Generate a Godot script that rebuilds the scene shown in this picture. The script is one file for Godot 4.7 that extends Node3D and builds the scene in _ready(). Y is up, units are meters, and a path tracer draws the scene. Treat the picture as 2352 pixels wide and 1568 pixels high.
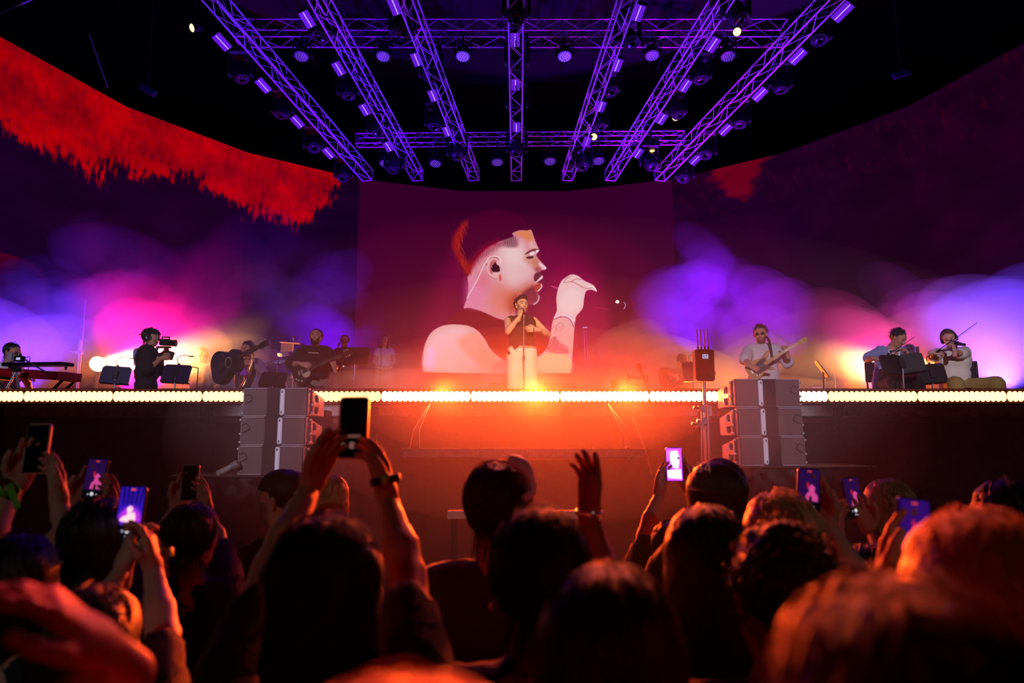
extends Node3D
# A concert at night seen from the crowd: semicircular LED wall, haze, band on stage, roof trusses, audience with phones.

const FOCAL := 1568.0                       # focal length in pixels of the 2352 x 1568 frame
const EYE := Vector3(0, 1.85, 0)
const TILT := 0.13691                       # camera pitch, radians
const DECK := 1.63                          # main stage floor
const FOOT := 2.05                          # foot of the screen wall and top of the rear risers
const LIP := 2.38                           # top of the raised front edge
var counts := {}
var mats := {}
var noise := FastNoiseLite.new()
var rng := RandomNumberGenerator.new()
var unit_rod: ArrayMesh
var unit_ball: ArrayMesh

# ---------------------------------------------------------------- small helpers
func at(x: float, y: float, z: float) -> Vector3:
	# the point z metres in front of the camera that stands at (x, y) of the photograph
	var d := Vector3(x - 1176.0, 784.0 - y, -FOCAL)
	d = d.rotated(Vector3.RIGHT, TILT)
	return EYE + d * (z / -d.z)

func numbered(called: String) -> String:
	counts[called] = counts.get(called, -1) + 1
	return called if counts[called] == 0 else "%s_%03d" % [called, counts[called]]

func thing(called: String, label: String, category: String, where := Vector3.ZERO, turn := 0.0, group := "") -> Node3D:
	var o := Node3D.new()
	o.name = numbered(called)
	add_child(o)
	o.position = where
	o.rotation.y = turn
	tag(o, label, category, group)
	return o

func tag(o: Node, label: String, category: String, group := "") -> void:
	o.set_meta("label", label)
	o.set_meta("category", category)
	if group:
		o.set_meta("group", group)

func structure(o: Node, label := "") -> Node:
	o.set_meta("kind", "structure")
	if label:
		o.set_meta("label", label)
	return o

func put(mesh: Mesh, called: String, m: Material, parent: Node, xf := Transform3D.IDENTITY) -> MeshInstance3D:
	var o := MeshInstance3D.new()
	o.mesh = mesh
	o.material_override = m
	o.transform = xf
	if parent == self:
		o.name = numbered(called)
		add_child(o)
	else:
		o.name = called
		parent.add_child(o, true)
	return o

func srgb(hex: String) -> Color:
	return Color.html(hex)

func mat(hex: String, rough := 0.6, metal := 0.0, extra := "") -> StandardMaterial3D:
	var key := "%s %s %s %s" % [hex, rough, metal, extra]
	if mats.has(key):
		return mats[key]
	var m := StandardMaterial3D.new()
	m.resource_name = (extra if extra else "paint") + "_" + hex
	m.albedo_color = Color.html(hex)
	m.roughness = rough
	m.metallic = metal
	match extra:
		"cloth":
			m.rim_enabled = true
			m.rim = 0.3
			m.rim_tint = 0.6
			m.normal_enabled = true
			m.normal_texture = noise_map(0.09, 4.0)
			m.uv1_triplanar = true
			m.uv1_scale = Vector3(5, 5, 5)
			m.normal_scale = 0.5
		"hair":
			m.normal_enabled = true
			m.normal_texture = strand_map()
			m.uv1_triplanar = true
			m.uv1_scale = Vector3(7, 2.2, 7)
			m.normal_scale = 1.6
			m.rim_enabled = true
			m.rim = 0.25
			m.rim_tint = 0.7
		"skin":
			m.vertex_color_use_as_albedo = true
		"worn":
			m.roughness_texture = noise_map(0.02, 0.0)
			m.uv1_triplanar = true
			m.uv1_scale = Vector3(1.3, 1.3, 1.3)
		"grille":
			m.normal_enabled = true
			m.normal_texture = noise_map(0.35, 6.0)
			m.uv1_triplanar = true
			m.uv1_scale = Vector3(6, 6, 6)
	mats[key] = m
	return m

func glow(hex: String, energy: float, base := "000000") -> StandardMaterial3D:
	var key := "glow %s %s" % [hex, energy]
	if not mats.has(key):
		var m := StandardMaterial3D.new()
		m.resource_name = "lamp_" + hex
		m.albedo_color = Color.html(base)
		m.roughness = 0.4
		m.emission_enabled = true
		m.emission = Color.html(hex)
		m.emission_energy_multiplier = energy
		mats[key] = m
	return mats[key]

func noise_map(freq: float, bump: float) -> NoiseTexture2D:
	var key := "noise %s %s" % [freq, bump]
	if not mats.has(key):
		var n := FastNoiseLite.new()
		n.seed = 11
		n.frequency = freq
		n.fractal_octaves = 3
		var t := NoiseTexture2D.new()
		t.width = 256
		t.height = 256
		t.seamless = true
		t.noise = n
		if bump > 0.0:
			t.as_normal_map = true
			t.bump_strength = bump
		mats[key] = t
	return mats[key]

func strand_map() -> ImageTexture:
	if not mats.has("strands"):
		var im := Image.create(256, 64, false, Image.FORMAT_RGBA8)
		var n := FastNoiseLite.new()
		n.seed = 5
		for x in 256:
			for y in 64:
				var v := 0.5 + 0.5 * n.get_noise_2d(x * 22.0, y * 1.2) + 0.25 * n.get_noise_2d(x * 60.0 + 999.0, y * 0.6)
				im.set_pixel(x, y, Color(v, v, v))
		im.bump_map_to_normal_map(5.0)
		mats["strands"] = ImageTexture.create_from_image(im)
	return mats["strands"]

# ---------------------------------------------------------------- geometry
class Geo:
	var v := PackedVector3Array()
	var n := PackedVector3Array()
	var c := PackedColorArray()
	var uv := PackedVector2Array()
	var i := PackedInt32Array()
	var tint := Color.WHITE
	var xf := Transform3D.IDENTITY

	func tri(a: int, b: int, d: int) -> void:
		i.append(a)
		i.append(b)
		i.append(d)

	func vert(p: Vector3, q: Vector3, t := Vector2.ZERO) -> int:
		v.append(xf * p)
		n.append((xf.basis * q).normalized())
		c.append(tint)
		uv.append(t)
		return v.size() - 1

	func face(pts: Array, out: Vector3) -> void:
		var a: Vector3 = pts[0]
		var b: Vector3 = pts[1]
		var d: Vector3 = pts[2]
		var q := (a - d).cross(a - b)
		if q.length() < 1e-12 and pts.size() > 3:
			q = (a - pts[3]).cross(a - b)
		q = q.normalized()
		var ps := pts.duplicate()
		if q.dot(out) < 0.0:
			ps.reverse()
			q = -q
		var first := v.size()
		for p in ps:
			vert(p, q)
		for k in range(1, ps.size() - 1):
			tri(first, first + k, first + k + 1)

	func box(size: Vector3, center := Vector3.ZERO, bevel := 0.0) -> void:
		var h := size * 0.5
		var b := minf(bevel, minf(h.x, minf(h.y, h.z)) * 0.9)
		if b <= 0.0:
			for ax in 3:
				for s in [-1.0, 1.0]:
					var u := (ax + 1) % 3
					var w := (ax + 2) % 3
					var ps := []
					for q in [[-1, -1], [1, -1], [1, 1], [-1, 1]]:
						var p := Vector3.ZERO
						p[ax] = s * h[ax]
						p[u] = q[0] * h[u]
						p[w] = q[1] * h[w]
						ps.append(center + p)
					var o := Vector3.ZERO
					o[ax] = s
					face(ps, o)
			return
		var corner := func(sx: float, sy: float, sz: float, ax: int) -> Vector3:
			var p := Vector3(sx * (h.x - b), sy * (h.y - b), sz * (h.z - b))
			p[ax] = [sx, sy, sz][ax] * h[ax]
			return center + p
		for ax in 3:
			var u := (ax + 1) % 3
			var w := (ax + 2) % 3
			for s in [-1.0, 1.0]:
				var ps := []
				for q in [[-1, -1], [1, -1], [1, 1], [-1, 1]]:
					var g := [0.0, 0.0, 0.0]
					g[ax] = s
					g[u] = q[0]
					g[w] = q[1]
					ps.append(corner.call(g[0], g[1], g[2], ax))
				var o := Vector3.ZERO
				o[ax] = s
				face(ps, o)
			for s in [-1.0, 1.0]:
				for t in [-1.0, 1.0]:
					var g1 := [0.0, 0.0, 0.0]
					g1[u] = s
					g1[w] = t
					var g2 := g1.duplicate()
					g1[ax] = -1.0
					g2[ax] = 1.0
					var o := Vector3.ZERO
					o[u] = s
					o[w] = t
					face([corner.call(g1[0], g1[1], g1[2], u), corner.call(g2[0], g2[1], g2[2], u), corner.call(g2[0], g2[1], g2[2], w), corner.call(g1[0], g1[1], g1[2], w)], o)
		for sx in [-1.0, 1.0]:
			for sy in [-1.0, 1.0]:
				for sz in [-1.0, 1.0]:
					face([corner.call(sx, sy, sz, 0), corner.call(sx, sy, sz, 1), corner.call(sx, sy, sz, 2)], Vector3(sx, sy, sz))

	func tube(path: Array, radii: Array, sides := 8, caps := true) -> void:
		var rings := path.size()
		var first := v.size()
		var up := Vector3.UP
		for k in rings:
			var a: Vector3 = path[maxi(k - 1, 0)]
			var b: Vector3 = path[mini(k + 1, rings - 1)]
			var dir := (b - a).normalized()
			if k == 0 and absf(dir.dot(up)) > 0.95:
				up = Vector3.RIGHT
			var side := dir.cross(up).normalized()
			up = side.cross(dir).normalized()
			var r: float = radii[mini(k, radii.size() - 1)]
			for s in sides:
				var ang := TAU * s / sides
				var o := side * cos(ang) + up * sin(ang)
				vert(path[k] + o * r, o, Vector2(float(s) / sides, float(k) / rings))
		for k in rings - 1:
			for s in sides:
				var s2 := (s + 1) % sides
				var p := first + k * sides
				quad(p + s, p + s2, p + sides + s2, p + sides + s)
		if caps:
			for e in [0, rings - 1]:
				var ps := []
				for s in sides:
					ps.append(xf.affine_inverse() * v[first + e * sides + s])
				var q: Vector3 = path[e] - path[1 if e == 0 else rings - 2]
				face(ps, q)

	func quad(a: int, b: int, d: int, e: int) -> void:
		# winding follows the stored normals
		var q := (v[a] - v[d]).cross(v[a] - v[b])
		if q.dot(n[a] + n[b] + n[d] + n[e]) < 0.0:
			tri(a, d, b)
			tri(a, e, d)
		else:
			tri(a, b, d)
			tri(a, d, e)

	func lathe(profile: Array, sides := 16) -> void:
		# profile of (radius, height) from bottom to top, round y; caps come from radius 0
		var first := v.size()
		for k in profile.size():
			var p: Vector2 = profile[k]
			var a: Vector2 = profile[maxi(k - 1, 0)]
			var b: Vector2 = profile[mini(k + 1, profile.size() - 1)]
			var t := (b - a).normalized()
			for s in sides:
				var ang := TAU * s / sides
				vert(Vector3(cos(ang) * p.x, p.y, sin(ang) * p.x), Vector3(cos(ang) * t.y, -t.x, sin(ang) * t.y))
		for k in profile.size() - 1:
			for s in sides:
				var s2 := (s + 1) % sides
				var p := first + k * sides
				quad(p + s, p + s2, p + sides + s2, p + sides + s)

	func prism(outline: PackedVector2Array, depth: float, bevel := 0.0) -> void:
		# outline in x, y, thickness along z, front at +depth / 2
		var inner := outline
		if bevel > 0.0:
			var sh := Geometry2D.offset_polygon(outline, -bevel)
			if sh.size() > 0 and sh[0].size() > 2:
				inner = sh[0]
		var h := depth * 0.5
		for s in [-1.0, 1.0]:
			var idx := Geometry2D.triangulate_polygon(inner)
			for k in range(0, idx.size(), 3):
				var ps := []
				for m in 3:
					var q := inner[idx[k + m]]
					ps.append(Vector3(q.x, q.y, s * h))
				face(ps, Vector3(0, 0, s))
		var mid := Vector2.ZERO
		var area := 0.0
		for k in outline.size():
			var a := outline[k]
			var b := outline[(k + 1) % outline.size()]
			area += a.cross(b)
		for k in outline.size():
			var a := outline[k]
			var b := outline[(k + 1) % outline.size()]
			var o := (b - a).orthogonal() * (1.0 if area > 0.0 else -1.0)
			o = Vector2((b - a).y, -(b - a).x) * (1.0 if area > 0.0 else -1.0)
			var hh := h - bevel
			face([Vector3(a.x, a.y, -hh), Vector3(b.x, b.y, -hh), Vector3(b.x, b.y, hh), Vector3(a.x, a.y, hh)], Vector3(o.x, o.y, 0))
		if bevel > 0.0 and inner.size() >= 3 and inner != outline:
			# bevel strip: nearest inner corner of each outline corner
			var near := []
			for a in outline:
				var best := inner[0]
				for q in inner:
					if q.distance_squared_to(a) < best.distance_squared_to(a):
						best = q
				near.append(best)
			for s in [-1.0, 1.0]:
				for k in outline.size():
					var k2 := (k + 1) % outline.size()
					var a := outline[k]
					var b := outline[k2]
					var o := Vector2((b - a).y, -(b - a).x) * (1.0 if area > 0.0 else -1.0)
					var ps := [Vector3(a.x, a.y, s * (h - bevel)), Vector3(b.x, b.y, s * (h - bevel)), Vector3(near[k2].x, near[k2].y, s * h)]
					if near[k] != near[k2]:
						ps.append(Vector3(near[k].x, near[k].y, s * h))
					face(ps, Vector3(o.x, o.y, s * o.length()))

	func ball(center: Vector3, r: Vector3, rings := 8, sides := 12) -> void:
		var first := v.size()
		for k in rings + 1:
			var t := PI * k / rings
			for s in sides:
				var ang := TAU * s / sides
				var o := Vector3(sin(t) * cos(ang), cos(t), sin(t) * sin(ang))
				vert(center + o * r, o / r)
		for k in rings:
			for s in sides:
				var s2 := (s + 1) % sides
				var p := first + k * sides
				quad(p + s, p + s2, p + sides + s2, p + sides + s)

	func mesh() -> ArrayMesh:
		var arrays := []
		arrays.resize(Mesh.ARRAY_MAX)
		arrays[Mesh.ARRAY_VERTEX] = v
		arrays[Mesh.ARRAY_NORMAL] = n
		arrays[Mesh.ARRAY_COLOR] = c
		arrays[Mesh.ARRAY_TEX_UV] = uv
		arrays[Mesh.ARRAY_INDEX] = i
		var m := ArrayMesh.new()
		m.add_surface_from_arrays(Mesh.PRIMITIVE_TRIANGLES, arrays)
		return m

func box_mesh(size: Vector3, bevel := 0.0, center := Vector3.ZERO) -> ArrayMesh:
	var g := Geo.new()
	g.box(size, center, bevel)
	return g.mesh()

func span(a: Vector3, b: Vector3, r: float) -> Transform3D:
	var y := b - a
	var l := y.length()
	y /= l
	var x := y.cross(Vector3.UP if absf(y.y) < 0.9 else Vector3.RIGHT).normalized()
	var z := x.cross(y)
	return Transform3D(Basis(x * r, y * l, z * r), a)

func rod(parent: Node, called: String, a: Vector3, b: Vector3, r: float, m: Material) -> MeshInstance3D:
	return put(unit_rod, called, m, parent, span(a, b, r))

func tube_mesh(path: Array, radii: Array, sides := 8) -> ArrayMesh:
	var g := Geo.new()
	g.tube(path, radii, sides)
	return g.mesh()

func frame(y: Vector3, z_hint: Vector3) -> Basis:
	# y axis along y, z axis as near z_hint as can be
	var yy := y.normalized()
	var x := yy.cross(z_hint)
	if x.length() < 1e-4:
		x = yy.cross(Vector3(0.3, 0.2, 0.9))
	x = x.normalized()
	return Basis(x, yy, x.cross(yy))

func smooth(points: Array, steps := 6, closed := true) -> PackedVector2Array:
	var out := PackedVector2Array()
	var n := points.size()
	for k in (n if closed else n - 1):
		var p0: Vector2 = points[(k - 1 + n) % n] if closed or k > 0 else points[0]
		var p1: Vector2 = points[k]
		var p2: Vector2 = points[(k + 1) % n]
		var p3: Vector2 = points[(k + 2) % n] if closed or k + 2 < n else points[n - 1]
		for s in steps:
			out.append(p1.cubic_interpolate(p2, p0, p3, float(s) / steps))
	if not closed:
		out.append(points[n - 1])
	return out

func arc_points(points: Array, steps := 5) -> Array:
	# a smooth path in space through the points
	var out := []
	var n := points.size()
	for k in n - 1:
		var p0: Vector3 = points[maxi(k - 1, 0)]
		var p3: Vector3 = points[mini(k + 2, n - 1)]
		for s in steps:
			out.append(points[k].cubic_interpolate(points[k + 1], p0, p3, float(s) / steps))
	out.append(points[n - 1])
	return out

# ---------------------------------------------------------------- figures: joined tapered capsules, meshed as surface nets
class Flesh:
	var bones := []          # [a, b, ra, rb, colour, k]
	func add(a: Vector3, b: Vector3, ra: float, rb: float, col := Color.WHITE, k := 0.03) -> void:
		bones.append([a, b, ra, rb, col, k])

func net(g: Geo, fl: Flesh, cell: float, wrinkle := 0.0, paint = null, stretch := Vector3.ONE) -> void:
	var lo := Vector3.INF
	var hi := -Vector3.INF
	for b in fl.bones:
		var r: float = maxf(b[2], b[3]) + 3.0 * cell
		for e in 2:
			lo = lo.min(b[e] - Vector3.ONE * r)
			hi = hi.max(b[e] + Vector3.ONE * r)
	var nx := int((hi.x - lo.x) / cell) + 3
	var ny := int((hi.y - lo.y) / cell) + 3
	var nz := int((hi.z - lo.z) / cell) + 3
	var field := PackedFloat32Array()
	field.resize(nx * ny * nz)
	field.fill(9.0)
	var near := PackedFloat32Array()
	near.resize(nx * ny * nz)
	near.fill(9.0)
	var owner := PackedByteArray()
	owner.resize(nx * ny * nz)
	var sx := ny * nz
	var visited := PackedInt32Array()
	var bi := 0
	for b in fl.bones:
		var a: Vector3 = b[0]
		var ab: Vector3 = b[1] - a
		var inv := 1.0 / maxf(ab.length_squared(), 1e-9)
		var ra: float = b[2]
		var dr: float = b[3] - ra
		var k: float = b[5]
		var reach := 1.8 * cell + k * 0.5
		var r0 := maxf(b[2], b[3]) + reach
		var l := (a.min(b[1]) - Vector3.ONE * r0 - lo) / cell
		var u := (a.max(b[1]) + Vector3.ONE * r0 - lo) / cell
		var y0 := maxi(0, int(l.y))
		var y1 := mini(ny - 1, int(u.y) + 1)
		var z0 := maxi(0, int(l.z))
		var z1 := mini(nz - 1, int(u.z) + 1)
		for x in range(maxi(0, int(l.x)), mini(nx - 1, int(u.x) + 1) + 1):
			for y in range(y0, y1 + 1):
				var p := Vector3(x * cell, y * cell, z0 * cell) + lo - a
				var at_ := x * sx + y * nz + z0
				for z in range(z0, z1 + 1):
					var t := clampf(p.dot(ab) * inv, 0.0, 1.0)
					var d := (p - ab * t).length() - ra - dr * t
					if d < reach:
						var f := field[at_]
						if f > 8.0:
							field[at_] = d
							near[at_] = d
							owner[at_] = bi
							visited.append(at_)
						else:
							if d < near[at_]:
								near[at_] = d
								owner[at_] = bi
							var h := k - absf(f - d)
							field[at_] = minf(f, d) - (h * h / (4.0 * k) if h > 0.0 else 0.0)
					p.z += cell
					at_ += 1
		bi += 1
	var ids := {}
	var offs := [0, 1, nz, nz + 1, sx, sx + 1, sx + nz, sx + nz + 1]
	var base := g.v.size()
	for at0 in visited:
		if absf(field[at0]) > 1.75 * cell:
			continue
		for o in offs:
			var at_: int = at0 - o
			if at_ < 0 or ids.has(at_):
				continue
			var f0 := field[at_]
			var f1 := field[at_ + 1]
			var f2 := field[at_ + nz]
			var f3 := field[at_ + nz + 1]
			var f4 := field[at_ + sx]
			var f5 := field[at_ + sx + 1]
			var f6 := field[at_ + sx + nz]
			var f7 := field[at_ + sx + nz + 1]
			var m := int(f0 < 0.0) + int(f1 < 0.0) + int(f2 < 0.0) + int(f3 < 0.0) + int(f4 < 0.0) + int(f5 < 0.0) + int(f6 < 0.0) + int(f7 < 0.0)
			if m == 0 or m == 8:
				continue
			var s := Vector3.ZERO
			var n := 0
			if (f0 < 0.0) != (f1 < 0.0):
				s += Vector3(0, 0, f0 / (f0 - f1)); n += 1
			if (f2 < 0.0) != (f3 < 0.0):
				s += Vector3(0, 1, f2 / (f2 - f3)); n += 1
			if (f4 < 0.0) != (f5 < 0.0):
				s += Vector3(1, 0, f4 / (f4 - f5)); n += 1
			if (f6 < 0.0) != (f7 < 0.0):
				s += Vector3(1, 1, f6 / (f6 - f7)); n += 1
			if (f0 < 0.0) != (f2 < 0.0):
				s += Vector3(0, f0 / (f0 - f2), 0); n += 1
			if (f1 < 0.0) != (f3 < 0.0):
				s += Vector3(0, f1 / (f1 - f3), 1); n += 1
			if (f4 < 0.0) != (f6 < 0.0):
				s += Vector3(1, f4 / (f4 - f6), 0); n += 1
			if (f5 < 0.0) != (f7 < 0.0):
				s += Vector3(1, f5 / (f5 - f7), 1); n += 1
			if (f0 < 0.0) != (f4 < 0.0):
				s += Vector3(f0 / (f0 - f4), 0, 0); n += 1
			if (f1 < 0.0) != (f5 < 0.0):
				s += Vector3(f1 / (f1 - f5), 0, 1); n += 1
			if (f2 < 0.0) != (f6 < 0.0):
				s += Vector3(f2 / (f2 - f6), 1, 0); n += 1
			if (f3 < 0.0) != (f7 < 0.0):
				s += Vector3(f3 / (f3 - f7), 1, 1); n += 1
			var q := Vector3(f4 + f5 + f6 + f7 - f0 - f1 - f2 - f3, f2 + f3 + f6 + f7 - f0 - f1 - f4 - f5, f1 + f3 + f5 + f7 - f0 - f2 - f4 - f6)
			q = q.normalized()
			var x := at_ / sx
			var y := (at_ / nz) % ny
			var z := at_ % nz
			var p := lo + (Vector3(x, y, z) + s / n) * cell
			var col: Color = fl.bones[owner[at_]][4]
			if wrinkle > 0.0:
				p += q * wrinkle * (noise.get_noise_3dv(p * stretch * 100.0) + 0.7 * noise.get_noise_3dv(p * stretch * 240.0 + Vector3(40, 0, 7)))
			if paint != null:
				col = paint.call(p, col)
			ids[at_] = g.v.size()
			g.tint = col
			g.vert(p, q)
	g.tint = Color.WHITE
	for at_ in ids:
		var inside := field[at_] < 0.0
		var me: int = ids[at_]
		for ax in [[sx, nz, 1], [nz, 1, sx], [1, sx, nz]]:
			if (field[at_ + ax[0]] < 0.0) == inside:
				continue
			var b1 = ids.get(at_ - ax[1])
			var b2 = ids.get(at_ - ax[1] - ax[2])
			var b3 = ids.get(at_ - ax[2])
			if b1 == null or b2 == null or b3 == null:
				continue
			if inside:
				g.tri(me, b2, b1)
				g.tri(me, b3, b2)
			else:
				g.tri(me, b1, b2)
				g.tri(me, b2, b3)

func bend(a: Vector3, target: Vector3, l1: float, l2: float, hint: Vector3) -> Array:
	# two-bone reach: [elbow, hand]
	var d := target - a
	var l := clampf(d.length(), absf(l1 - l2) + 0.02, l1 + l2 - 0.004)
	d = d.normalized()
	var c := (l1 * l1 + l * l - l2 * l2) / (2.0 * l)
	var h := sqrt(maxf(l1 * l1 - c * c, 0.0))
	var side := hint - d * hint.dot(d)
	side = side.normalized() if side.length() > 1e-4 else Vector3.DOWN
	return [a + d * c + side * h, a + d * l]

func hand_flesh(fl: Flesh, wrist: Vector3, dir: Vector3, palm: Vector3, left: bool, curl: Array, size: float, col: Color) -> void:
	var bas := frame(dir, palm)
	var w := -1.0 if left else 1.0
	var loc := func(x: float, y: float, z: float) -> Vector3:
		return wrist + bas * (Vector3(x * w, y, z) * size)
	fl.add(loc.call(0, -0.05, 0), loc.call(0, 0.012, 0), 0.03 * size, 0.025 * size, col, 0.012)
	var xs := [0.031, 0.0105, -0.0105, -0.03]
	var ls := [0.072, 0.08, 0.074, 0.058]
	for k in 4:
		fl.add(loc.call(xs[k] * 0.55, 0.012, 0), loc.call(xs[k], 0.086 - 0.004 * absf(k - 1.2), 0), 0.0165 * size, 0.0125 * size, col, 0.016)
	for k in 4:
		var p := Vector3(xs[k], 0.088 - 0.004 * absf(k - 1.2), 0)
		var ang := 0.0
		var r := 0.0105 if k < 3 else 0.0088
		for s in 3:
			ang += curl[k] * [0.9, 1.1, 0.7][s]
			var q: Vector3 = p + Vector3((1.5 - k) * 0.04 * (1.0 - curl[k] / 1.4), cos(ang), sin(ang)) * ls[k] * [0.44, 0.31, 0.25][s]
			fl.add(loc.call(p.x, p.y, p.z), loc.call(q.x, q.y, q.z), r * size, (r - 0.0012) * size, col, 0.004)
			p = q
			r -= 0.001
	var th: float = curl[4]
	fl.add(loc.call(0.02, 0.018, 0.006), loc.call(0.046, 0.05, 0.016 + 0.012 * th), 0.017 * size, 0.0125 * size, col, 0.012)
	fl.add(loc.call(0.046, 0.05, 0.016 + 0.012 * th), loc.call(0.057 - 0.018 * th, 0.08, 0.022 + 0.03 * th), 0.0125 * size, 0.011 * size, col, 0.005)
	fl.add(loc.call(0.057 - 0.018 * th, 0.08, 0.022 + 0.03 * th), loc.call(0.06 - 0.045 * th, 0.103, 0.026 + 0.04 * th), 0.011 * size, 0.009 * size, col, 0.004)

func head_flesh(fl: Flesh, h: Transform3D, col: Color) -> void:
	var s := h.basis.x.length()
	var p := func(x: float, y: float, z: float) -> Vector3:
		return h * Vector3(x, y, z)
	fl.add(p.call(0, 0.034, -0.032), p.call(0, 0.036, 0.016), 0.079 * s, 0.076 * s, col, 0.03)
	fl.add(p.call(0, -0.02, 0.03), p.call(0, 0.03, 0.034), 0.058 * s, 0.06 * s, col, 0.03)
	fl.add(p.call(-0.026, -0.07, 0.04), p.call(0.026, -0.07, 0.04), 0.033 * s, 0.033 * s, col, 0.03)
	fl.add(p.call(0, -0.088, 0.064), p.call(0, -0.092, 0.06), 0.022 * s, 0.022 * s, col, 0.025)
	fl.add(p.call(0, -0.04, 0.01), p.call(0, -0.15, -0.022), 0.056 * s, 0.056 * s, col, 0.03)
	fl.add(p.call(0, 0.018, 0.094), p.call(0, -0.022, 0.112), 0.009 * s, 0.0135 * s, col, 0.012)
	fl.add(p.call(-0.012, -0.025, 0.101), p.call(0.012, -0.025, 0.101), 0.0095 * s, 0.0095 * s, col, 0.008)
	fl.add(p.call(-0.034, 0.03, 0.083), p.call(0.034, 0.03, 0.083), 0.0115 * s, 0.0115 * s, col, 0.016)
	fl.add(p.call(-0.014, -0.052, 0.089), p.call(0.014, -0.052, 0.089), 0.0085 * s, 0.0085 * s, col, 0.008)
	fl.add(p.call(-0.011, -0.064, 0.087), p.call(0.011, -0.064, 0.087), 0.0085 * s, 0.0085 * s, col, 0.008)
	for e in [-1.0, 1.0]:
		fl.add(p.call(e * 0.042, -0.02, 0.064), p.call(e * 0.046, -0.012, 0.056), 0.024 * s, 0.024 * s, col, 0.02)
		fl.add(p.call(e * 0.079, 0.018, -0.012), p.call(e * 0.074, -0.028, -0.004), 0.014 * s, 0.01 * s, col, 0.006)

func face_paint(h: Transform3D, o: Dictionary) -> Callable:
	var inv := h.affine_inverse()
	var hair: Color = Color.html(o.get("hair_color", "1a120e")).srgb_to_linear()
	var beard: float = o.get("beard", 0.0)
	return func(p: Vector3, col: Color) -> Color:
		var q := inv * p
		if q.z < 0.03:
			return col
		var x := absf(q.x)
		if Vector2((x - 0.031) / 1.5, q.y - 0.012).length() < 0.0075:
			return Color(0.02, 0.015, 0.012)
		if absf(q.y - 0.032 - 0.1 * (0.03 - absf(x - 0.034))) < 0.0055 and x > 0.012 and x < 0.056:
			return hair
		if beard > 0.0 and q.y < -0.032 - 0.02 * (1.0 - minf(x / 0.05, 1.0)) + (0.03 if x > 0.05 else 0.0):
			if not (x < 0.024 and q.y > -0.072 and q.y < -0.046):
				return col.lerp(hair, beard)
		if x < 0.023 and q.y > -0.069 and q.y < -0.047:
			return Color(col.r * 0.8, col.g * 0.45, col.b * 0.45)
		return col

func hair_flesh(fl: Flesh, h: Transform3D, style: String) -> void:
	var s := h.basis.x.length()
	var add := func(ax: float, ay: float, az: float, bx: float, by: float, bz: float, ra: float, rb: float, k := 0.03) -> void:
		fl.add(h * Vector3(ax, ay, az), h * Vector3(bx, by, bz), ra * s, rb * s, Color.WHITE, k)
	match style:
		"short", "quiff", "curly", "long", "bun", "mid":
			add.call(0, 0.052, -0.042, 0, 0.062, -0.004, 0.082, 0.076)
			add.call(0, 0.0, -0.058, 0, 0.03, -0.05, 0.06, 0.075)
			for e in [-1.0, 1.0]:
				add.call(e * 0.03, 0.045, -0.035, e * 0.03, 0.055, -0.006, 0.058, 0.05)
	match style:
		"quiff":
			add.call(-0.03, 0.108, 0.055, 0.03, 0.115, 0.05, 0.03, 0.032)
			add.call(0, 0.11, -0.02, 0, 0.118, 0.05, 0.04, 0.036)
		"curly":
			for k in 16:
				var a := TAU * k / 16.0 * 3.0
				var t := k / 16.0
				add.call(cos(a) * 0.062 * (1.0 - t * 0.6), 0.05 + 0.075 * t, -0.025 + sin(a) * 0.068 * (1.0 - t * 0.6), cos(a) * 0.066 * (1.0 - t * 0.6), 0.06 + 0.075 * t, -0.025 + sin(a) * 0.07 * (1.0 - t * 0.6), 0.03, 0.028, 0.015)
		"bun":
			add.call(0, 0.14, -0.05, 0, 0.15, -0.055, 0.04, 0.036, 0.012)
			for e in [-1.0, 1.0]:
				add.call(e * 0.03, 0.0, -0.05, e * 0.02, -0.06, -0.06, 0.05, 0.03)
		"mid":
			for e in [-1.0, 1.0]:
				add.call(e * 0.045, 0.03, -0.03, e * 0.06, -0.11, -0.035, 0.058, 0.04)
			add.call(0, 0.02, -0.06, 0, -0.13, -0.06, 0.07, 0.055)
		"long":
			for e in [-1.0, 1.0]:
				add.call(e * 0.045, 0.03, -0.02, e * 0.072, -0.14, -0.02, 0.052, 0.042)
				add.call(e * 0.072, -0.14, -0.02, e * 0.085, -0.34, 0.02, 0.042, 0.022)
				add.call(e * 0.04, -0.02, -0.06, e * 0.05, -0.3, -0.09, 0.06, 0.05)
			add.call(0, 0.02, -0.06, 0, -0.36, -0.1, 0.07, 0.05)

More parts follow.
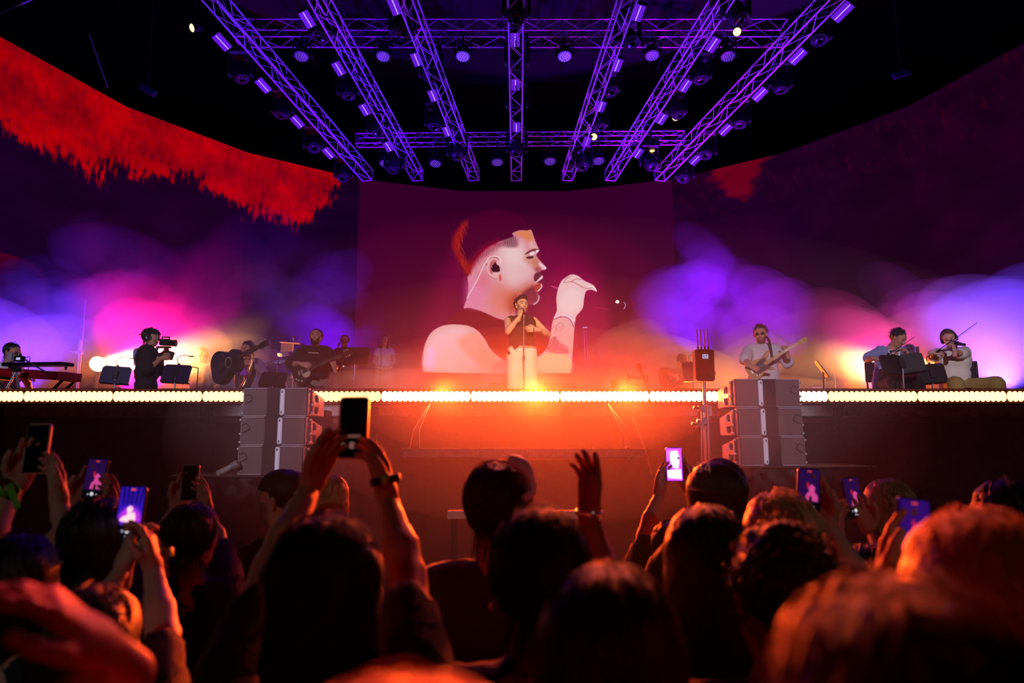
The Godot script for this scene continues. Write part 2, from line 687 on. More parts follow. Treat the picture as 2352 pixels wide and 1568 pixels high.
func strands(g: Geo, H: Transform3D, count: int, style: String, r: float) -> void:
	# single locks that lie on the hair and leave its outline ragged
	var s := H.basis.x.length()
	var axes := Vector3(0.091, 0.105, 0.104)
	var c := Vector3(0, 0.04, -0.028)
	if style == "curly":
		axes *= 1.12
	var keep := g.xf
	g.xf = H
	for k in count:
		var d := Vector3(rng.randfn(), rng.randfn() * 0.8 + 0.35, rng.randfn() - 0.3).normalized()
		if d.z > 0.35 and d.y < 0.5:
			continue
		var p := c + d * axes
		var lift := 1.0 + absf(rng.randfn()) * 0.03
		var way := Vector3(rng.randfn() * 0.35, -0.9, -0.35 + rng.randfn() * 0.3)
		var steps := 7
		if style in ["long", "mid"]:
			steps = 16 if style == "long" else 10
		elif style == "curly":
			steps = 5
			way = Vector3(rng.randfn(), rng.randfn(), rng.randfn())
		var path := [p]
		for j in steps:
			var q := (p - c) / axes
			var n := q.normalized()
			var w := way
			if p.y > -0.04 and style != "curly":
				w = way - n * way.dot(n)
				p += w.normalized() * 0.02
				p = c + ((p - c) / axes).normalized() * axes * lift
				lift += rng.randfn() * 0.006
			elif style == "curly":
				p += (way + n * 0.25).normalized() * 0.007
				way = way.rotated(Vector3(0.3, 0.8, 0.4).normalized(), 1.1)
			else:
				p += Vector3(rng.randfn() * 0.12 + signf(p.x) * 0.08, -1.0, rng.randfn() * 0.1).normalized() * 0.022
			path.append(p)
		g.tube(path, [r / s, r / s, r / s, r / s, r * 0.8 / s, r * 0.5 / s], 3, false)
	g.xf = keep

func person(o: Dictionary) -> Node3D:
	# o: label, p (point on the floor), yaw (0 looks at the crowd), s (height / 1.75), sit, lean, head [yaw, pitch, roll], l / r hands {p, d, n, c, e}
	var S: float = o.get("s", 1.0)
	var root := thing("person", o.label, "person", o.p, o.get("yaw", 0.0), o.get("group", ""))
	var inv := root.transform.affine_inverse()
	var skin: Color = Color.html(o.get("skin", "c99a7e")).srgb_to_linear()
	var lean: Array = o.get("lean", [0.0, 0.0, 0.0])
	var tb := Basis.from_euler(Vector3(lean[0], lean[2] if lean.size() > 2 else 0.0, lean[1]))
	var sit: bool = o.has("sit")
	var pelvis := Vector3(0, (o.sit + 0.1) if sit else 0.95 * S, 0)
	var wide: float = o.get("wide", 1.0)
	var T := func(x: float, y: float, z: float) -> Vector3:
		return pelvis + tb * (Vector3(x, y, z) * S)
	var neck: Vector3 = T.call(0, 0.5, -0.015)
	var hd: Array = o.get("head", [0.0, 0.0, 0.0])
	var hb := tb * Basis.from_euler(Vector3(hd[1], hd[0], hd[2]))
	var hs: float = o.get("head_size", 1.0) * S
	var head_at: Vector3 = neck + tb * Vector3(0, 0.035, 0.01) * S + hb * Vector3(0, 0.115, 0.022) * S
	var H := Transform3D(hb.scaled(Vector3.ONE * hs), head_at)
	var cell: float = o.get("cell", 0.019)
	var hcell: float = o.get("hcell", 0.0065)
	# joints
	var arms := []
	for e in 2:
		var left := e == 0
		var sgn := 1.0 if left else -1.0          # looking along +z with y up, the left side is +x
		var sh: Vector3 = T.call(sgn * 0.165 * wide, 0.445, 0.0)
		var hand: Dictionary = o.get("l" if left else "r", {})
		var target: Vector3 = inv * hand.p if hand.has("p") else T.call(sgn * 0.26, -0.06, 0.07)
		var hint: Vector3 = inv.basis * hand.e if hand.has("e") else Vector3(sgn * 0.6, -0.5, -0.6)
		var dist := (target - sh).length() / (0.55 * S)
		if dist > 0.97:                              # shrug towards what is out of reach
			sh += (target - sh).normalized() * minf(0.07 * S, (dist - 0.97) * 0.55 * S)
		var b := bend(sh, target, 0.29 * S, 0.26 * S, hint)
		var fore: Vector3 = (b[1] - b[0]).normalized()
		var dir: Vector3 = (inv.basis * hand.d).normalized() if hand.has("d") else fore
		var palm: Vector3 = (inv.basis * hand.n).normalized() if hand.has("n") else Vector3(-sgn, 0, 0.2)
		arms.append([sh, b[0], b[1], dir, palm, left, hand.get("c", [0.35, 0.4, 0.45, 0.5, 0.3])])
	var legs := []
	for e in 2:
		var sgn := 1.0 if e == 0 else -1.0
		var hip: Vector3 = pelvis + Vector3(sgn * 0.09, -0.04, 0) * S
		var spread: float = o.get("spread", 0.0)
		if sit:
			var knee: Vector3 = hip + Vector3(sgn * (0.07 + spread), 0.01, 0.43) * S
			legs.append([hip, knee, Vector3(knee.x, 0.09, knee.z + 0.03), Vector3(knee.x + sgn * 0.02, 0.035, knee.z + 0.18)])
		else:
			legs.append([hip, Vector3(sgn * (0.105 + spread * 0.5), 0.5, 0.02) * S, Vector3(sgn * (0.11 + spread), 0.09, -0.01) * S, Vector3(sgn * (0.135 + spread), 0.035, 0.15) * S])
	# the body, one surface
	var fl := Flesh.new()
	fl.add(T.call(-0.07, 0, 0), T.call(0.07, 0, 0), 0.105 * S, 0.105 * S, skin, 0.05)
	fl.add(T.call(-0.05, 0.15, 0), T.call(0.05, 0.15, 0), 0.1 * S, 0.1 * S, skin, 0.06)
	fl.add(T.call(-0.075 * wide, 0.34, 0), T.call(0.075 * wide, 0.34, 0), 0.108 * S, 0.108 * S, skin, 0.06)
	fl.add(T.call(-0.12 * wide, 0.44, -0.01), T.call(0.12 * wide, 0.44, -0.01), 0.065 * S, 0.065 * S, skin, 0.05)
	fl.add(T.call(0, 0.44, -0.015), head_at + H.basis * Vector3(0, -0.06, -0.01), 0.062 * S, 0.053 * S, skin, 0.04)
	for a in arms:
		fl.add(a[0], a[1], 0.052 * S, 0.04 * S, skin, 0.03)
		fl.add(a[1], a[1].lerp(a[2], 0.35), 0.04 * S, 0.041 * S, skin, 0.02)
		fl.add(a[1].lerp(a[2], 0.35), a[2] - (a[2] - a[1]).normalized() * 0.02 * S, 0.041 * S, 0.028 * S, skin, 0.02)
	for l in legs:
		fl.add(l[0], l[1], 0.082 * S, 0.055 * S, skin, 0.03)
		fl.add(l[1], l[2], 0.055 * S, 0.038 * S, skin, 0.03)
	var g := Geo.new()
	net(g, fl, cell)
	fl = Flesh.new()
	head_flesh(fl, H, skin)
	net(g, fl, hcell, 0.0, face_paint(H, o))
	for a in arms:
		fl = Flesh.new()
		hand_flesh(fl, a[2], a[3], a[4], a[5], a[6], S, skin)
		net(g, fl, o.get("fcell", 0.0055))
	put(g.mesh(), "body", mat("ffffff", 0.55, 0.0, "skin"), root)
	# clothes
	if o.has("shirt"):
		fl = Flesh.new()
		var lo: float = o.get("loose", 0.018)
		var w := Color.WHITE
		var hem: float = o.get("hem", -0.06)
		fl.add(T.call(-0.075, hem, 0), T.call(0.075, hem, 0), 0.1 * S + lo, 0.1 * S + lo, w, 0.05)
		fl.add(T.call(-0.06, 0.13, 0), T.call(0.06, 0.13, 0), 0.1 * S + lo, 0.1 * S + lo, w, 0.06)
		fl.add(T.call(-0.075 * wide, 0.33, 0), T.call(0.075 * wide, 0.33, 0), 0.108 * S + lo, 0.108 * S + lo, w, 0.06)
		fl.add(T.call(-0.125 * wide, 0.435, -0.01), T.call(0.125 * wide, 0.435, -0.01), 0.067 * S + lo * 0.6, 0.067 * S + lo * 0.6, w, 0.05)
		fl.add(T.call(0, 0.43, -0.015), T.call(0, 0.49, -0.015), 0.075 * S, 0.064 * S, w, 0.02)
		var sl: float = o.get("sleeve", 0.75)     # share of the arm covered: 0 none, 1 to the elbow, 2 to the wrist
		for a in arms:
			if sl > 0.0:
				fl.add(a[0], a[0].lerp(a[1], minf(sl, 1.0)), 0.056 * S + lo * 0.45, 0.047 * S + lo * 0.8, w, 0.03)
			if sl > 1.0:
				fl.add(a[1], a[1].lerp(a[2], (sl - 1.0) * 0.94), 0.045 * S + lo * 0.6, 0.037 * S + lo * 0.4, w, 0.03)
		g = Geo.new()
		net(g, fl, cell, 0.02)
		put(g.mesh(), o.get("top_name", "shirt"), mat(o.shirt, 0.85, 0.0, "cloth"), root)
	if o.has("jacket"):
		fl = Flesh.new()
		for e in [-1.0, 1.0]:
			fl.add(T.call(e * 0.115 * wide, 0.36, -0.005), T.call(e * 0.12, -0.1, -0.005), 0.1 * S, 0.1 * S, Color.WHITE, 0.03)
			fl.add(T.call(e * 0.13 * wide, 0.43, -0.01), T.call(e * 0.13 * wide, 0.38, -0.01), 0.08 * S, 0.09 * S, Color.WHITE, 0.03)
		fl.add(T.call(-0.06, 0.3, -0.055), T.call(0.06, -0.08, -0.055), 0.09 * S, 0.09 * S, Color.WHITE, 0.04)
		for a in arms:
			fl.add(a[0], a[0].lerp(a[1], minf(o.jacket_sleeve, 1.0)), 0.075 * S, 0.068 * S, Color.WHITE, 0.03)
			if o.jacket_sleeve > 1.0:
				fl.add(a[1], a[1].lerp(a[2], (o.jacket_sleeve - 1.0) * 0.94), 0.062 * S, 0.05 * S, Color.WHITE, 0.03)
		g = Geo.new()
		net(g, fl, cell, 0.02)
		put(g.mesh(), "overshirt", mat(o.jacket, 0.85, 0.0, "cloth"), root)
	if o.has("pants"):
		fl = Flesh.new()
		var lp: float = o.get("loose_pants", 0.02)
		fl.add(T.call(-0.075, 0.03, 0), T.call(0.075, 0.03, 0), 0.1 * S + lp * 0.5, 0.1 * S + lp * 0.5, Color.WHITE, 0.04)
		fl.add(pelvis + Vector3(-0.07, -0.04, 0) * S, pelvis + Vector3(0.07, -0.04, 0) * S, 0.1 * S + lp * 0.7, 0.1 * S + lp * 0.7, Color.WHITE, 0.04)
		for l in legs:
			fl.add(l[0], l[1], 0.082 * S + lp, 0.06 * S + lp, Color.WHITE, 0.03)
			fl.add(l[1], l[2], 0.06 * S + lp, 0.05 * S + lp * 1.3, Color.WHITE, 0.03)
		g = Geo.new()
		net(g, fl, cell, 0.01)
		put(g.mesh(), "trousers", mat(o.pants, 0.85, 0.0, "cloth"), root)
		for l in legs:
			fl = Flesh.new()
			fl.add(l[2] + Vector3(0, -0.03, -0.03) * S, l[3] + Vector3(0, 0.015, 0.03) * S, 0.05 * S, 0.045 * S, Color.WHITE, 0.02)
			g = Geo.new()
			net(g, fl, 0.022)
			put(g.mesh(), "shoe", mat(o.get("shoes", "16161a"), 0.6), root)
	if o.has("skirt"):
		fl = Flesh.new()
		fl.add(T.call(-0.05, 0.12, 0), T.call(0.05, 0.12, 0), 0.105 * S, 0.105 * S, Color.WHITE, 0.03)
		for e in [-1.0, 0.0, 1.0]:
			fl.add(T.call(e * 0.06, 0.04, 0), Vector3(e * 0.14, 0.2, e * e * 0.02) * S, 0.11 * S, 0.15 * S, Color.WHITE, 0.05)
		g = Geo.new()
		net(g, fl, cell, 0.02, null, Vector3(1, 0.1, 1))
		put(g.mesh(), "skirt", mat(o.skirt, 0.85, 0.0, "cloth"), root)
	var style: String = o.get("hair", "short")
	if style != "none":
		fl = Flesh.new()
		hair_flesh(fl, H, style)
		g = Geo.new()
		net(g, fl, maxf(hcell, 0.008), o.get("frizz", 0.008), null, Vector3(2.5, 0.6, 2.5))
		if o.has("strands"):
			strands(g, H, o.strands, style, o.get("strand", 0.0012))
		put(g.mesh(), "hair", mat(o.get("hair_color", "1a120e"), 0.5, 0.0, "hair"), root)
	for extra in o.get("wears", []):
		wear(root, H, extra, o)
	root.set_meta("head_frame", H)
	return root

func wear(root: Node3D, H: Transform3D, what: String, o: Dictionary) -> void:
	var g := Geo.new()
	g.xf = H
	match what:
		"headphones":
			var path := []
			for k in 13:
				var a := PI * k / 12.0
				path.append(Vector3(cos(a) * 0.098, 0.012 + sin(a) * 0.138, -0.012))
			g.tube(path, [0.011], 6)
			put(g.mesh(), "headphone_band", mat("101014", 0.35), root)
			for e in [-1.0, 1.0]:
				g = Geo.new()
				g.xf = H * Transform3D(Basis(Vector3.BACK, e * PI / 2.0), Vector3(e * 0.082, -0.004, -0.008))
				g.lathe([Vector2(0.0, -0.012 if e < 0.0 else -0.03), Vector2(0.03, -0.028), Vector2(0.04, -0.015), Vector2(0.04, 0.012), Vector2(0.03, 0.024), Vector2(0.0, 0.028)], 14)
				put(g.mesh(), "ear_cup", mat("131318", 0.3), root)
		"cap", "cap_back":
			var turn := PI if what == "cap_back" else 0.0
			g.xf = H * Transform3D(Basis(Vector3.UP, turn), Vector3.ZERO)
			var prof := []
			for k in 9:
				var a := PI / 2.0 * k / 8.0
				prof.append(Vector2(cos(a) * 0.1, 0.05 + sin(a) * 0.092))
			var gg := Geo.new()
			gg.lathe(prof, 18)
			for k in gg.v.size():
				gg.v[k] = Vector3(gg.v[k].x * 0.93, gg.v[k].y, gg.v[k].z * 1.1 - 0.008)
				gg.v[k] = g.xf * gg.v[k]
				gg.n[k] = (g.xf.basis * gg.n[k]).normalized()
			put(gg.mesh(), "cap_crown", mat(o.get("cap_color", "121014"), 0.8, 0.0, "cloth"), root)
			var rim := []
			for k in 13:
				var a := PI * k / 12.0
				rim.append(Vector2(cos(a) * 0.085, 0.085 + sin(a) * 0.085))
			g.xf = g.xf * Transform3D(Basis(Vector3.RIGHT, PI / 2.0 + 0.12), Vector3(0, 0.055, 0))
			g.prism(PackedVector2Array(rim), 0.008)
			put(g.mesh(), "cap_brim", mat(o.get("cap_color", "121014"), 0.8, 0.0, "cloth"), root)
		"sunglasses":
			for e in [-1.0, 1.0]:
				g = Geo.new()
				g.xf = H
				g.ball(Vector3(e * 0.032, 0.012, 0.094), Vector3(0.026, 0.019, 0.012), 6, 12)
				put(g.mesh(), "lens", mat("0a0a10", 0.1, 0.2), root)
			g = Geo.new()
			g.xf = H
			g.tube([Vector3(-0.084, 0.016, 0.0), Vector3(-0.06, 0.018, 0.085), Vector3(0, 0.018, 0.108), Vector3(0.06, 0.018, 0.085), Vector3(0.084, 0.016, 0.0)], [0.003], 5)
			put(g.mesh(), "glasses_frame", mat("3a3030", 0.3, 0.8), root)
		"glasses":
			for e in [-1.0, 1.0]:
				g = Geo.new()
				g.xf = H
				var ring := []
				for k in 13:
					var a := TAU * k / 12.0
					ring.append(Vector3(e * 0.032 + cos(a) * 0.024, 0.012 + sin(a) * 0.02, 0.1))
				g.tube(ring, [0.0025], 5, false)
				g.tube([Vector3(e * 0.056, 0.014, 0.098), Vector3(e * 0.082, 0.014, 0.0)], [0.0025], 5)
				put(g.mesh(), "glasses_rim", mat("20181a", 0.3, 0.6), root)
		"hair_clip":
			g.tube(arc_points([Vector3(-0.03, 0.15, -0.07), Vector3(-0.075, 0.125, -0.085), Vector3(-0.095, 0.07, -0.09), Vector3(-0.07, 0.05, -0.115)], 4), [0.01, 0.018, 0.02, 0.02, 0.018, 0.014, 0.01], 8)
			put(g.mesh(), "hair_clip", mat("cfc4d8", 0.4), root)
		"earring":
			g.ball(Vector3(0.086, -0.045, -0.004), Vector3(0.008, 0.012, 0.008), 6, 8)
			put(g.mesh(), "earring", mat("d8d0d8", 0.2, 0.9), root)
		"ear_monitor":
			for e in [-1.0, 1.0]:
				g = Geo.new()
				g.xf = H
				g.ball(Vector3(e * 0.082, -0.004, 0.004), Vector3(0.008, 0.011, 0.01), 6, 8)
				put(g.mesh(), "ear_monitor", mat("0c0c10", 0.3), root)

func wrap_band(root: Node3D, called: String, center: Vector3, axis: Vector3, r: float, width: float, m: Material, wide := 1.0) -> void:
	# a bracelet, watch strap or wristband round a limb, given in the world
	var inv := root.transform.affine_inverse()
	var g := Geo.new()
	g.xf = Transform3D(frame(inv.basis * axis, Vector3(0.0, 0.0, 1)) * Basis.from_scale(Vector3(wide, 1, 1)), inv * center)
	g.lathe([Vector2(r, -width * 0.5), Vector2(r + 0.004, -width * 0.4), Vector2(r + 0.004, width * 0.4), Vector2(r, width * 0.5)], 16)
	put(g.mesh(), called, m, root)

# ---------------------------------------------------------------- the scene, largest things first
func _ready() -> void:
	rng.seed = 7
	noise.seed = 3
	noise.frequency = 0.06
	noise.fractal_octaves = 2
	var g := Geo.new()
	g.lathe([Vector2(0, 0), Vector2(1, 0), Vector2(1, 0), Vector2(1, 1), Vector2(1, 1), Vector2(0, 1)], 8)
	unit_rod = g.mesh()
	g = Geo.new()
	g.ball(Vector3.ZERO, Vector3.ONE, 8, 12)
	unit_ball = g.mesh()
	view_and_light()
	print("walls")
	led_wall()
	stage()
	print("rig")
	roof_rig()
	print("gear")
	loudspeakers()
	backline()
	print("band")
	band()
	print("crowd")
	crowd()
	smoke()
	print("done")

func view_and_light() -> void:
	var cam := Camera3D.new()
	cam.name = "camera"
	cam.position = EYE
	cam.rotation.x = TILT
	var eye := CameraAttributesPhysical.new()
	eye.frustum_focal_length = 35.0
	eye.exposure_aperture = 3.2
	eye.frustum_focus_distance = 8.6
	eye.frustum_near = 0.05
	eye.frustum_far = 200.0
	cam.attributes = eye
	cam.fov = 53.13
	cam.near = 0.05
	cam.far = 200.0
	add_child(cam)
	cam.current = true
	var around := WorldEnvironment.new()
	around.name = "night"
	var e := Environment.new()
	e.background_mode = Environment.BG_COLOR
	e.background_color = Color(0.03, 0.004, 0.008)
	e.tonemap_mode = Environment.TONE_MAPPER_LINEAR
	e.tonemap_exposure = 1.0
	e.sdfgi_enabled = true
	e.ssao_enabled = true
	e.ssil_enabled = true
	e.volumetric_fog_enabled = true
	e.volumetric_fog_density = 0.0
	around.environment = e
	add_child(around)
	# lamps on the control tower behind the crowd: on the band, on the loudspeaker stacks, on the front rows
	for q in [[-6.7, 2.9, -9.2, 2.6, 60.0], [-4.8, 3.2, -9.4, 3.6, 70.0], [-2.5, 3.1, -9.6, 3.2, 70.0], [3.4, 3.1, -9.4, 3.0, 80.0], [5.9, 3.2, -9.6, 3.6, 80.0], [-2.35, 1.95, -6.7, 2.4, 90.0], [2.55, 1.98, -6.7, 2.4, 90.0]]:
		spot("tower_lamp", Vector3(-0.6 + q[0] * 0.1, 6.5, 11.0), Vector3(q[0], q[1], q[2]), "eee0fa", q[4] * 2.6, q[3], 0.2)
	spot("tower_lamp", Vector3(0.6, 7.5, 11.0), at(1196, 770, 9.0), "ffe4c4", 520.0, 2.6, 0.2)
	spot("tower_lamp", Vector3(-5.0, 7.5, 10.0), Vector3(-1.6, 1.7, -2.4), "f0e4e0", 12.0, 7.0, 0.3)
	spot("tower_lamp", Vector3(6.0, 7.5, 10.0), Vector3(1.6, 1.7, -2.4), "f0e4e0", 12.0, 7.0, 0.3)

func spot(called: String, from: Vector3, to: Vector3, hex: String, energy: float, angle: float, size := 0.1, blend := 0.6) -> SpotLight3D:
	var l := SpotLight3D.new()
	l.name = called
	add_child(l, true)
	l.look_at_from_position(from, to, Vector3.UP if absf((to - from).normalized().y) < 0.98 else Vector3.RIGHT)
	l.light_color = Color.html(hex)
	l.light_energy = energy
	l.spot_angle = angle
	l.spot_angle_attenuation = blend
	l.spot_range = 60.0
	l.spot_attenuation = 2.0
	l.light_size = size
	l.shadow_enabled = true
	return l

func omni(called: String, where: Vector3, hex: String, energy: float, size := 0.1) -> OmniLight3D:
	var l := OmniLight3D.new()
	l.name = called
	add_child(l, true)
	l.position = where
	l.light_color = Color.html(hex)
	l.light_energy = energy
	l.omni_range = 60.0
	l.omni_attenuation = 2.0
	l.light_size = size
	l.shadow_enabled = true
	return l

func area(called: String, from: Vector3, to: Vector3, size: Vector2, hex: String, energy: float) -> void:
	var l := AreaLight3D.new()
	l.name = called
	add_child(l, true)
	l.look_at_from_position(from, to, Vector3.UP)
	l.area_size = size
	l.area_range = 60.0
	l.light_color = Color.html(hex)
	l.light_energy = energy
	l.shadow_enabled = true

# ---------------------------------------------------------------- the LED wall and its picture
var canvas: Image
var scale_px := 160.0

func pen(points: Array, hex: String, alpha := 1.0, feather := 2, curved := true) -> void:
	# fills an outline given in picture pixels
	var poly := smooth(points, 5) if curved else PackedVector2Array(points)
	var lo := Vector2(1e9, 1e9)
	var hi := -lo
	for p in poly:
		lo = lo.min(p)
		hi = hi.max(p)
	var pad := feather * 3 + 4
	var x0 := int(lo.x) - pad
	var y0 := int(lo.y) - pad
	var w := int(hi.x - lo.x) + pad * 2 + 2
	var h := int(hi.y - lo.y) + pad * 2 + 2
	var c := Color.html(hex)
	var im := Image.create(w, h, false, Image.FORMAT_RGBA8)
	im.fill(Color(c.r, c.g, c.b, 0.0))
	var full := Color(c.r, c.g, c.b, alpha)
	for y in h:
		var yy := y + y0 + 0.5
		var xs := []
		for k in poly.size():
			var a := poly[k]
			var b := poly[(k + 1) % poly.size()]
			if (a.y <= yy) != (b.y <= yy):
				xs.append(a.x + (yy - a.y) / (b.y - a.y) * (b.x - a.x))
		xs.sort()
		for k in range(0, xs.size() - 1, 2):
			var s := int(round(xs[k])) - x0
			im.fill_rect(Rect2i(s, y, maxi(1, int(round(xs[k + 1])) - x0 - s), 1), full)
	if feather > 1:
		im.resize(maxi(2, w / feather), maxi(2, h / feather), Image.INTERPOLATE_LANCZOS)
		im.resize(w, h, Image.INTERPOLATE_CUBIC)
	canvas.blend_rect(im, Rect2i(0, 0, w, h), Vector2i(x0, y0))

func stroke(points: Array, width: float, hex: String, alpha := 1.0, feather := 1) -> void:
	var line := smooth(points, 5, false)
	var left := []
	var right := []
	for k in line.size():
		var d := (line[mini(k + 1, line.size() - 1)] - line[maxi(k - 1, 0)]).normalized().orthogonal() * width * 0.5
		left.append(line[k] + d)
		right.push_front(line[k] - d)
	pen(left + right, hex, alpha, feather, false)

func zp(list: Array) -> Array:
	# pairs of picture-plan units, read off a plan of the singer 2045 wide, to canvas pixels
	var out := []
	for k in range(0, list.size(), 2):
		out.append(Vector2((list[k] / 3.408 - 280.0) / 89.5 * scale_px + 672.0, (38.0 + list[k + 1] / 3.408) * 0.01198 * scale_px))
	return out

func zq(list: Array) -> Array:
	var out := []
	for k in range(0, list.size(), 2):
		out.append((list[k] / 3.733 + 100.0) * 3.408)
		out.append((list[k + 1] / 3.733 + 10.0) * 3.408)
	return zp(out)

func singer_picture() -> ImageTexture:
	canvas = Image.create(1344, 1024, false, Image.FORMAT_RGBA8)
	canvas.fill(Color.html("360026"))
	# the plain backdrop of the live picture: plum, redder behind the head
	var big := zp([-300, 300, 300, 100, 1200, 60, 1900, 300, 2200, 900, 2000, 1500, 0, 1500, -400, 1000])
	pen(big, "48002c", 0.8, 60)
	pen(zp([500, 300, 1200, 250, 1650, 500, 1600, 1000, 1300, 1280, 300, 1280, 200, 900]), "7a0040", 0.75, 60)
	pen(zp([1180, 560, 1500, 500, 1700, 800, 1650, 1280, 1180, 1280]), "94004a", 0.7, 50)
	# torso in a dark sleeveless top
	pen(zp([380, 930, 535, 790, 700, 830, 870, 870, 960, 900, 1080, 960, 1240, 980, 1220, 1100, 1190, 1285, 640, 1285, 600, 1000]), "6e0a2a", 1.0, 3)
	pen(zp([640, 1060, 900, 1000, 1200, 1080, 1190, 1285, 700, 1285]), "a02a1e", 0.6, 24)
	# neck and face, over a second plan 1120 wide
	pen(zq([640, 190, 700, 165, 802, 155, 836, 225, 868, 300, 882, 335, 860, 365, 864, 395, 905, 440, 945, 485, 932, 505, 892, 514, 904, 540, 912, 572, 852, 608, 895, 622, 905, 650, 862, 690, 880, 728, 870, 772, 830, 800, 760, 802, 700, 860, 640, 930, 540, 925, 460, 896, 380, 862, 262, 828, 208, 828, 238, 742, 248, 640, 240, 560, 255, 500, 300, 430, 350, 370, 420, 310, 500, 270, 600, 235, 650, 215]), "e698a6", 1.0, 2)
	pen(zq([500, 300, 640, 260, 740, 300, 800, 420, 820, 540, 760, 620, 620, 660, 540, 600, 520, 440]), "f4c6c8", 0.85, 40)
	pen(zq([560, 300, 700, 280, 740, 360, 700, 480, 600, 460]), "fad8dc", 0.6, 40)
	pen(zq([240, 600, 330, 560, 400, 640, 390, 800, 300, 820, 225, 820]), "f488c0", 0.6, 44)
	pen(zq([480, 640, 600, 650, 680, 700, 660, 840, 560, 890, 470, 850, 440, 740]), "e8806c", 0.65, 44)
	pen(zq([340, 520, 420, 540, 440, 620, 380, 680, 330, 620]), "e8707c", 0.5, 26)
	pen(zq([650, 195, 720, 172, 800, 166, 832, 250, 800, 262, 740, 230, 690, 205]), "e8864e", 0.8, 12)
	pen(zq([800, 250, 850, 290, 878, 335, 850, 345, 800, 320]), "f6b4b0", 0.7, 10)
	# clipped sides: red where they meet the dark hair, pale below
	pen(zq([238, 555, 262, 470, 330, 380, 430, 300, 560, 245, 660, 205, 690, 300, 600, 300, 480, 330, 390, 400, 310, 480]), "b8506a", 0.75, 18)
	stroke(zq([248, 540, 280, 460, 345, 370, 425, 300, 500, 268]), 16.0, "c8143c", 0.8, 8)
	pen(zq([560, 245, 650, 215, 690, 295, 640, 310, 580, 300]), "8a5a66", 0.7, 10)
	for k in 70:
		var t := k / 70.0
		var bx := 262.0 + 420.0 * t
		var by := 500.0 - 290.0 * pow(t, 0.6) + rng.randf_range(-6, 6)
		stroke(zq([bx, by, bx + 4.0 - 16.0 * (1.0 - t), by + 26.0 + 26.0 * rng.randf()]), 1.3, "5a1830" if k % 3 else "e8a0b0", 0.5)
	# jaw and beard
	pen(zq([600, 720, 700, 680, 790, 640, 850, 620, 862, 690, 800, 760, 720, 800, 640, 860, 590, 800]), "cf6038", 0.8, 34)
	pen(zq([735, 700, 800, 655, 845, 640, 862, 694, 880, 735, 866, 775, 826, 800, 770, 800, 735, 770]), "7c2440", 0.85, 12)
	pen(zq([640, 740, 720, 720, 740, 790, 690, 850, 620, 880]), "a83a38", 0.6, 20)
	for k in 60:
		var x := rng.randf_range(640, 850)
		var y := rng.randf_range(670, 790)
		stroke(zq([x, y, x + 10.0, y + 9.0]), 1.0, "6a2030", 0.35)
	stroke(zq([880, 722, 878, 752, 864, 780, 830, 800]), 5.0, "f4dce4", 0.8, 3)
	# brow, eye, nose
	pen(zq([740, 400, 780, 375, 850, 370, 868, 420, 846, 480, 810, 470, 770, 440]), "d88a72", 0.7, 14)
	pen(zq([752, 372, 795, 338, 848, 322, 884, 332, 850, 346, 808, 352, 780, 368]), "7a3238", 0.95, 3)
	pen(zq([796, 362, 838, 345, 842, 366, 812, 384]), "f6e8f0", 0.9, 5)
	pen(zq([852, 336, 884, 336, 862, 362]), "fbeef2", 0.9, 3)
	pen(zq([766, 398, 800, 388, 830, 388, 826, 404, 792, 410]), "5c2236", 1.0, 2)
	pen(zq([846, 400, 872, 440, 862, 480, 852, 520, 834, 500, 838, 440]), "cc7a5c", 0.75, 10)
	pen(zq([848, 486, 880, 478, 905, 500, 884, 522, 854, 520]), "b04c52", 0.75, 6)
	pen(zq([880, 440, 912, 458, 944, 486, 930, 500, 896, 480]), "f8d4d8", 0.85, 6)
	pen(zq([930, 478, 946, 486, 938, 500]), "ffffff", 0.9, 2)
	# moustache and lips
	pen(zq([840, 545, 868, 525, 900, 528, 906, 548, 880, 576, 850, 606, 834, 585]), "5a1c30", 0.9, 4)
	pen(zq([848, 612, 880, 582, 908, 558, 914, 574, 886, 596, 858, 612]), "f8e4ea", 0.95, 2)
	pen(zq([842, 640, 870, 622, 898, 620, 905, 650, 880, 682, 850, 690, 838, 664]), "b8423c", 0.95, 3)
	stroke(zq([898, 624, 905, 650, 868, 690]), 5.0, "fbe8ee", 0.9, 2)
	# hair: dark, its back lit red
	pen(zq([238, 560, 165, 450, 95, 300, 100, 200, 160, 120, 230, 70, 330, 15, 500, -25, 700, 30, 806, 152, 700, 163, 640, 190, 650, 214, 600, 234, 500, 268, 420, 306, 350, 366, 300, 426, 255, 500]), "4c002c", 1.0, 3)
	pen(zq([236, 556, 170, 460, 104, 340, 94, 290, 110, 215, 170, 130, 236, 66, 222, 130, 190, 220, 175, 310, 196, 400, 250, 430, 300, 425, 258, 500]), "b01c1c", 0.8, 14)
	pen(zq([300, 425, 420, 306, 560, 246, 500, 240, 380, 290, 290, 370, 250, 430]), "8a0834", 0.7, 16)
	for k in 80:
		var t := k / 80.0
		var bx := 110.0 + 120.0 * absf(t - 0.4) * 1.4 + rng.randf() * 70.0
		var by := 80.0 + 440.0 * t
		stroke(zq([bx, by, bx - 6.0 + rng.randf() * 20.0, by + 20.0, bx + rng.randf() * 30.0, by + 44.0]), 1.5, ["e84024", "d85830", "70001c", "b02020"][k % 4], 0.6, 2)
	# ear, earpiece and its wire
	pen(zq([404, 445, 428, 402, 470, 386, 516, 394, 540, 430, 532, 472, 520, 530, 541, 568, 530, 597, 490, 586, 450, 570, 420, 520]), "f2b4b8", 1.0, 3)
	stroke(zq([410, 470, 416, 430, 445, 402, 490, 398, 520, 415]), 4.0, "a8444e", 0.8, 2)
	stroke(zq([405, 450, 430, 404, 472, 388, 518, 396, 538, 430, 530, 455]), 4.5, "ffdce0", 0.9, 2)
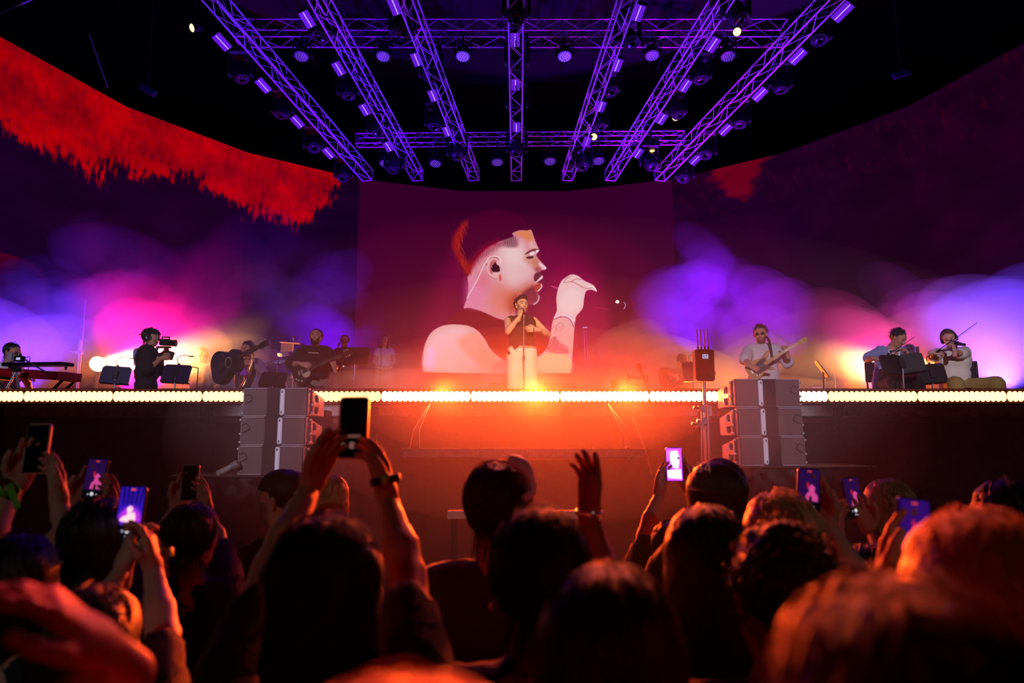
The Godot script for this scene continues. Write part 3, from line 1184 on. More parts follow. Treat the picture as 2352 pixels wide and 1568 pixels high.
	pen(zq([440, 450, 470, 420, 500, 428, 470, 480, 462, 540, 440, 520]), "c0545c", 0.8, 6)
	pen(zq([450, 482, 474, 456, 490, 440, 505, 462, 524, 474, 528, 516, 496, 524, 466, 520]), "2c0820", 1.0, 2)
	stroke(zq([452, 470, 462, 488]), 3.0, "d0a0c0", 0.8)
	pen(zq([522, 548, 540, 552, 541, 592, 524, 594]), "d84434", 0.8, 5)
	stroke(zq([440, 560, 480, 580, 512, 582]), 3.0, "c04848", 0.7, 2)
	stroke(zq([394, 448, 345, 555, 285, 665, 236, 748]), 4.0, "fad4e4")
	for q in [[295, 692], [336, 712], [420, 780], [322, 640]]:
		pen(zq([q[0] - 4, q[1], q[0], q[1] - 4, q[0] + 4, q[1], q[0], q[1] + 4]), "a04060", 0.7, 1)
	# upper arm, forearm, hand
	pen(zp([205, 1400, 204, 1300, 203, 1170, 222, 1070, 268, 990, 340, 942, 440, 920, 560, 925, 640, 960, 705, 1030, 755, 1110, 830, 1172, 920, 1215, 1020, 1225, 1150, 1150, 1210, 1085, 1238, 970, 1262, 872, 1330, 850, 1400, 870, 1432, 905, 1426, 990, 1416, 1100, 1406, 1200, 1396, 1300, 1390, 1400]), "f0b4b4", 1.0, 2)
	pen(zp([230, 1275, 225, 1120, 290, 1000, 440, 945, 560, 960, 640, 1060, 620, 1275]), "fbd0d8", 0.8, 24)
	pen(zp([480, 1040, 640, 980, 720, 1080, 860, 1190, 1000, 1260, 760, 1270, 600, 1180]), "f2a080", 0.6, 20)
	pen(zp([222, 1160, 262, 1090, 300, 1140, 290, 1260, 236, 1262]), "f4d0ff", 0.9, 12)
	pen(zp([760, 1250, 800, 1205, 880, 1190, 960, 1230, 940, 1280, 780, 1282]), "c06a7c", 0.7, 5)
	pen(zp([1110, 1200, 1250, 1120, 1400, 1180, 1390, 1280, 1100, 1280]), "ffd8a0", 0.7, 16)
	pen(zp([1262, 872, 1288, 806, 1284, 720, 1300, 640, 1330, 580, 1372, 548, 1412, 533, 1462, 546, 1520, 590, 1590, 628, 1618, 680, 1572, 662, 1530, 672, 1514, 725, 1500, 800, 1446, 858, 1432, 905, 1370, 866, 1310, 852]), "f8ccd0", 1.0, 2)
	pen(zp([1320, 700, 1400, 640, 1490, 680, 1480, 790, 1400, 840, 1320, 800]), "ffe0e0", 0.7, 14)
	for f in [[1345, 596, 1400, 590, 1450, 606, 1505, 640], [1400, 592, 1450, 572, 1500, 580], [1505, 640, 1540, 650, 1590, 640], [1345, 596, 1370, 560, 1410, 545]]:
		stroke(zp(f), 3.0, "c0605c", 0.8)
	stroke(zp([1545, 640, 1590, 640, 1616, 676]), 5.0, "fff6f4")
	stroke(zp([1262, 868, 1300, 848, 1350, 842, 1400, 868, 1428, 915]), 4.0, "f0e0ff")
	stroke(zp([1264, 880, 1310, 862, 1360, 860, 1400, 890, 1424, 940]), 3.5, "a8407c")
	# tattoos
	for f in [[1300, 910, 1330, 905, 1342, 935, 1318, 965, 1290, 960, 1282, 930, 1300, 910], [1240, 965, 1262, 940, 1280, 950, 1268, 985], [1300, 930, 1320, 950, 1330, 920]]:
		stroke(zp(f), 2.0, "b0606c", 0.8)
	pen(zp([1208, 1060, 1270, 1008, 1305, 1050, 1370, 1090, 1380, 1135, 1310, 1142, 1250, 1132, 1205, 1120]), "9a4a62", 0.6, 5)
	for f in [[1210, 1110, 1260, 1060, 1270, 1010], [1260, 1060, 1310, 1100, 1375, 1130], [1230, 1130, 1270, 1090, 1300, 1052]]:
		stroke(zp(f), 2.0, "6a2844", 0.8)
	# microphone ends and a slim stand in the live picture
	stroke(zp([1244, 622, 1300, 640]), 5.0, "e05088")
	pen(zp([1764, 768, 1780, 752, 1798, 764, 1786, 780]), "ffffff", 1.0, 1)
	stroke(zp([1832, 770, 1846, 792, 1832, 824]), 2.5, "e8c0ff")
	stroke(zp([1596, 792, 1650, 806, 1720, 822]), 2.0, "d0406c", 0.7)
	pen(zp([1498, 942, 1536, 942, 1536, 950, 1498, 950]), "d8c0ff", 1.0, 1, false)
	for x in [1508, 1526]:
		stroke(zp([x, 968, x + 6, 1120, x + 14, 1270]), 1.6, "b070e0", 0.8)
	# the live picture ends above the floor
	var cut := zp([0, 1286])
	canvas.fill_rect(Rect2i(0, int(cut[0].y), 1344, 1024), Color.html("4a0030"))
	return ImageTexture.create_from_image(canvas)

func side_picture(left: bool) -> ImageTexture:
	# plum field; at the left a torn-edged red cloud runs under the top edge, at the right a few scraps of it
	var w := 840
	var h := 640
	var im := Image.create(w, h, false, Image.FORMAT_RGBA8)
	var n := FastNoiseLite.new()
	n.seed = 21 if left else 34
	n.frequency = 0.012
	n.fractal_octaves = 4
	var fine := FastNoiseLite.new()
	fine.seed = 4
	fine.frequency = 0.035
	fine.fractal_octaves = 3
	var plum := Color.html("1a0020") if left else Color.html("1e0018")
	var red := Color.html("c80000")
	for y in h:
		for x in w:
			var m := (x / 840.0) * 8.4                   # metres along the wall, from its far left
			var top := y / 100.0                          # metres below the top edge
			var a := n.get_noise_2d(x * 0.6, y * 1.0)
			var b := fine.get_noise_2d(x * 2.2, y * 0.7)
			var c := plum * (1.0 + 0.35 * a)
			if (x / 280) % 2 == (1 if left else 0):
				c = c * 1.1
			var amount := 0.0
			if left:
				var depth := 1.5 + 0.35 * a + 0.3 * b + 0.2 * sin(m * 1.1)
				if m > 6.9:
					depth -= (m - 6.9) * 1.2
				amount = clampf((depth - top) * 4.0, 0.0, 1.0) * (0.8 + 0.3 * a + 0.15 * b)
				if m < 1.5 and top > 3.6 and top < 5.6:
					amount = maxf(amount, 0.45 * (1.5 - m) / 1.5 + 0.35 * a)
			else:
				amount = clampf((0.55 + a * 0.5 - absf(m - 1.9) * 0.6 - top * 0.5) * 2.0, 0.0, 0.45)
				amount = maxf(amount, clampf((b - 0.32) * 0.8, 0.0, 0.12) * clampf(1.8 - top, 0.0, 1.0))
			c = c.lerp(red, clampf(amount, 0.0, 1.0))
			c.a = 1.0
			im.set_pixel(x, y, c)
	return ImageTexture.create_from_image(im)

func screen_material(t: Texture2D, energy: float) -> StandardMaterial3D:
	var m := StandardMaterial3D.new()
	m.resource_name = "led_screen"
	m.metallic_specular = 0.12
	m.albedo_color = Color.html("0a0407")
	m.roughness = 0.7
	m.emission_enabled = true
	m.emission_texture = t
	m.emission_energy_multiplier = energy
	return m

func led_wall() -> void:
	var faces := [[-4, -2, "wall_left", side_picture(true)], [-1, 1, "wall_back", singer_picture()], [2, 4, "wall_right", side_picture(false)]]
	var labels := {"wall_left": "left wing of the curved screen wall with a torn red cloud", "wall_back": "middle of the curved screen wall showing a singer in profile", "wall_right": "dark plum right wing of the curved screen wall"}
	var ring := func(k: float) -> Vector3:
		var a := deg_to_rad(18.3) * k
		return Vector3(0.1 + sin(a) * 8.8, 0, -9.2 - cos(a) * 8.8)
	for f in faces:
		var wall := Node3D.new()
		wall.name = f[2]
		add_child(wall)
		structure(wall, labels[f[2]])
		var m := screen_material(f[3], 0.85)
		for k in range(f[0], f[1] + 1):
			var a: Vector3 = ring.call(k - 0.5)
			var b: Vector3 = ring.call(k + 0.5)
			var g := Geo.new()
			var inward := (Vector3(0.1, 0, -9.2) - (a + b) * 0.5).normalized()
			var u0: float = float(k - f[0]) / (f[1] - f[0] + 1)
			var u1: float = float(k - f[0] + 1) / (f[1] - f[0] + 1)
			var i0 := g.vert(a + Vector3.UP * 8.45, inward, Vector2(u0, 0))
			var i1 := g.vert(b + Vector3.UP * 8.45, inward, Vector2(u1, 0))
			var i2 := g.vert(b + Vector3.UP * FOOT, inward, Vector2(u1, 1))
			var i3 := g.vert(a + Vector3.UP * FOOT, inward, Vector2(u0, 1))
			g.quad(i0, i1, i2, i3)
			put(g.mesh(), "screen_panel", m, wall)
			g = Geo.new()
			var mid := (a + b) * 0.5 - inward * 0.08
			g.xf = Transform3D(frame(Vector3.UP, inward), mid + Vector3.UP * (FOOT + 3.2))
			g.box(Vector3(2.8, 6.44, 0.12), Vector3.ZERO, 0.01)
			put(g.mesh(), "screen_case", mat("0a080a", 0.7), wall)

# ---------------------------------------------------------------- stage structure
func stage() -> void:
	# ground, roof, deck
	var ground := put(box_mesh(Vector3(60, 0.4, 50), 0.0, Vector3(0, -0.2, -5)), "floor", mat("1c1917", 0.9, 0.0, "worn"), self)
	structure(ground, "dark trodden ground under the crowd")
	var roof := put(box_mesh(Vector3(34, 0.3, 20), 0.0, Vector3(0, 12.6, -14)), "ceiling", mat("040304", 0.95), self)
	structure(roof, "black roof sheet over the stage")
	var back := put(box_mesh(Vector3(34, 10.6, 0.3), 0.0, Vector3(0, 7.3, -23.5)), "wall_rear", mat("050405", 0.95), self)
	structure(back, "black cloth closing the rear of the stage")
	for s in [-1.0, 1.0]:
		var side := put(box_mesh(Vector3(0.3, 12.6, 15), 0.0, Vector3(s * 16.5, 6.3, -16)), "wall_wing_left" if s < 0.0 else "wall_wing_right", mat("050405", 0.95), self)
		structure(side, "black cloth closing the side of the stage")
	var deck := Node3D.new()
	deck.name = "floor_stage"
	add_child(deck)
	structure(deck, "dark stage floor of square deck plates")
	for x in range(-7, 7):
		for z in 6:
			put(box_mesh(Vector3(1.97, 0.08, 1.97), 0.008, Vector3(x * 2.0 + 1.0, DECK - 0.04, -8.85 - z * 2.0)), "deck_plate", mat("18141a", 0.45, 0.0, "worn"), deck)
	# raised front edge: rail with light battens, aluminium beams and brackets, black sheeting
	var z := -7.6
	var rail := put(box_mesh(Vector3(28, 0.3, 0.22), 0.01, Vector3(0, LIP - 0.17, z - 0.14)), "trim_1", mat("171216", 0.6), self)
	structure(rail, "dark raised rail along the front edge of the stage")
	var bead_on := [glow("ffb070", 4.5), glow("ffb888", 8.0)]
	var bead := Geo.new()
	bead.ball(Vector3.ZERO, Vector3(0.038, 0.06, 0.02), 6, 8)
	var bead_mesh := bead.mesh()
	for k in 13:
		var x0 := -6.4 + k * 0.99
		var b := thing("light_batten", "%s glowing warm white light batten from the left on the stage edge" % ["first", "second", "third", "fourth", "fifth", "sixth", "seventh", "eighth", "ninth", "tenth", "eleventh", "twelfth", "thirteenth"][k], "light", Vector3(x0 + 0.495, LIP - 0.1, z), 0.0, "light battens along the stage edge")
		put(box_mesh(Vector3(0.985, 0.165, 0.06), 0.008, Vector3(0, 0, -0.01)), "housing", mat("4a2410", 0.4, 0.3), b)
		for y in [-0.08, 0.08]:
			put(box_mesh(Vector3(0.985, 0.008, 0.07), 0.002, Vector3(0, y, 0.035)), "shade", mat("5a2a10", 0.4, 0.3), b)
		for j in 17:
			put(bead_mesh, "led_bead", bead_on[int(k > 4 and k < 10)], b, Transform3D(Basis.IDENTITY, Vector3(-0.456 + j * 0.057, 0, 0.026)))
	# beams: grey aluminium lengths with gaps where brackets sit
	for s in [[15, 470], [492, 850], [872, 940], [966, 1290], [1310, 1600], [1625, 1910], [1936, 2352]]:
		var a := at(s[0], 942, 7.62)
		var b2 := at(s[1], 942, 7.62)
		var beam := thing("aluminium_beam", beam_label(s[0]), "beam", Vector3((a.x + b2.x) * 0.5, 2.125, z - 0.03), 0.0, "aluminium beams under the stage edge")
		put(box_mesh(Vector3(b2.x - a.x, 0.115, 0.06), 0.006), "beam_web", mat("b8aeb0", 0.45, 0.2, "worn"), beam)
		for e in [-1.0, 1.0]:
			put(box_mesh(Vector3(b2.x - a.x, 0.012, 0.075), 0.003, Vector3(0, e * 0.056, 0.008)), "flange", mat("c4babc", 0.4, 0.3, "worn"), beam)
			put(box_mesh(Vector3(0.012, 0.1, 0.08), 0.003, Vector3(e * (b2.x - a.x) * 0.497, 0, 0.008)), "end_plate", mat("a59a9c", 0.4, 0.5), beam)
	for x in [481, 861, 953, 1300, 1612, 1923]:
		var p := at(x, 945, 7.64)
		var br := thing("stage_bracket", "dark bracket with a white bolt %s" % {481: "left of the left loudspeaker stack", 861: "right of the left loudspeaker stack", 953: "at the left end of the hanging grey beam", 1300: "in the middle of the stage edge", 1612: "behind the antenna mast", 1923: "right of the right loudspeaker stack"}[x], "bracket", Vector3(p.x, 2.1, z - 0.06), 0.0, "brackets under the stage edge")
		put(box_mesh(Vector3(0.085, 0.22, 0.1), 0.008, Vector3(0, -0.05, 0)), "plate", mat("2a2022", 0.5, 0.4), br)
		put(box_mesh(Vector3(0.1, 0.03, 0.12), 0.005, Vector3(0, 0.075, 0.03)), "cap_plate", mat("8a8084", 0.4, 0.6), br)
		put(unit_ball, "bolt", mat("d8d2d6", 0.3, 0.7), br, Transform3D(Basis().scaled(Vector3(0.015, 0.02, 0.012)), Vector3(-0.045, 0.06, 0.09)))
		put(box_mesh(Vector3(0.05, 0.3, 0.05), 0.004, Vector3(0, -0.3, -0.02)), "leg_stub", mat("3a3032", 0.5, 0.5), br)
	var under := put(box_mesh(Vector3(28, 0.07, 0.05), 0.006, Vector3(0, 2.02, z - 0.1)), "trim_2", mat("2c1a18", 0.5), self)
	structure(under, "brown timber runner below the beams")
	# black sheeting: a hanging sheet with real folds
	for part in [[-11.0, -0.9, "wall_skirt_left"], [-0.9, 1.9, "wall_skirt_middle"], [1.9, 11.0, "wall_skirt_right"]]:
		var g := Geo.new()
		var nx := int((part[1] - part[0]) * 22)
		var ny := 46
		var first := g.v.size()
		for i in nx + 1:
			for j in ny + 1:
				var x: float = lerpf(part[0], part[1], float(i) / nx)
				var y := lerpf(1.99, 0.0, float(j) / ny)
				var amp := 0.05 if part[2] != "wall_skirt_middle" else 0.02
				var d := noise.get_noise_2d(x * 30.0 - y * 34.0, y * 46.0) * amp + noise.get_noise_2d(x * 90.0, y * 30.0 + 70.0) * amp * 0.5 + noise.get_noise_2d(x * 200.0 + y * 150.0, y * 260.0) * amp * 0.25
				g.vert(Vector3(x, y, z - 0.06 + d * 1.8 + (1.99 - y) * 0.05), Vector3.BACK)
		for i in nx:
			for j in ny:
				var q := first + i * (ny + 1) + j
				g.quad(q, q + ny + 1, q + ny + 2, q + 1)
		soften(g)
		var m := StandardMaterial3D.new()
		m.resource_name = "black_sheeting"
		m.albedo_color = Color.html("080708")
		m.roughness = 0.4 if part[2] != "wall_skirt_middle" else 0.6
		m.metallic_specular = 0.45
		m.normal_enabled = true
		m.normal_texture = noise_map(0.3, 7.0)
		m.normal_scale = 1.0
		m.uv1_triplanar = true
		m.uv1_scale = Vector3(2.2, 2.2, 2.2)
		var o := put(g.mesh(), part[2], m, self)
		structure(o, "glossy crinkled black sheeting hung below the stage edge")
	# two grey beams hanging in front of the sheeting and the things that hold them
	var u := thing("hanging_beam", "long grey beam hanging in front of the black sheeting, above the shorter one", "beam", at(1202, 1040, 6.3))
	put(box_mesh(Vector3(2.2, 0.088, 0.07), 0.008), "beam_web", mat("d0c0c4", 0.5, 0.1, "worn"), u)
	for e in [-1.0, 1.0]:
		put(box_mesh(Vector3(0.01, 0.085, 0.075), 0.003, Vector3(e * 1.102, 0, 0)), "end_plate", mat("b0a4a4", 0.4, 0.5), u)
	for x in [-1.0, 0.95]:
		for d in [-0.04, 0.05]:
			put(tube_mesh([Vector3(x + d, 0.04, 0.0), Vector3(x + d * 0.6, 0.2, -0.1), Vector3(x, 0.5, -1.2)], [0.006], 5), "strap", mat("9a8e90", 0.45), u)
	put(box_mesh(Vector3(0.03, 0.11, 0.08), 0.004, Vector3(0.95, 0, 0)), "clamp", mat("d0c4c4", 0.3, 0.6), u)
	var low := thing("step_beam", "short pale beam low down between the heads of the crowd", "beam", at(1205, 1181, 6.0))
	put(box_mesh(Vector3(1.32, 0.068, 0.12), 0.006), "beam_web", mat("e0d4cc", 0.5, 0.0, "worn"), low)
	for x in [-0.6, 0.6]:
		rod(low, "leg", Vector3(x, -0.03, 0), Vector3(x, -low.position.y, -0.05), 0.025, mat("3a3234", 0.5, 0.5))
	var ch := thing("safety_chain", "slack chain hanging from the stage edge beside the antenna mast", "chain", Vector3.ZERO)
	var pts := arc_points([at(1452, 950, 7.56), at(1455, 965, 7.4), at(1470, 1000, 7.1), at(1487, 1050, 7.0), at(1498, 1092, 6.95)], 6)
	var link := Geo.new()
	var lp := []
	for k in 9:
		var a := TAU * k / 8.0
		lp.append(Vector3(cos(a) * 0.009, sin(a) * 0.016, 0))
	link.tube(lp, [0.003], 5, false)
	var link_mesh := link.mesh()
	for k in pts.size() - 1:
		var bas := frame(pts[k + 1] - pts[k], Vector3.BACK if k % 2 == 0 else Vector3.RIGHT)
		put(link_mesh, "link", mat("b8a8a8", 0.35, 0.7), ch, Transform3D(bas, pts[k]))

func beam_label(x: int) -> String:
	return "grey aluminium beam under the stage edge " + {15: "at the far left, below the keyboards", 492: "behind the left loudspeaker stack", 872: "short, right of the raised centre phone", 966: "left of the middle, in the orange glow", 1310: "right of the middle, in the orange glow", 1625: "behind the right loudspeaker stack", 1936: "at the far right, below the violinists"}[x]

func soften(g: Geo) -> void:
	# smooth normals from the faces
	var sum := PackedVector3Array()
	sum.resize(g.v.size())
	for k in range(0, g.i.size(), 3):
		var a := g.i[k]
		var b := g.i[k + 1]
		var d := g.i[k + 2]
		var q := (g.v[a] - g.v[d]).cross(g.v[a] - g.v[b])
		sum[a] += q
		sum[b] += q
		sum[d] += q
	for k in g.v.size():
		g.n[k] = sum[k].normalized()

# ---------------------------------------------------------------- roof trusses and what hangs on them
var violet_bar: StandardMaterial3D

func truss(called: String, label: String, a: Vector3, b: Vector3, w: float, step: float, m: Material) -> Node3D:
	var t := thing(called, label, "truss", a)
	var dir := b - a
	var bas := frame(dir, Vector3.UP)            # x across, y along, z up
	var corner := func(k: int, s: float) -> Vector3:
		return bas * Vector3([-1, 1, 1, -1][k] * w * 0.5, s, [-1, -1, 1, 1][k] * w * 0.5)
	var l := dir.length()
	for k in 4:
		rod(t, "chord", corner.call(k, 0.0), corner.call(k, l), 0.02, m)
	var n := int(l / step)
	for s in n:
		var y0 := l * s / n
		var y1 := l * (s + 1) / n
		for k in 4:
			var k2 := (k + 1) % 4
			rod(t, "brace", corner.call(k if s % 2 == 0 else k2, y0), corner.call(k2 if s % 2 == 0 else k, y1), 0.009, m)
	for y in [0.0, l]:
		for k in 4:
			rod(t, "end_brace", corner.call(k, y), corner.call((k + 1) % 4, y), 0.016, m)
	return t

func nearest(p: Vector3, a: Vector3, b: Vector3) -> Vector3:
	return Geometry3D.get_closest_point_to_segment(p, a, b)

func strobe_bar(where: Vector3, along: Vector3, label: String, hook: Vector3) -> void:
	var t := thing("strobe_bar", label, "stage light", where, 0.0, "violet strobe bars under the roof trusses")
	var face := (EYE - where).normalized().lerp(Vector3.DOWN, 0.2).normalized()
	var bas := frame(along, face)
	put(box_mesh(Vector3(0.2, 0.42, 0.07), 0.012, Vector3(0, 0, -0.04)), "housing", mat("121014", 0.5), t, Transform3D(bas, Vector3.ZERO))
	put(box_mesh(Vector3(0.175, 0.39, 0.012), 0.003), "light_face", glow("6a18e0", 0.8), t, Transform3D(bas, Vector3.ZERO))
	put(box_mesh(Vector3(0.02, 0.37, 0.014), 0.003, Vector3(0, 0, 0.004)), "light_tube", glow("a080ff", 1.6), t, Transform3D(bas, Vector3.ZERO))
	put(box_mesh(Vector3(0.03, 0.03, 0.3), 0.004, Vector3(0, 0.1, -0.2)), "yoke", mat("161418", 0.5), t, Transform3D(bas, Vector3.ZERO))
	rod(t, "outrigger", -bas.z * 0.3, hook - where, 0.014, mat("161418", 0.5))

var moving_head_parts := []
func moving_head(where: Vector3, label: String, aim: Vector3, hook: Vector3, size := 1.0) -> void:
	# body box against the truss above, yoke arms, round head with a glass front
	var t := thing("moving_head", label, "stage light", where, 0.0, "moving heads under the roof trusses")
	t.scale = Vector3.ONE * size
	if moving_head_parts.is_empty():
		var g := Geo.new()
		g.lathe([Vector2(0, -0.17), Vector2(0.09, -0.165), Vector2(0.125, -0.1), Vector2(0.13, 0.06), Vector2(0.11, 0.14), Vector2(0.1, 0.145), Vector2(0.095, 0.125), Vector2(0.0, 0.12)], 16)
		var q := Geo.new()
		q.ball(Vector3.ZERO, Vector3(0.092, 0.035, 0.092), 8, 14)
		moving_head_parts = [box_mesh(Vector3(0.34, 0.14, 0.26), 0.03, Vector3(0, 0.3, 0)), box_mesh(Vector3(0.045, 0.36, 0.12), 0.015), g.mesh(), q.mesh()]
	var shell := mat("100e12", 0.45)
	put(moving_head_parts[0], "base", shell, t)
	for e in [-1.0, 1.0]:
		put(moving_head_parts[1], "yoke_arm", shell, t, Transform3D(Basis(), Vector3(e * 0.165, 0.1, 0)))
	var bas := frame(aim, Vector3.RIGHT)
	put(moving_head_parts[2], "lamp_head", shell, t, Transform3D(bas, Vector3.ZERO))
	put(moving_head_parts[3], "front_glass", mat("2a2630", 0.06, 0.3), t, Transform3D(bas, bas.y * 0.13))
	for e in [-0.1, 0.1]:
		rod(t, "clamp", Vector3(e, 0.36, 0), (hook - where) / size + Vector3(e, 0.0, 0.0), 0.016, mat("2a282c", 0.4, 0.6))

func wash_light(where: Vector3, label: String, lit: float, hook: float) -> void:
	var t := thing("wash_light", label, "stage light", where, 0.0, "round violet wash lights on the cross trusses")
	var g := Geo.new()
	g.lathe([Vector2(0, 0.26), Vector2(0.1, 0.25), Vector2(0.155, 0.16), Vector2(0.165, 0.0), Vector2(0.15, -0.005), Vector2(0.15, 0.015), Vector2(0.0, 0.015)], 18)
	var tip := Basis(Vector3.RIGHT, -0.3)
	put(g.mesh(), "housing", mat("100e12", 0.5), t, Transform3D(tip, Vector3.ZERO))
	g = Geo.new()
	g.lathe([Vector2(0, -0.012), Vector2(0.1, -0.01), Vector2(0.145, 0.004)], 18)
	put(g.mesh(), "light_face", glow("5a2ae0", lit), t, Transform3D(tip, Vector3.ZERO))
	g = Geo.new()
	for r in [[0.0, 1], [0.05, 6], [0.1, 12]]:
		for k in r[1]:
			g.ball(Vector3(cos(TAU * k / r[1]) * r[0], -0.012, sin(TAU * k / r[1]) * r[0]), Vector3(0.016, 0.008, 0.016), 4, 6)
	put(g.mesh(), "light_cells", glow("8c5aff", lit * 1.8), t, Transform3D(tip, Vector3.ZERO))
	for e in [-1.0, 1.0]:
		put(box_mesh(Vector3(0.02, 0.34, 0.05), 0.004, Vector3(e * 0.18, 0.16, 0)), "yoke_arm", mat("141216", 0.5), t)
	put(box_mesh(Vector3(0.38, 0.03, 0.05), 0.004, Vector3(0, 0.33, 0)), "yoke_bar", mat("141216", 0.5), t)
	rod(t, "clamp", Vector3(0, 0.33, 0), Vector3(0, maxf(hook - where.y, 0.36), 0), 0.022, mat("2a282c", 0.4, 0.6))

func blinder(where: Vector3, label: String, aim: Vector3, energy := 4.0, cone := 9.0) -> void:
	var t := thing("warm_spotlight", label, "stage light", where, 0.0, "small warm spotlights in the roof")
	var bas := frame(aim, Vector3.RIGHT)
	var g := Geo.new()
	g.lathe([Vector2(0, -0.22), Vector2(0.06, -0.2), Vector2(0.085, -0.08), Vector2(0.09, 0.02), Vector2(0.08, 0.03), Vector2(0.075, 0.0), Vector2(0, 0.0)], 14)
	put(g.mesh(), "housing", mat("121014", 0.5), t, Transform3D(bas, Vector3.ZERO))
	g = Geo.new()
	g.ball(Vector3(0, 0.01, 0), Vector3(0.074, 0.03, 0.074), 6, 14)
	put(g.mesh(), "lamp_glass", glow("ffb050", 9.0), t, Transform3D(bas, Vector3.ZERO))
	put(box_mesh(Vector3(0.22, 0.02, 0.04), 0.004, Vector3(0, 0.13, -0.06)), "yoke", mat("161418", 0.5), t)
	rod(t, "drop_pipe", Vector3(0, 0.13, -0.06), Vector3(0, 12.45 - where.y, -0.06), 0.012, mat("141216", 0.5))
	spot("warm_spotlight_beam", where + aim.normalized() * 0.06, where + aim * 4.0, "ff6020", energy, cone, 0.06)

func roof_rig() -> void:
	var alu := mat("b9b4c0", 0.38, 0.55)
	var ends := [[497, 845, 16.3, "first"], [735, 960, 16.9, "second"], [936, 1089, 17.2, "third"], [1185, 1186, 17.2, "middle"], [1440, 1303, 17.2, "fifth"], [1657, 1401, 16.9, "sixth"], [1905, 1514, 16.3, "seventh"]]
	var lines := []
	for e in ends:
		var a := at(e[0], 0, 10.8)
		var b := at(e[1], 404, e[2])
		a += (a - b) * 0.12
		lines.append([a, b])
		truss("roof_truss", "%s violet-lit roof truss %srunning towards the back of the stage" % [e[3], "from the left " if e[3] != "middle" else ""], a, b, 0.26, 0.42, alu)
	truss("cross_truss", "long cross truss near the top of the picture", at(545, 76, 13.6), at(1802, 76, 13.6), 0.4, 0.42, alu)
	truss("cross_truss", "rear cross truss above the screen wall", at(820, 322, 16.7), at(1570, 316, 16.7), 0.26, 0.34, alu)
	# strobe bars hang beside each truss
	var bars := [[510, 97, 683, 280, 605, 197, 755, 352], [706, 45, 778, 158, 838, 252, 892, 337], [907, 15, 957, 137, 995, 220, 1027, 302], [1183, 92, 1184, 195, 1186, 292], [1466, 30, 1417, 150, 1380, 245, 1348, 325], [1637, 103, 1574, 197, 1520, 273, 1465, 352], [1935, 28, 1832, 130, 1745, 217, 1666, 298, 1597, 367]]
	var order := ["first", "second", "third", "fourth", "fifth"]
	for t in 7:
		var a: Vector3 = lines[t][0]
		var b: Vector3 = lines[t][1]
		var ys := []
		for k in range(0, bars[t].size(), 2):
			ys.append([bars[t][k + 1], bars[t][k]])
		ys.sort()
		for k in ys.size():
			var z := lerpf(10.8, 16.6, pow(ys[k][0] / 404.0, 0.85)) - 0.4
			strobe_bar(at(ys[k][1], ys[k][0], z), b - a, "%s violet strobe bar from the front along the %s roof truss" % [order[k], ends[t][3]], nearest(at(ys[k][1], ys[k][0], z), a, b))
	var heads := [[553, 165, 650, 250, 720, 330, 790, 397], [742, 72, 800, 205, 865, 292, 906, 378], [925, 62, 990, 165, 1000, 278, 1050, 348], [1186, 28, 1187, 138, 1187, 236, 1187, 340], [1442, 88, 1397, 200, 1372, 280, 1338, 372], [1690, 30, 1606, 168, 1552, 250, 1492, 372], [1880, 78, 1792, 190, 1698, 272, 1622, 345, 1571, 400]]
	for t in 7:
		for k in range(0, heads[t].size(), 2):
			var y: float = heads[t][k + 1]
			var z := lerpf(10.8, 16.6, pow(y / 404.0, 0.85)) - 0.45
			var aim := Vector3(rng.randf_range(-0.4, 0.4), -1.0, rng.randf_range(0.1, 0.6))
			moving_head(at(heads[t][k], y, z), "%s dark moving head from the front along the %s roof truss" % [order[k / 2], ends[t][3]], aim, nearest(at(heads[t][k], y, z), lines[t][0], lines[t][1]), 1.35)
	var cross := [[692, 130, 13.4, 0.35], [880, 130, 13.4, 0.5], [1063, 130, 13.4, 0.9], [1297, 130, 13.4, 1.0], [1498, 128, 13.4, 0.5], [1672, 130, 13.4, 0.35]]
	for k in 6:
		wash_light(at(cross[k][0], cross[k][1], cross[k][2]), "%s round wash light from the left on the front cross truss" % (order + ["sixth"])[k], cross[k][3], at(1176, 76, 13.6).y - 0.19)
	cross = [[885, 376, 16.57], [1000, 376, 16.57], [1142, 373, 16.57], [1263, 371, 16.57], [1375, 370, 16.57], [1497, 368, 16.57]]
	for k in 6:
		wash_light(at(cross[k][0], cross[k][1], cross[k][2]), "%s round wash light from the left on the rear cross truss" % (order + ["sixth"])[k], 0.3, at(cross[k][0], 322.0 - (cross[k][0] - 820.0) * 0.008, 16.7).y - 0.12)
	blinder(at(443, 64, 12.2), "warm spotlight shining alone at the far left of the roof", Vector3(-0.55, -0.5, 0.7))
	blinder(at(1693, 73, 12.4), "warm spotlight beside the front cross truss at the right", Vector3(0.45, 1.68, -0.7) - at(1693, 73, 12.4), 120.0, 3.4)
	blinder(at(1552, 269, 14.4), "warm spotlight between the sixth and seventh roof trusses", Vector3(0.2, 1.68, -0.8) - at(1552, 269, 14.4), 120.0, 3.4)
	blinder(at(1364, 314, 15.4), "warm spotlight above the rear cross truss", Vector3(-0.4, 1.68, -0.62) - at(1364, 314, 15.4), 120.0, 3.4)
	blinder(at(1498, 342, 15.8), "warm spotlight below the rear cross truss", Vector3(-0.1, 1.68, -0.5) - at(1498, 342, 15.8), 120.0, 3.4)
	# violet light that the strobe bars throw on the trusses
	for t in 7:
		for y in [110, 300]:
			var a: Vector3 = lines[t][0]
			var b: Vector3 = lines[t][1]
			var p := a.lerp(b, 0.35 if y == 110 else 0.78)
			omni("strobe_light", p + Vector3(signf(t - 3.01) * 0.55, -0.7, 0.5), "4a1cff", 0.9, 0.15)
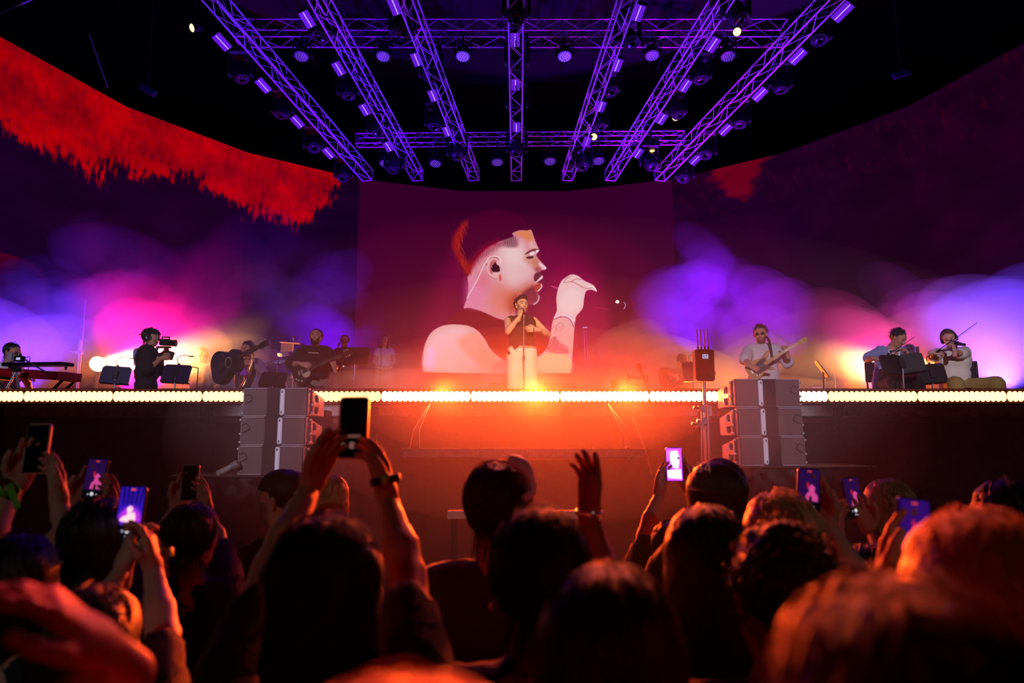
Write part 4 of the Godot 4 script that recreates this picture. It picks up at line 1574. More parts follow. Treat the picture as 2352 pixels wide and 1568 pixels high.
	# grid pipes far up and loose lines at the sides
	for k in 9:
		var p := thing("grid_pipe", "%s thin dark grid pipe from the left high under the roof" % (order + ["sixth", "seventh", "eighth", "ninth"])[k], "pipe", Vector3(-5.2 + k * 1.3, 11.6, -12.2), 0.0, "grid pipes under the roof")
		rod(p, "pipe", Vector3.ZERO, Vector3(0, 0, -5.0), 0.03, mat("24202a", 0.5, 0.3))
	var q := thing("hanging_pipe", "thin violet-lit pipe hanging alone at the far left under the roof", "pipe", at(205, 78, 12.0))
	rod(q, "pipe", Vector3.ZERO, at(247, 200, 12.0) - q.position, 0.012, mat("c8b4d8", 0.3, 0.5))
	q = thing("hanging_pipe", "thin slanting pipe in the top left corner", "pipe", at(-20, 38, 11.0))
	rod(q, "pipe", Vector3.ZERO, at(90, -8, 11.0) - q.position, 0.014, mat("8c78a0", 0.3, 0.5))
	for s in [[340, 207, "left"], [2070, 170, "right"]]:
		var b := thing("side_strobe", "dim strobe bar hanging alone high at the %s" % s[2], "stage light", at(s[0], s[1], 13.0))
		put(box_mesh(Vector3(0.36, 0.13, 0.08), 0.012), "housing", mat("1c1a3a", 0.4), b, Transform3D(Basis(Vector3.BACK, -0.55 if s[2] == "left" else 0.3), Vector3.ZERO))
		rod(b, "drop_wire", Vector3(0, 0.05, 0), Vector3(-0.05, 3.2, 0), 0.006, mat("2a2434", 0.5))

# ---------------------------------------------------------------- loudspeaker stacks, antenna mast
func half_disc(c: Vector2, r: float, upper: bool) -> PackedVector2Array:
	var out := PackedVector2Array()
	for k in 11:
		var a := PI * k / 10.0 + (0.0 if upper else PI)
		out.append(c + Vector2(cos(a), sin(a)) * r)
	return out

func cabinet(label: String, where: Vector3, turn: float, inner: float) -> void:
	var t := thing("loudspeaker", label, "speaker", where, turn, "loudspeakers stacked at the stage edge")
	var black := mat("141013", 0.55)
	var pale := mat("b4adbb", 0.5, 0.1, "worn")
	var H := 0.278
	# core with a sloped top that narrows to the rear; outline in (depth, height)
	var side := PackedVector2Array([Vector2(0, 0), Vector2(0, H), Vector2(-0.34, H - 0.06), Vector2(-0.52, H - 0.1), Vector2(-0.52, 0.0)])
	var turn_in := Transform3D(Basis(Vector3(0, 0, 1), Vector3.UP, Vector3(-1, 0, 0)), Vector3.ZERO)   # outline x -> z, thickness -> -x
	var g := Geo.new()
	g.xf = turn_in
	g.prism(side, 0.58, 0.004)
	put(g.mesh(), "core", black, t)
	# side plates with two half-moon hand holes
	var panel := PackedVector2Array([Vector2(-0.02, 0.012), Vector2(-0.02, H - 0.008), Vector2(-0.34, H - 0.068), Vector2(-0.46, H - 0.092), Vector2(-0.46, 0.012)])
	for e in [-1.0, 1.0]:
		g = Geo.new()
		g.xf = Transform3D(turn_in.basis, Vector3(e * 0.305, 0, 0))
		for half in [Rect2(-0.6, -0.1, 0.38, 1), Rect2(-0.22, -0.1, 0.4, 1)]:
			var r: Rect2 = half
			var piece: PackedVector2Array = Geometry2D.intersect_polygons(panel, PackedVector2Array([r.position, r.position + Vector2(r.size.x, 0), r.end, r.position + Vector2(0, r.size.y)]))[0]
			for up in [true, false]:
				piece = Geometry2D.clip_polygons(piece, half_disc(Vector2(-0.22, 0.146 if up else 0.1), 0.075, up))[0]
			g.prism(piece, 0.026)
		put(g.mesh(), "side_plate", pale, t).set_meta("label", "pale side plate with half-moon hand holes")
	# front: grilles either side of a dark horn slot, pale flange on its inner edge
	var gm := box_mesh(Vector3(0.222, H - 0.02, 0.03), 0.008)
	for e in [-1.0, 1.0]:
		var x: float = e * 0.205 if e != inner else e * 0.2
		put(gm, "grille", mat("6a5a5c", 0.75, 0.1, "grille"), t, Transform3D(Basis(Vector3.UP, -e * 0.12), Vector3(x, H * 0.5, 0.012)))
		for y in [0.006, H - 0.006]:
			put(box_mesh(Vector3(0.225, 0.012, 0.045), 0.003, Vector3(x, y, 0.008)), "frame_bar", mat("9a8c90", 0.45, 0.3), t)
		put(box_mesh(Vector3(0.012, H - 0.01, 0.05), 0.003, Vector3(e * 0.322, H * 0.5, 0.0)), "frame_post", mat("7a6e72", 0.45, 0.3), t)
	put(box_mesh(Vector3(0.13, H - 0.016, 0.02), 0.004, Vector3(-inner * 0.03, H * 0.5, -0.008)), "horn_slot", mat("0c080a", 0.7), t)
	var fl := put(box_mesh(Vector3(0.046, H - 0.02, 0.05), 0.012, Vector3(inner * 0.062, H * 0.5, 0.01)), "horn_flange", mat("d9dae4", 0.45), t)
	for y in [-0.1, 0.1]:
		put(unit_ball, "bolt_hole", black, fl, Transform3D(Basis().scaled(Vector3(0.007, 0.014, 0.005)), Vector3(inner * 0.062, H * 0.5 + y, 0.034)))
	# rigging on both edges
	for e in [-1.0, 1.0]:
		put(box_mesh(Vector3(0.02, H * 0.86, 0.035), 0.004, Vector3(e * 0.335, H * 0.5, -0.035)), "rigging_rail", mat("2a2428", 0.4, 0.6), t)
		for y in [0.03, 0.11, 0.245]:
			put(unit_ball, "rigging_pin", mat("c8c2cc", 0.3, 0.7), t, Transform3D(Basis().scaled(Vector3(0.014, 0.013, 0.014)), Vector3(e * 0.352, y, -0.02)))
		var path := [Vector3(e * 0.322, 0.06, -0.06), Vector3(e * 0.352, 0.07, -0.06), Vector3(e * 0.352, 0.2, -0.06), Vector3(e * 0.322, 0.21, -0.06)]
		put(tube_mesh(path, [0.007], 6), "rigging_handle", mat("9a949c", 0.35, 0.7), t)
	put(tube_mesh(arc_points([Vector3(-inner * 0.31, 0.19, 0.035), Vector3(-inner * 0.26, 0.21, 0.045), Vector3(-inner * 0.23, 0.16, 0.045), Vector3(-inner * 0.3, 0.12, 0.04)], 4), [0.004], 5), "cable_loop", black, t)

func loudspeakers() -> void:
	var names := ["bottom", "middle", "top"]
	for s in [[628.0, 1090.0, -1.0, "left"], [1768.0, 1069.0, 1.0, "right"]]:
		var base := at(s[0], s[1], 6.72)
		var turn: float = s[2] * 0.06
		var inner: float = -s[2]
		for k in 3:
			cabinet("%s loudspeaker of the stack at the %s of the stage edge" % [names[k], s[3]], base + Vector3(s[2] * (2 - k) * 0.012, k * 0.281, 0.0), turn, inner)
		var r := thing("speaker_riser", "black box under the %s loudspeaker stack" % s[3], "riser", Vector3(base.x + s[2] * 0.3, 0, base.z - 0.25))
		put(box_mesh(Vector3(1.25, base.y - 0.012, 0.85), 0.012, Vector3(0, (base.y - 0.012) * 0.5, 0)), "box", mat("0d0a0b", 0.6, 0.0, "worn"), r)
		put(box_mesh(Vector3(1.29, 0.012, 0.89), 0.003, Vector3(0, base.y - 0.006, 0)), "lid", mat("2a2022", 0.5), r)
	# small spot lying on the left riser
	var l := thing("floor_spot", "small grey spotlight beside the foot of the left loudspeaker stack", "stage light", at(500, 1088, 6.6))
	put(tube_mesh([Vector3(0, 0, 0), Vector3(0.13, 0.07, 0)], [0.03, 0.026], 10), "barrel", mat("a8a0a4", 0.4, 0.5), l)
	put(tube_mesh([Vector3(0.13, 0.07, 0), Vector3(0.19, 0.1, 0)], [0.034, 0.036], 10), "hood", mat("8a8286", 0.4, 0.5), l)
	# antenna mast
	var foot := at(1612, 1100, 6.75)
	foot.y = 0.0
	var z := 6.75
	var t := thing("antenna_mast", "mast with a dark radio unit and four upright antennas beside the right loudspeaker stack", "antenna", foot)
	var L := func(x: float, y: float) -> Vector3:
		return at(x, y, z) - foot
	var chrome := mat("cfc6d4", 0.25, 0.8)
	rod(t, "pole", Vector3(0.02, 0, 0), L.call(1617, 874), 0.018, chrome)
	rod(t, "brace_pole", Vector3(-0.06, 0, 0.05), L.call(1609, 945) + Vector3(0, 0, 0.05), 0.012, chrome)
	rod(t, "brace_pole", Vector3(0.06, 0, 0.05), L.call(1622, 930) + Vector3(0, 0, 0.05), 0.012, chrome)
	for c in [[1604, 938, 0.03], [1600, 975, 0.034], [1612, 968, 0.03]]:
		var p: Vector3 = L.call(c[0], c[1])
		put(box_mesh(Vector3(0.06, 0.07, 0.06), 0.012, p + Vector3(0.02, 0, 0.03)), "clamp", mat("b4aab4", 0.35, 0.6), t)
		put(tube_mesh([p + Vector3(-0.01, 0, 0.04), p + Vector3(-0.06, 0.012, 0.05)], [0.012, 0.016], 8), "clamp_screw", chrome, t)
	for a in 3:
		var d := Vector3(cos(a * TAU / 3 + 0.5), 0, sin(a * TAU / 3 + 0.5)) * 0.16
		rod(t, "leg", Vector3(0.02, 0.25, 0), d + Vector3(0, 0.012, 0), 0.012, chrome)
	var mid: Vector3 = L.call(1616, 839)
	var unit := put(box_mesh(Vector3(0.165, 0.315, 0.09), 0.012, mid), "radio_unit", mat("2a1416", 0.45), t)
	for e in [-1.0, 1.0]:
		put(box_mesh(Vector3(0.016, 0.3, 0.11), 0.005, mid + Vector3(e * 0.086, 0, 0)), "side_rail", mat("6a3c40", 0.3, 0.4), unit)
	put(box_mesh(Vector3(0.058, 0.042, 0.008), 0.002, mid + Vector3(0.008, 0.085, 0.047)), "display", glow("a8c8ff", 0.9), unit)
	for q in [[-0.01, 0.092, 0.02, 0.006], [0.018, 0.094, 0.012, 0.012], [-0.006, 0.077, 0.014, 0.01], [0.02, 0.076, 0.018, 0.006]]:
		put(box_mesh(Vector3(q[2], q[3], 0.003), 0.0, mid + Vector3(q[0], q[1], 0.052)), "display_mark", mat("14203a", 0.5), unit)
	put(box_mesh(Vector3(0.06, 0.012, 0.004), 0.001, mid + Vector3(0.01, 0.128, 0.046)), "name_plate", mat("8a6a6e", 0.4), unit)
	put(box_mesh(Vector3(0.1, 0.14, 0.006), 0.003, mid + Vector3(0, -0.06, 0.045)), "lower_panel", mat("1a0c0e", 0.35), unit)
	for k in 4:
		var x := -0.05 + k * 0.034
		var a := mid + Vector3(x, 0.157, 0)
		rod(t, "antenna", a, a + Vector3(-0.004, 0.21, 0), 0.006, mat("d4c8e4", 0.3, 0.5))
		rod(t, "antenna_foot", a, a + Vector3(0, 0.03, 0), 0.009, mat("1a1418", 0.5))
	var tray: Vector3 = L.call(1632, 874)
	put(box_mesh(Vector3(0.09, 0.012, 0.07), 0.003, tray + Vector3(-0.02, -0.005, 0)), "tray", mat("7a2430", 0.4), t)
	for k in 3:
		put(box_mesh(Vector3(0.02, 0.02, 0.05), 0.004, tray + Vector3(-0.045 + k * 0.026, 0.012, 0)), "tray_cell", mat("a03044", 0.4), t)

# ---------------------------------------------------------------- music stands, microphones, instruments
func music_stand(label: String, center: Vector3, w: float, h: float, turn: float, tilt: float, hex: String, floor_y: float, roll := 0.0, lamp := false, wings := 1) -> void:
	var foot := Vector3(center.x, floor_y, center.z)
	var t := thing("music_stand", label, "music stand", foot, turn, "music stands on the stage")
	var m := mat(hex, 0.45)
	var c := Vector3(0, center.y - floor_y, 0)
	var bas := Basis(Vector3.BACK, roll) * Basis(Vector3.RIGHT, tilt)
	for k in wings:
		var x := 0.0 if wings == 1 else (k * 2 - 1) * w * 0.255
		var ww := w if wings == 1 else w * 0.5
		var b2 := bas * Basis(Vector3.UP, 0.0 if wings == 1 else (k * 2 - 1) * -0.18)
		var out := PackedVector2Array([Vector2(-ww / 2, -h / 2), Vector2(ww / 2, -h / 2), Vector2(ww / 2, h / 2 - 0.03), Vector2(ww / 2 - 0.03, h / 2), Vector2(-ww / 2 + 0.03, h / 2), Vector2(-ww / 2, h / 2 - 0.03)])
		var g := Geo.new()
		g.prism(out, 0.01, 0.002)
		put(g.mesh(), "desk", m, t, Transform3D(b2, c + bas * Vector3(x, 0, 0)))
		put(box_mesh(Vector3(ww, 0.012, 0.06), 0.003, Vector3(0, -h / 2, -0.03)), "ledge", m, t, Transform3D(b2, c + bas * Vector3(x, 0, 0)))
	put(box_mesh(Vector3(0.07, h * 0.5, 0.025), 0.006, Vector3(0, -0.01, 0.016)), "back_plate", mat("100e14", 0.5), t, Transform3D(bas, c))
	rod(t, "pole", c + Vector3(0, -0.02, 0.02), Vector3(0, 0.1, 0), 0.011, mat("9a90a8", 0.35, 0.6))
	rod(t, "sleeve", Vector3(0, 0.12, 0), Vector3(0, 0.5, 0), 0.016, mat("1a181c", 0.4))
	for k in 3:
		var a := TAU * k / 3.0 + 0.4
		rod(t, "leg", Vector3(0, 0.14, 0), Vector3(cos(a) * 0.27, 0.012, sin(a) * 0.27), 0.01, mat("1a181c", 0.4))
	if lamp:
		var top := c + bas * Vector3(0, h / 2, 0)
		put(tube_mesh(arc_points([top, top + Vector3(-0.03, 0.08, 0.0), top + Vector3(0.03, 0.13, -0.01), top + Vector3(0.14, 0.12, -0.02)], 4), [0.005], 5), "gooseneck", mat("1a1a1e", 0.4), t)
		put(box_mesh(Vector3(0.06, 0.015, 0.03), 0.004, top + Vector3(0.16, 0.115, -0.02)), "reading_lamp", mat("16161a", 0.4), t)
		put(box_mesh(Vector3(0.03, 0.04, 0.03), 0.005, top), "lamp_clip", mat("101014", 0.4), t)

func mic_stand(label: String, head: Vector3, floor_y: float, aim: Vector3) -> void:
	var t := thing("microphone_stand", label, "microphone", Vector3(head.x, floor_y, head.z), 0.0, "microphones on straight stands")
	var c := Vector3(0, head.y - floor_y, 0)
	var g := Geo.new()
	g.lathe([Vector2(0, 0), Vector2(0.14, 0), Vector2(0.14, 0.015), Vector2(0.03, 0.03), Vector2(0, 0.03)], 18)
	put(g.mesh(), "base", mat("16141a", 0.4, 0.5), t)
	rod(t, "pole", Vector3(0, 0.02, 0), c - Vector3(0, 0.02, 0), 0.0095, mat("6a5c60", 0.35, 0.5))
	rod(t, "collar", c * 0.55, c * 0.55 + Vector3(0, 0.07, 0), 0.015, mat("1c1a20", 0.4))
	var d := aim.normalized()
	put(tube_mesh([c - d * 0.1, c + d * 0.03], [0.012, 0.017], 10), "microphone_body", mat("201c22", 0.35, 0.3), t)
	g = Geo.new()
	g.ball(c + d * 0.05, Vector3.ONE * 0.026, 8, 12)
	put(g.mesh(), "microphone_grille", mat("8a8488", 0.35, 0.7), t)
	put(tube_mesh([c, c - Vector3(0, 0.04, 0)], [0.014, 0.012], 8), "clip", mat("141216", 0.5), t)

func guitar(called: String, label: String, body_at: Vector3, head_at: Vector3, front: Vector3, look: Dictionary) -> Node3D:
	var t := thing(called, label, look.get("category", "guitar"), body_at)
	var s := (head_at - body_at).length() / 0.8
	t.basis = frame(head_at - body_at, front).scaled(Vector3.ONE * s)
	var half: Array = look.outline            # right-hand side from the tail to the neck, in metres
	var pts := []
	for p in half:
		pts.append(p)
	var other: Array = look.get("outline_left", [])
	if other.is_empty():
		for k in range(half.size() - 1, -1, -1):
			if half[k].x > 0.004:
				other.append(Vector2(-half[k].x, half[k].y))
	pts.append_array(other)
	var out := smooth(pts, 4)
	var g := Geo.new()
	g.prism(out, look.thick, 0.008)
	put(g.mesh(), "body", mat(look.color, 0.62), t)
	var z: float = look.thick * 0.5
	if look.has("top"):
		g = Geo.new()
		var ins := Geometry2D.offset_polygon(out, -0.012)
		g.prism(ins[0], 0.006)
		put(g.mesh(), "top_plate", mat(look.top, 0.6), t, Transform3D(Basis(), Vector3(0, 0, z)))
	var nw := 0.026
	g = Geo.new()
	g.prism(PackedVector2Array([Vector2(-nw, look.neck_from), Vector2(nw, look.neck_from), Vector2(nw * 0.82, 0.66), Vector2(-nw * 0.82, 0.66)]), 0.026, 0.004)
	put(g.mesh(), "neck", mat(look.neck, 0.6), t, Transform3D(Basis(), Vector3(0, 0, z + 0.004)))
	g = Geo.new()
	g.prism(PackedVector2Array([Vector2(-nw, look.neck_from - 0.05), Vector2(nw, look.neck_from - 0.05), Vector2(nw * 0.82, 0.655), Vector2(-nw * 0.82, 0.655)]), 0.006)
	var fb := put(g.mesh(), "fingerboard", mat(look.get("board", look.neck), 0.6), t, Transform3D(Basis(), Vector3(0, 0, z + 0.02)))
	for k in 14:
		var y: float = 0.65 - (0.65 - look.neck_from) * (1.0 - pow(0.93, k)) * 1.55
		if y > look.neck_from - 0.04:
			put(box_mesh(Vector3(nw * 1.7, 0.0025, 0.003), 0.0, Vector3(0, y, 0.004)), "fret", mat("a89888", 0.5, 0.4), fb)
	var hs: Array = look.get("headstock", [Vector2(-0.022, 0.65), Vector2(0.022, 0.65), Vector2(0.038, 0.7), Vector2(0.034, 0.82), Vector2(-0.034, 0.82), Vector2(-0.038, 0.7)])
	g = Geo.new()
	g.prism(PackedVector2Array(hs), 0.018, 0.003)
	put(g.mesh(), "headstock", mat(look.get("head_color", look.neck), 0.6), t, Transform3D(Basis(), Vector3(0, 0, z)))
	var pegs: int = look.get("pegs", 6)
	for k in pegs:
		var one: bool = look.get("inline", false)
		var sx := 1.0 if one or k % 2 == 0 else -1.0
		var y := 0.7 + 0.1 * (k / float(pegs) if one else floorf(k / 2.0) / (pegs / 2.0)) + 0.012
		put(tube_mesh([Vector3(sx * 0.03, y, z), Vector3(sx * 0.056, y, z)], [0.004, 0.009], 6), "tuning_peg", mat("c8bcb0", 0.25, 0.8), t)
	if look.has("hole"):
		g = Geo.new()
		g.lathe([Vector2(0, 0.0), Vector2(0.05, 0.0), Vector2(0.05, -0.004)], 20)
		put(g.mesh(), "sound_hole", mat("0a0708", 0.8), t, Transform3D(Basis(Vector3.RIGHT, PI / 2), Vector3(0, look.hole, z + 0.005)))
		g = Geo.new()
		g.lathe([Vector2(0.052, 0.0), Vector2(0.06, 0.001), Vector2(0.066, 0.0)], 20)
		put(g.mesh(), "rosette", mat("c8b8a0", 0.4), t, Transform3D(Basis(Vector3.RIGHT, PI / 2), Vector3(0, look.hole, z + 0.006)))
	if look.has("guard"):
		g = Geo.new()
		g.prism(smooth(look.guard, 4) if look.guard.size() < 6 else PackedVector2Array(look.guard), 0.004)
		put(g.mesh(), "pickguard", mat(look.guard_color, 0.6), t, Transform3D(Basis(), Vector3(0, 0, z + 0.006)))
	put(box_mesh(Vector3(0.1 if look.has("hole") else 0.07, 0.026, 0.012), 0.003, Vector3(0, look.bridge, z + 0.008)), "bridge", mat(look.get("bridge_color", "1a100c"), 0.4, 0.3), t)
	for y in look.get("pickups", []):
		put(box_mesh(Vector3(0.075, 0.032, 0.014), 0.004, Vector3(0, y, z + 0.01)), "pickup", mat(look.get("pickup_color", "b8b0b0"), 0.3, 0.5), t)
	for k in look.get("knobs", []):
		put(tube_mesh([Vector3(k.x, k.y, z), Vector3(k.x, k.y, z + 0.018)], [0.014, 0.012], 8), "knob", mat(look.get("knob_color", "d8c8a0"), 0.3), t)
	for k in 4:
		var x := -0.016 + k * 0.0107
		rod(t, "string", Vector3(x * 1.4, look.bridge, z + 0.018), Vector3(x, 0.66, z + 0.026), 0.0011, mat("d8d0c8", 0.3, 0.8))
	if look.has("strap"):
		put(tube_mesh(arc_points(look.strap, 5), [0.018], 6), "strap", mat("120e12", 0.7), t)
	return t

const ACOUSTIC := [Vector2(0, -0.26), Vector2(0.12, -0.25), Vector2(0.195, -0.17), Vector2(0.2, -0.08), Vector2(0.15, 0.03), Vector2(0.125, 0.08), Vector2(0.14, 0.16), Vector2(0.12, 0.22), Vector2(0.06, 0.245), Vector2(0, 0.245)]

func acoustic(color: String, top: String, neck: String) -> Dictionary:
	return {"outline": ACOUSTIC, "thick": 0.1, "color": color, "top": top, "neck": neck, "neck_from": 0.24, "hole": 0.09, "bridge": -0.1, "guard": [Vector2(0.03, 0.06), Vector2(0.07, 0.02), Vector2(0.1, -0.06), Vector2(0.06, -0.09), Vector2(0.03, -0.02)], "guard_color": "0e0a0c"}

func bow(label: String, a: Vector3, b: Vector3) -> void:
	var t := thing("violin_bow", label, "bow", a, 0.0, "violin bows")
	var d := b - a
	var up := frame(d, Vector3.BACK).x
	put(tube_mesh([Vector3.ZERO, d * 0.5 + up * 0.004, d], [0.006, 0.005, 0.004], 6), "stick", mat("3a1c10", 0.35), t)
	rod(t, "bow_hair", d * 0.06 + up * 0.02, d * 0.985 + up * 0.02, 0.003, mat("d8cfc8", 0.5))
	put(box_mesh(Vector3(0.02, 0.045, 0.014), 0.003), "frog", mat("140e0c", 0.4), t, Transform3D(frame(d, Vector3.BACK), d * 0.05 + up * 0.012))

func violin(label: String, body_at: Vector3, head_at: Vector3, front: Vector3) -> void:
	var half := [Vector2(0, -0.2), Vector2(0.07, -0.19), Vector2(0.105, -0.12), Vector2(0.09, -0.05), Vector2(0.06, -0.02), Vector2(0.058, 0.03), Vector2(0.085, 0.07), Vector2(0.08, 0.13), Vector2(0.045, 0.165), Vector2(0, 0.168)]
	var t := guitar("violin", label, body_at, head_at, front, {"category": "violin", "outline": half, "thick": 0.05, "color": "2c0e08", "top": "4a1a0c", "neck": "160c08", "neck_from": 0.16, "bridge": -0.03, "pegs": 4, "headstock": [Vector2(-0.02, 0.62), Vector2(0.02, 0.62), Vector2(0.026, 0.7), Vector2(0.02, 0.79), Vector2(-0.02, 0.79), Vector2(-0.026, 0.7)]})
	put(box_mesh(Vector3(0.09, 0.05, 0.03), 0.012, Vector3(0.05, -0.18, 0.04)), "chin_rest", mat("0c0808", 0.3), t)

func cymbal(t: Node3D, c: Vector3, r: float, tilt: float, floor_y: float) -> void:
	var g := Geo.new()
	g.lathe([Vector2(r, 0), Vector2(r * 0.5, 0.012), Vector2(r * 0.2, 0.02), Vector2(r * 0.16, 0.035), Vector2(0, 0.042)], 22)
	put(g.mesh(), "cymbal", mat("c8a070", 0.25, 0.8), t, Transform3D(Basis(Vector3.BACK, tilt), c))
	rod(t, "cymbal_stand", c, Vector3(c.x, floor_y, c.z), 0.011, mat("b8b0b8", 0.25, 0.8))
	for k in 3:
		var a := TAU * k / 3.0
		rod(t, "stand_leg", Vector3(c.x, floor_y + 0.25, c.z), Vector3(c.x + cos(a) * 0.25, floor_y, c.z + sin(a) * 0.25), 0.009, mat("b8b0b8", 0.25, 0.8))

func drum(t: Node3D, c: Vector3, axis: Vector3, r: float, depth: float, hex: String) -> void:
	var b := frame(axis, Vector3(0.2, 0.1, 1))
	var g := Geo.new()
	g.lathe([Vector2(r, -depth / 2), Vector2(r, depth / 2)], 22)
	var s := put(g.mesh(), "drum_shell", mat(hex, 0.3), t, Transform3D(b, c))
	for e in [-1.0, 1.0]:
		g = Geo.new()
		g.lathe([Vector2(r * 0.99, 0.004 * e), Vector2(r + 0.012, -0.014), Vector2(r + 0.012, 0.014), Vector2(r * 0.99, 0.012)], 22)
		put(g.mesh(), "hoop", mat("c8c0c8", 0.25, 0.8), s, Transform3D(Basis(), Vector3(0, e * depth / 2, 0)))
		g = Geo.new()
		g.lathe([Vector2(0, 0.002 * e), Vector2(r * 0.99, 0.002 * e)], 22)
		put(g.mesh(), "drum_head", mat("d8d0d4", 0.5), s, Transform3D(Basis(), Vector3(0, e * depth / 2, 0)))
	for k in 8:
		var a := TAU * k / 8.0
		put(box_mesh(Vector3(0.014, depth * 0.7, 0.014), 0.004, Vector3(cos(a) * (r + 0.008), 0, sin(a) * (r + 0.008))), "lug", mat("c8c0c8", 0.25, 0.8), s)

func drum_kit(label: String, where: Vector3, hex: String) -> void:
	var t := thing("drum_kit", label, "drums", where)
	drum(t, Vector3(0, 0.29, 0.1), Vector3(0, 0.02, 1), 0.28, 0.42, hex)
	drum(t, Vector3(-0.2, 0.72, 0.12), Vector3(0, 1, 0.35), 0.15, 0.22, hex)
	drum(t, Vector3(0.2, 0.72, 0.12), Vector3(0, 1, 0.35), 0.16, 0.24, hex)
	drum(t, Vector3(-0.62, 0.38, -0.25), Vector3(0, 1, 0.1), 0.2, 0.4, hex)
	drum(t, Vector3(0.45, 0.6, -0.2), Vector3(0, 1, 0.15), 0.17, 0.14, "b8b0b8")
	for x in [-0.2, 0.2]:
		rod(t, "tom_post", Vector3(x, 0.6, 0.1), Vector3(x * 0.3, 0.5, 0.1), 0.012, mat("b8b0b8", 0.25, 0.8))
	for k in 3:
		rod(t, "drum_leg", Vector3(-0.62 + [0.19, -0.19, 0.0][k], 0.35, -0.25 + [0.08, 0.08, -0.2][k]), Vector3(-0.62 + [0.2, -0.2, 0.0][k], 0, -0.25 + [0.1, 0.1, -0.22][k]), 0.01, mat("b8b0b8", 0.25, 0.8))
		rod(t, "drum_leg", Vector3(0.45, 0.52, -0.2), Vector3(0.45 + cos(k * 2.1) * 0.22, 0, -0.2 + sin(k * 2.1) * 0.22), 0.01, mat("b8b0b8", 0.25, 0.8))
	cymbal(t, Vector3(-0.55, 1.12, 0.05), 0.23, 0.12, 0.0)
	cymbal(t, Vector3(0.58, 1.18, 0.0), 0.25, -0.15, 0.0)
	cymbal(t, Vector3(0.85, 0.85, -0.15), 0.17, 0.0, 0.0)
	for k in 2:
		rod(t, "microphone_boom", Vector3(0.3 - k * 0.6, 0, 0.45), Vector3(0.22 - k * 0.5, 0.9 + k * 0.2, 0.35), 0.008, mat("18161a", 0.4))

func chair(label: String, where: Vector3, turn: float, hex: String) -> void:
	var t := thing("stage_chair", label, "chair", where, turn, "chairs on the stage")
	var m := mat(hex, 0.5)
	put(box_mesh(Vector3(0.42, 0.05, 0.42), 0.015, Vector3(0, 0.44, 0)), "seat", m, t)
	put(box_mesh(Vector3(0.42, 0.3, 0.03), 0.012, Vector3(0, 0.72, -0.22)), "backrest", m, t)
	for x in [-0.19, 0.19]:
		rod(t, "leg", Vector3(x, 0, 0.19), Vector3(x, 0.43, 0.19), 0.014, mat("1c1a1e", 0.4, 0.4))
		rod(t, "leg", Vector3(x, 0, -0.21), Vector3(x, 0.86, -0.21), 0.014, mat("1c1a1e", 0.4, 0.4))

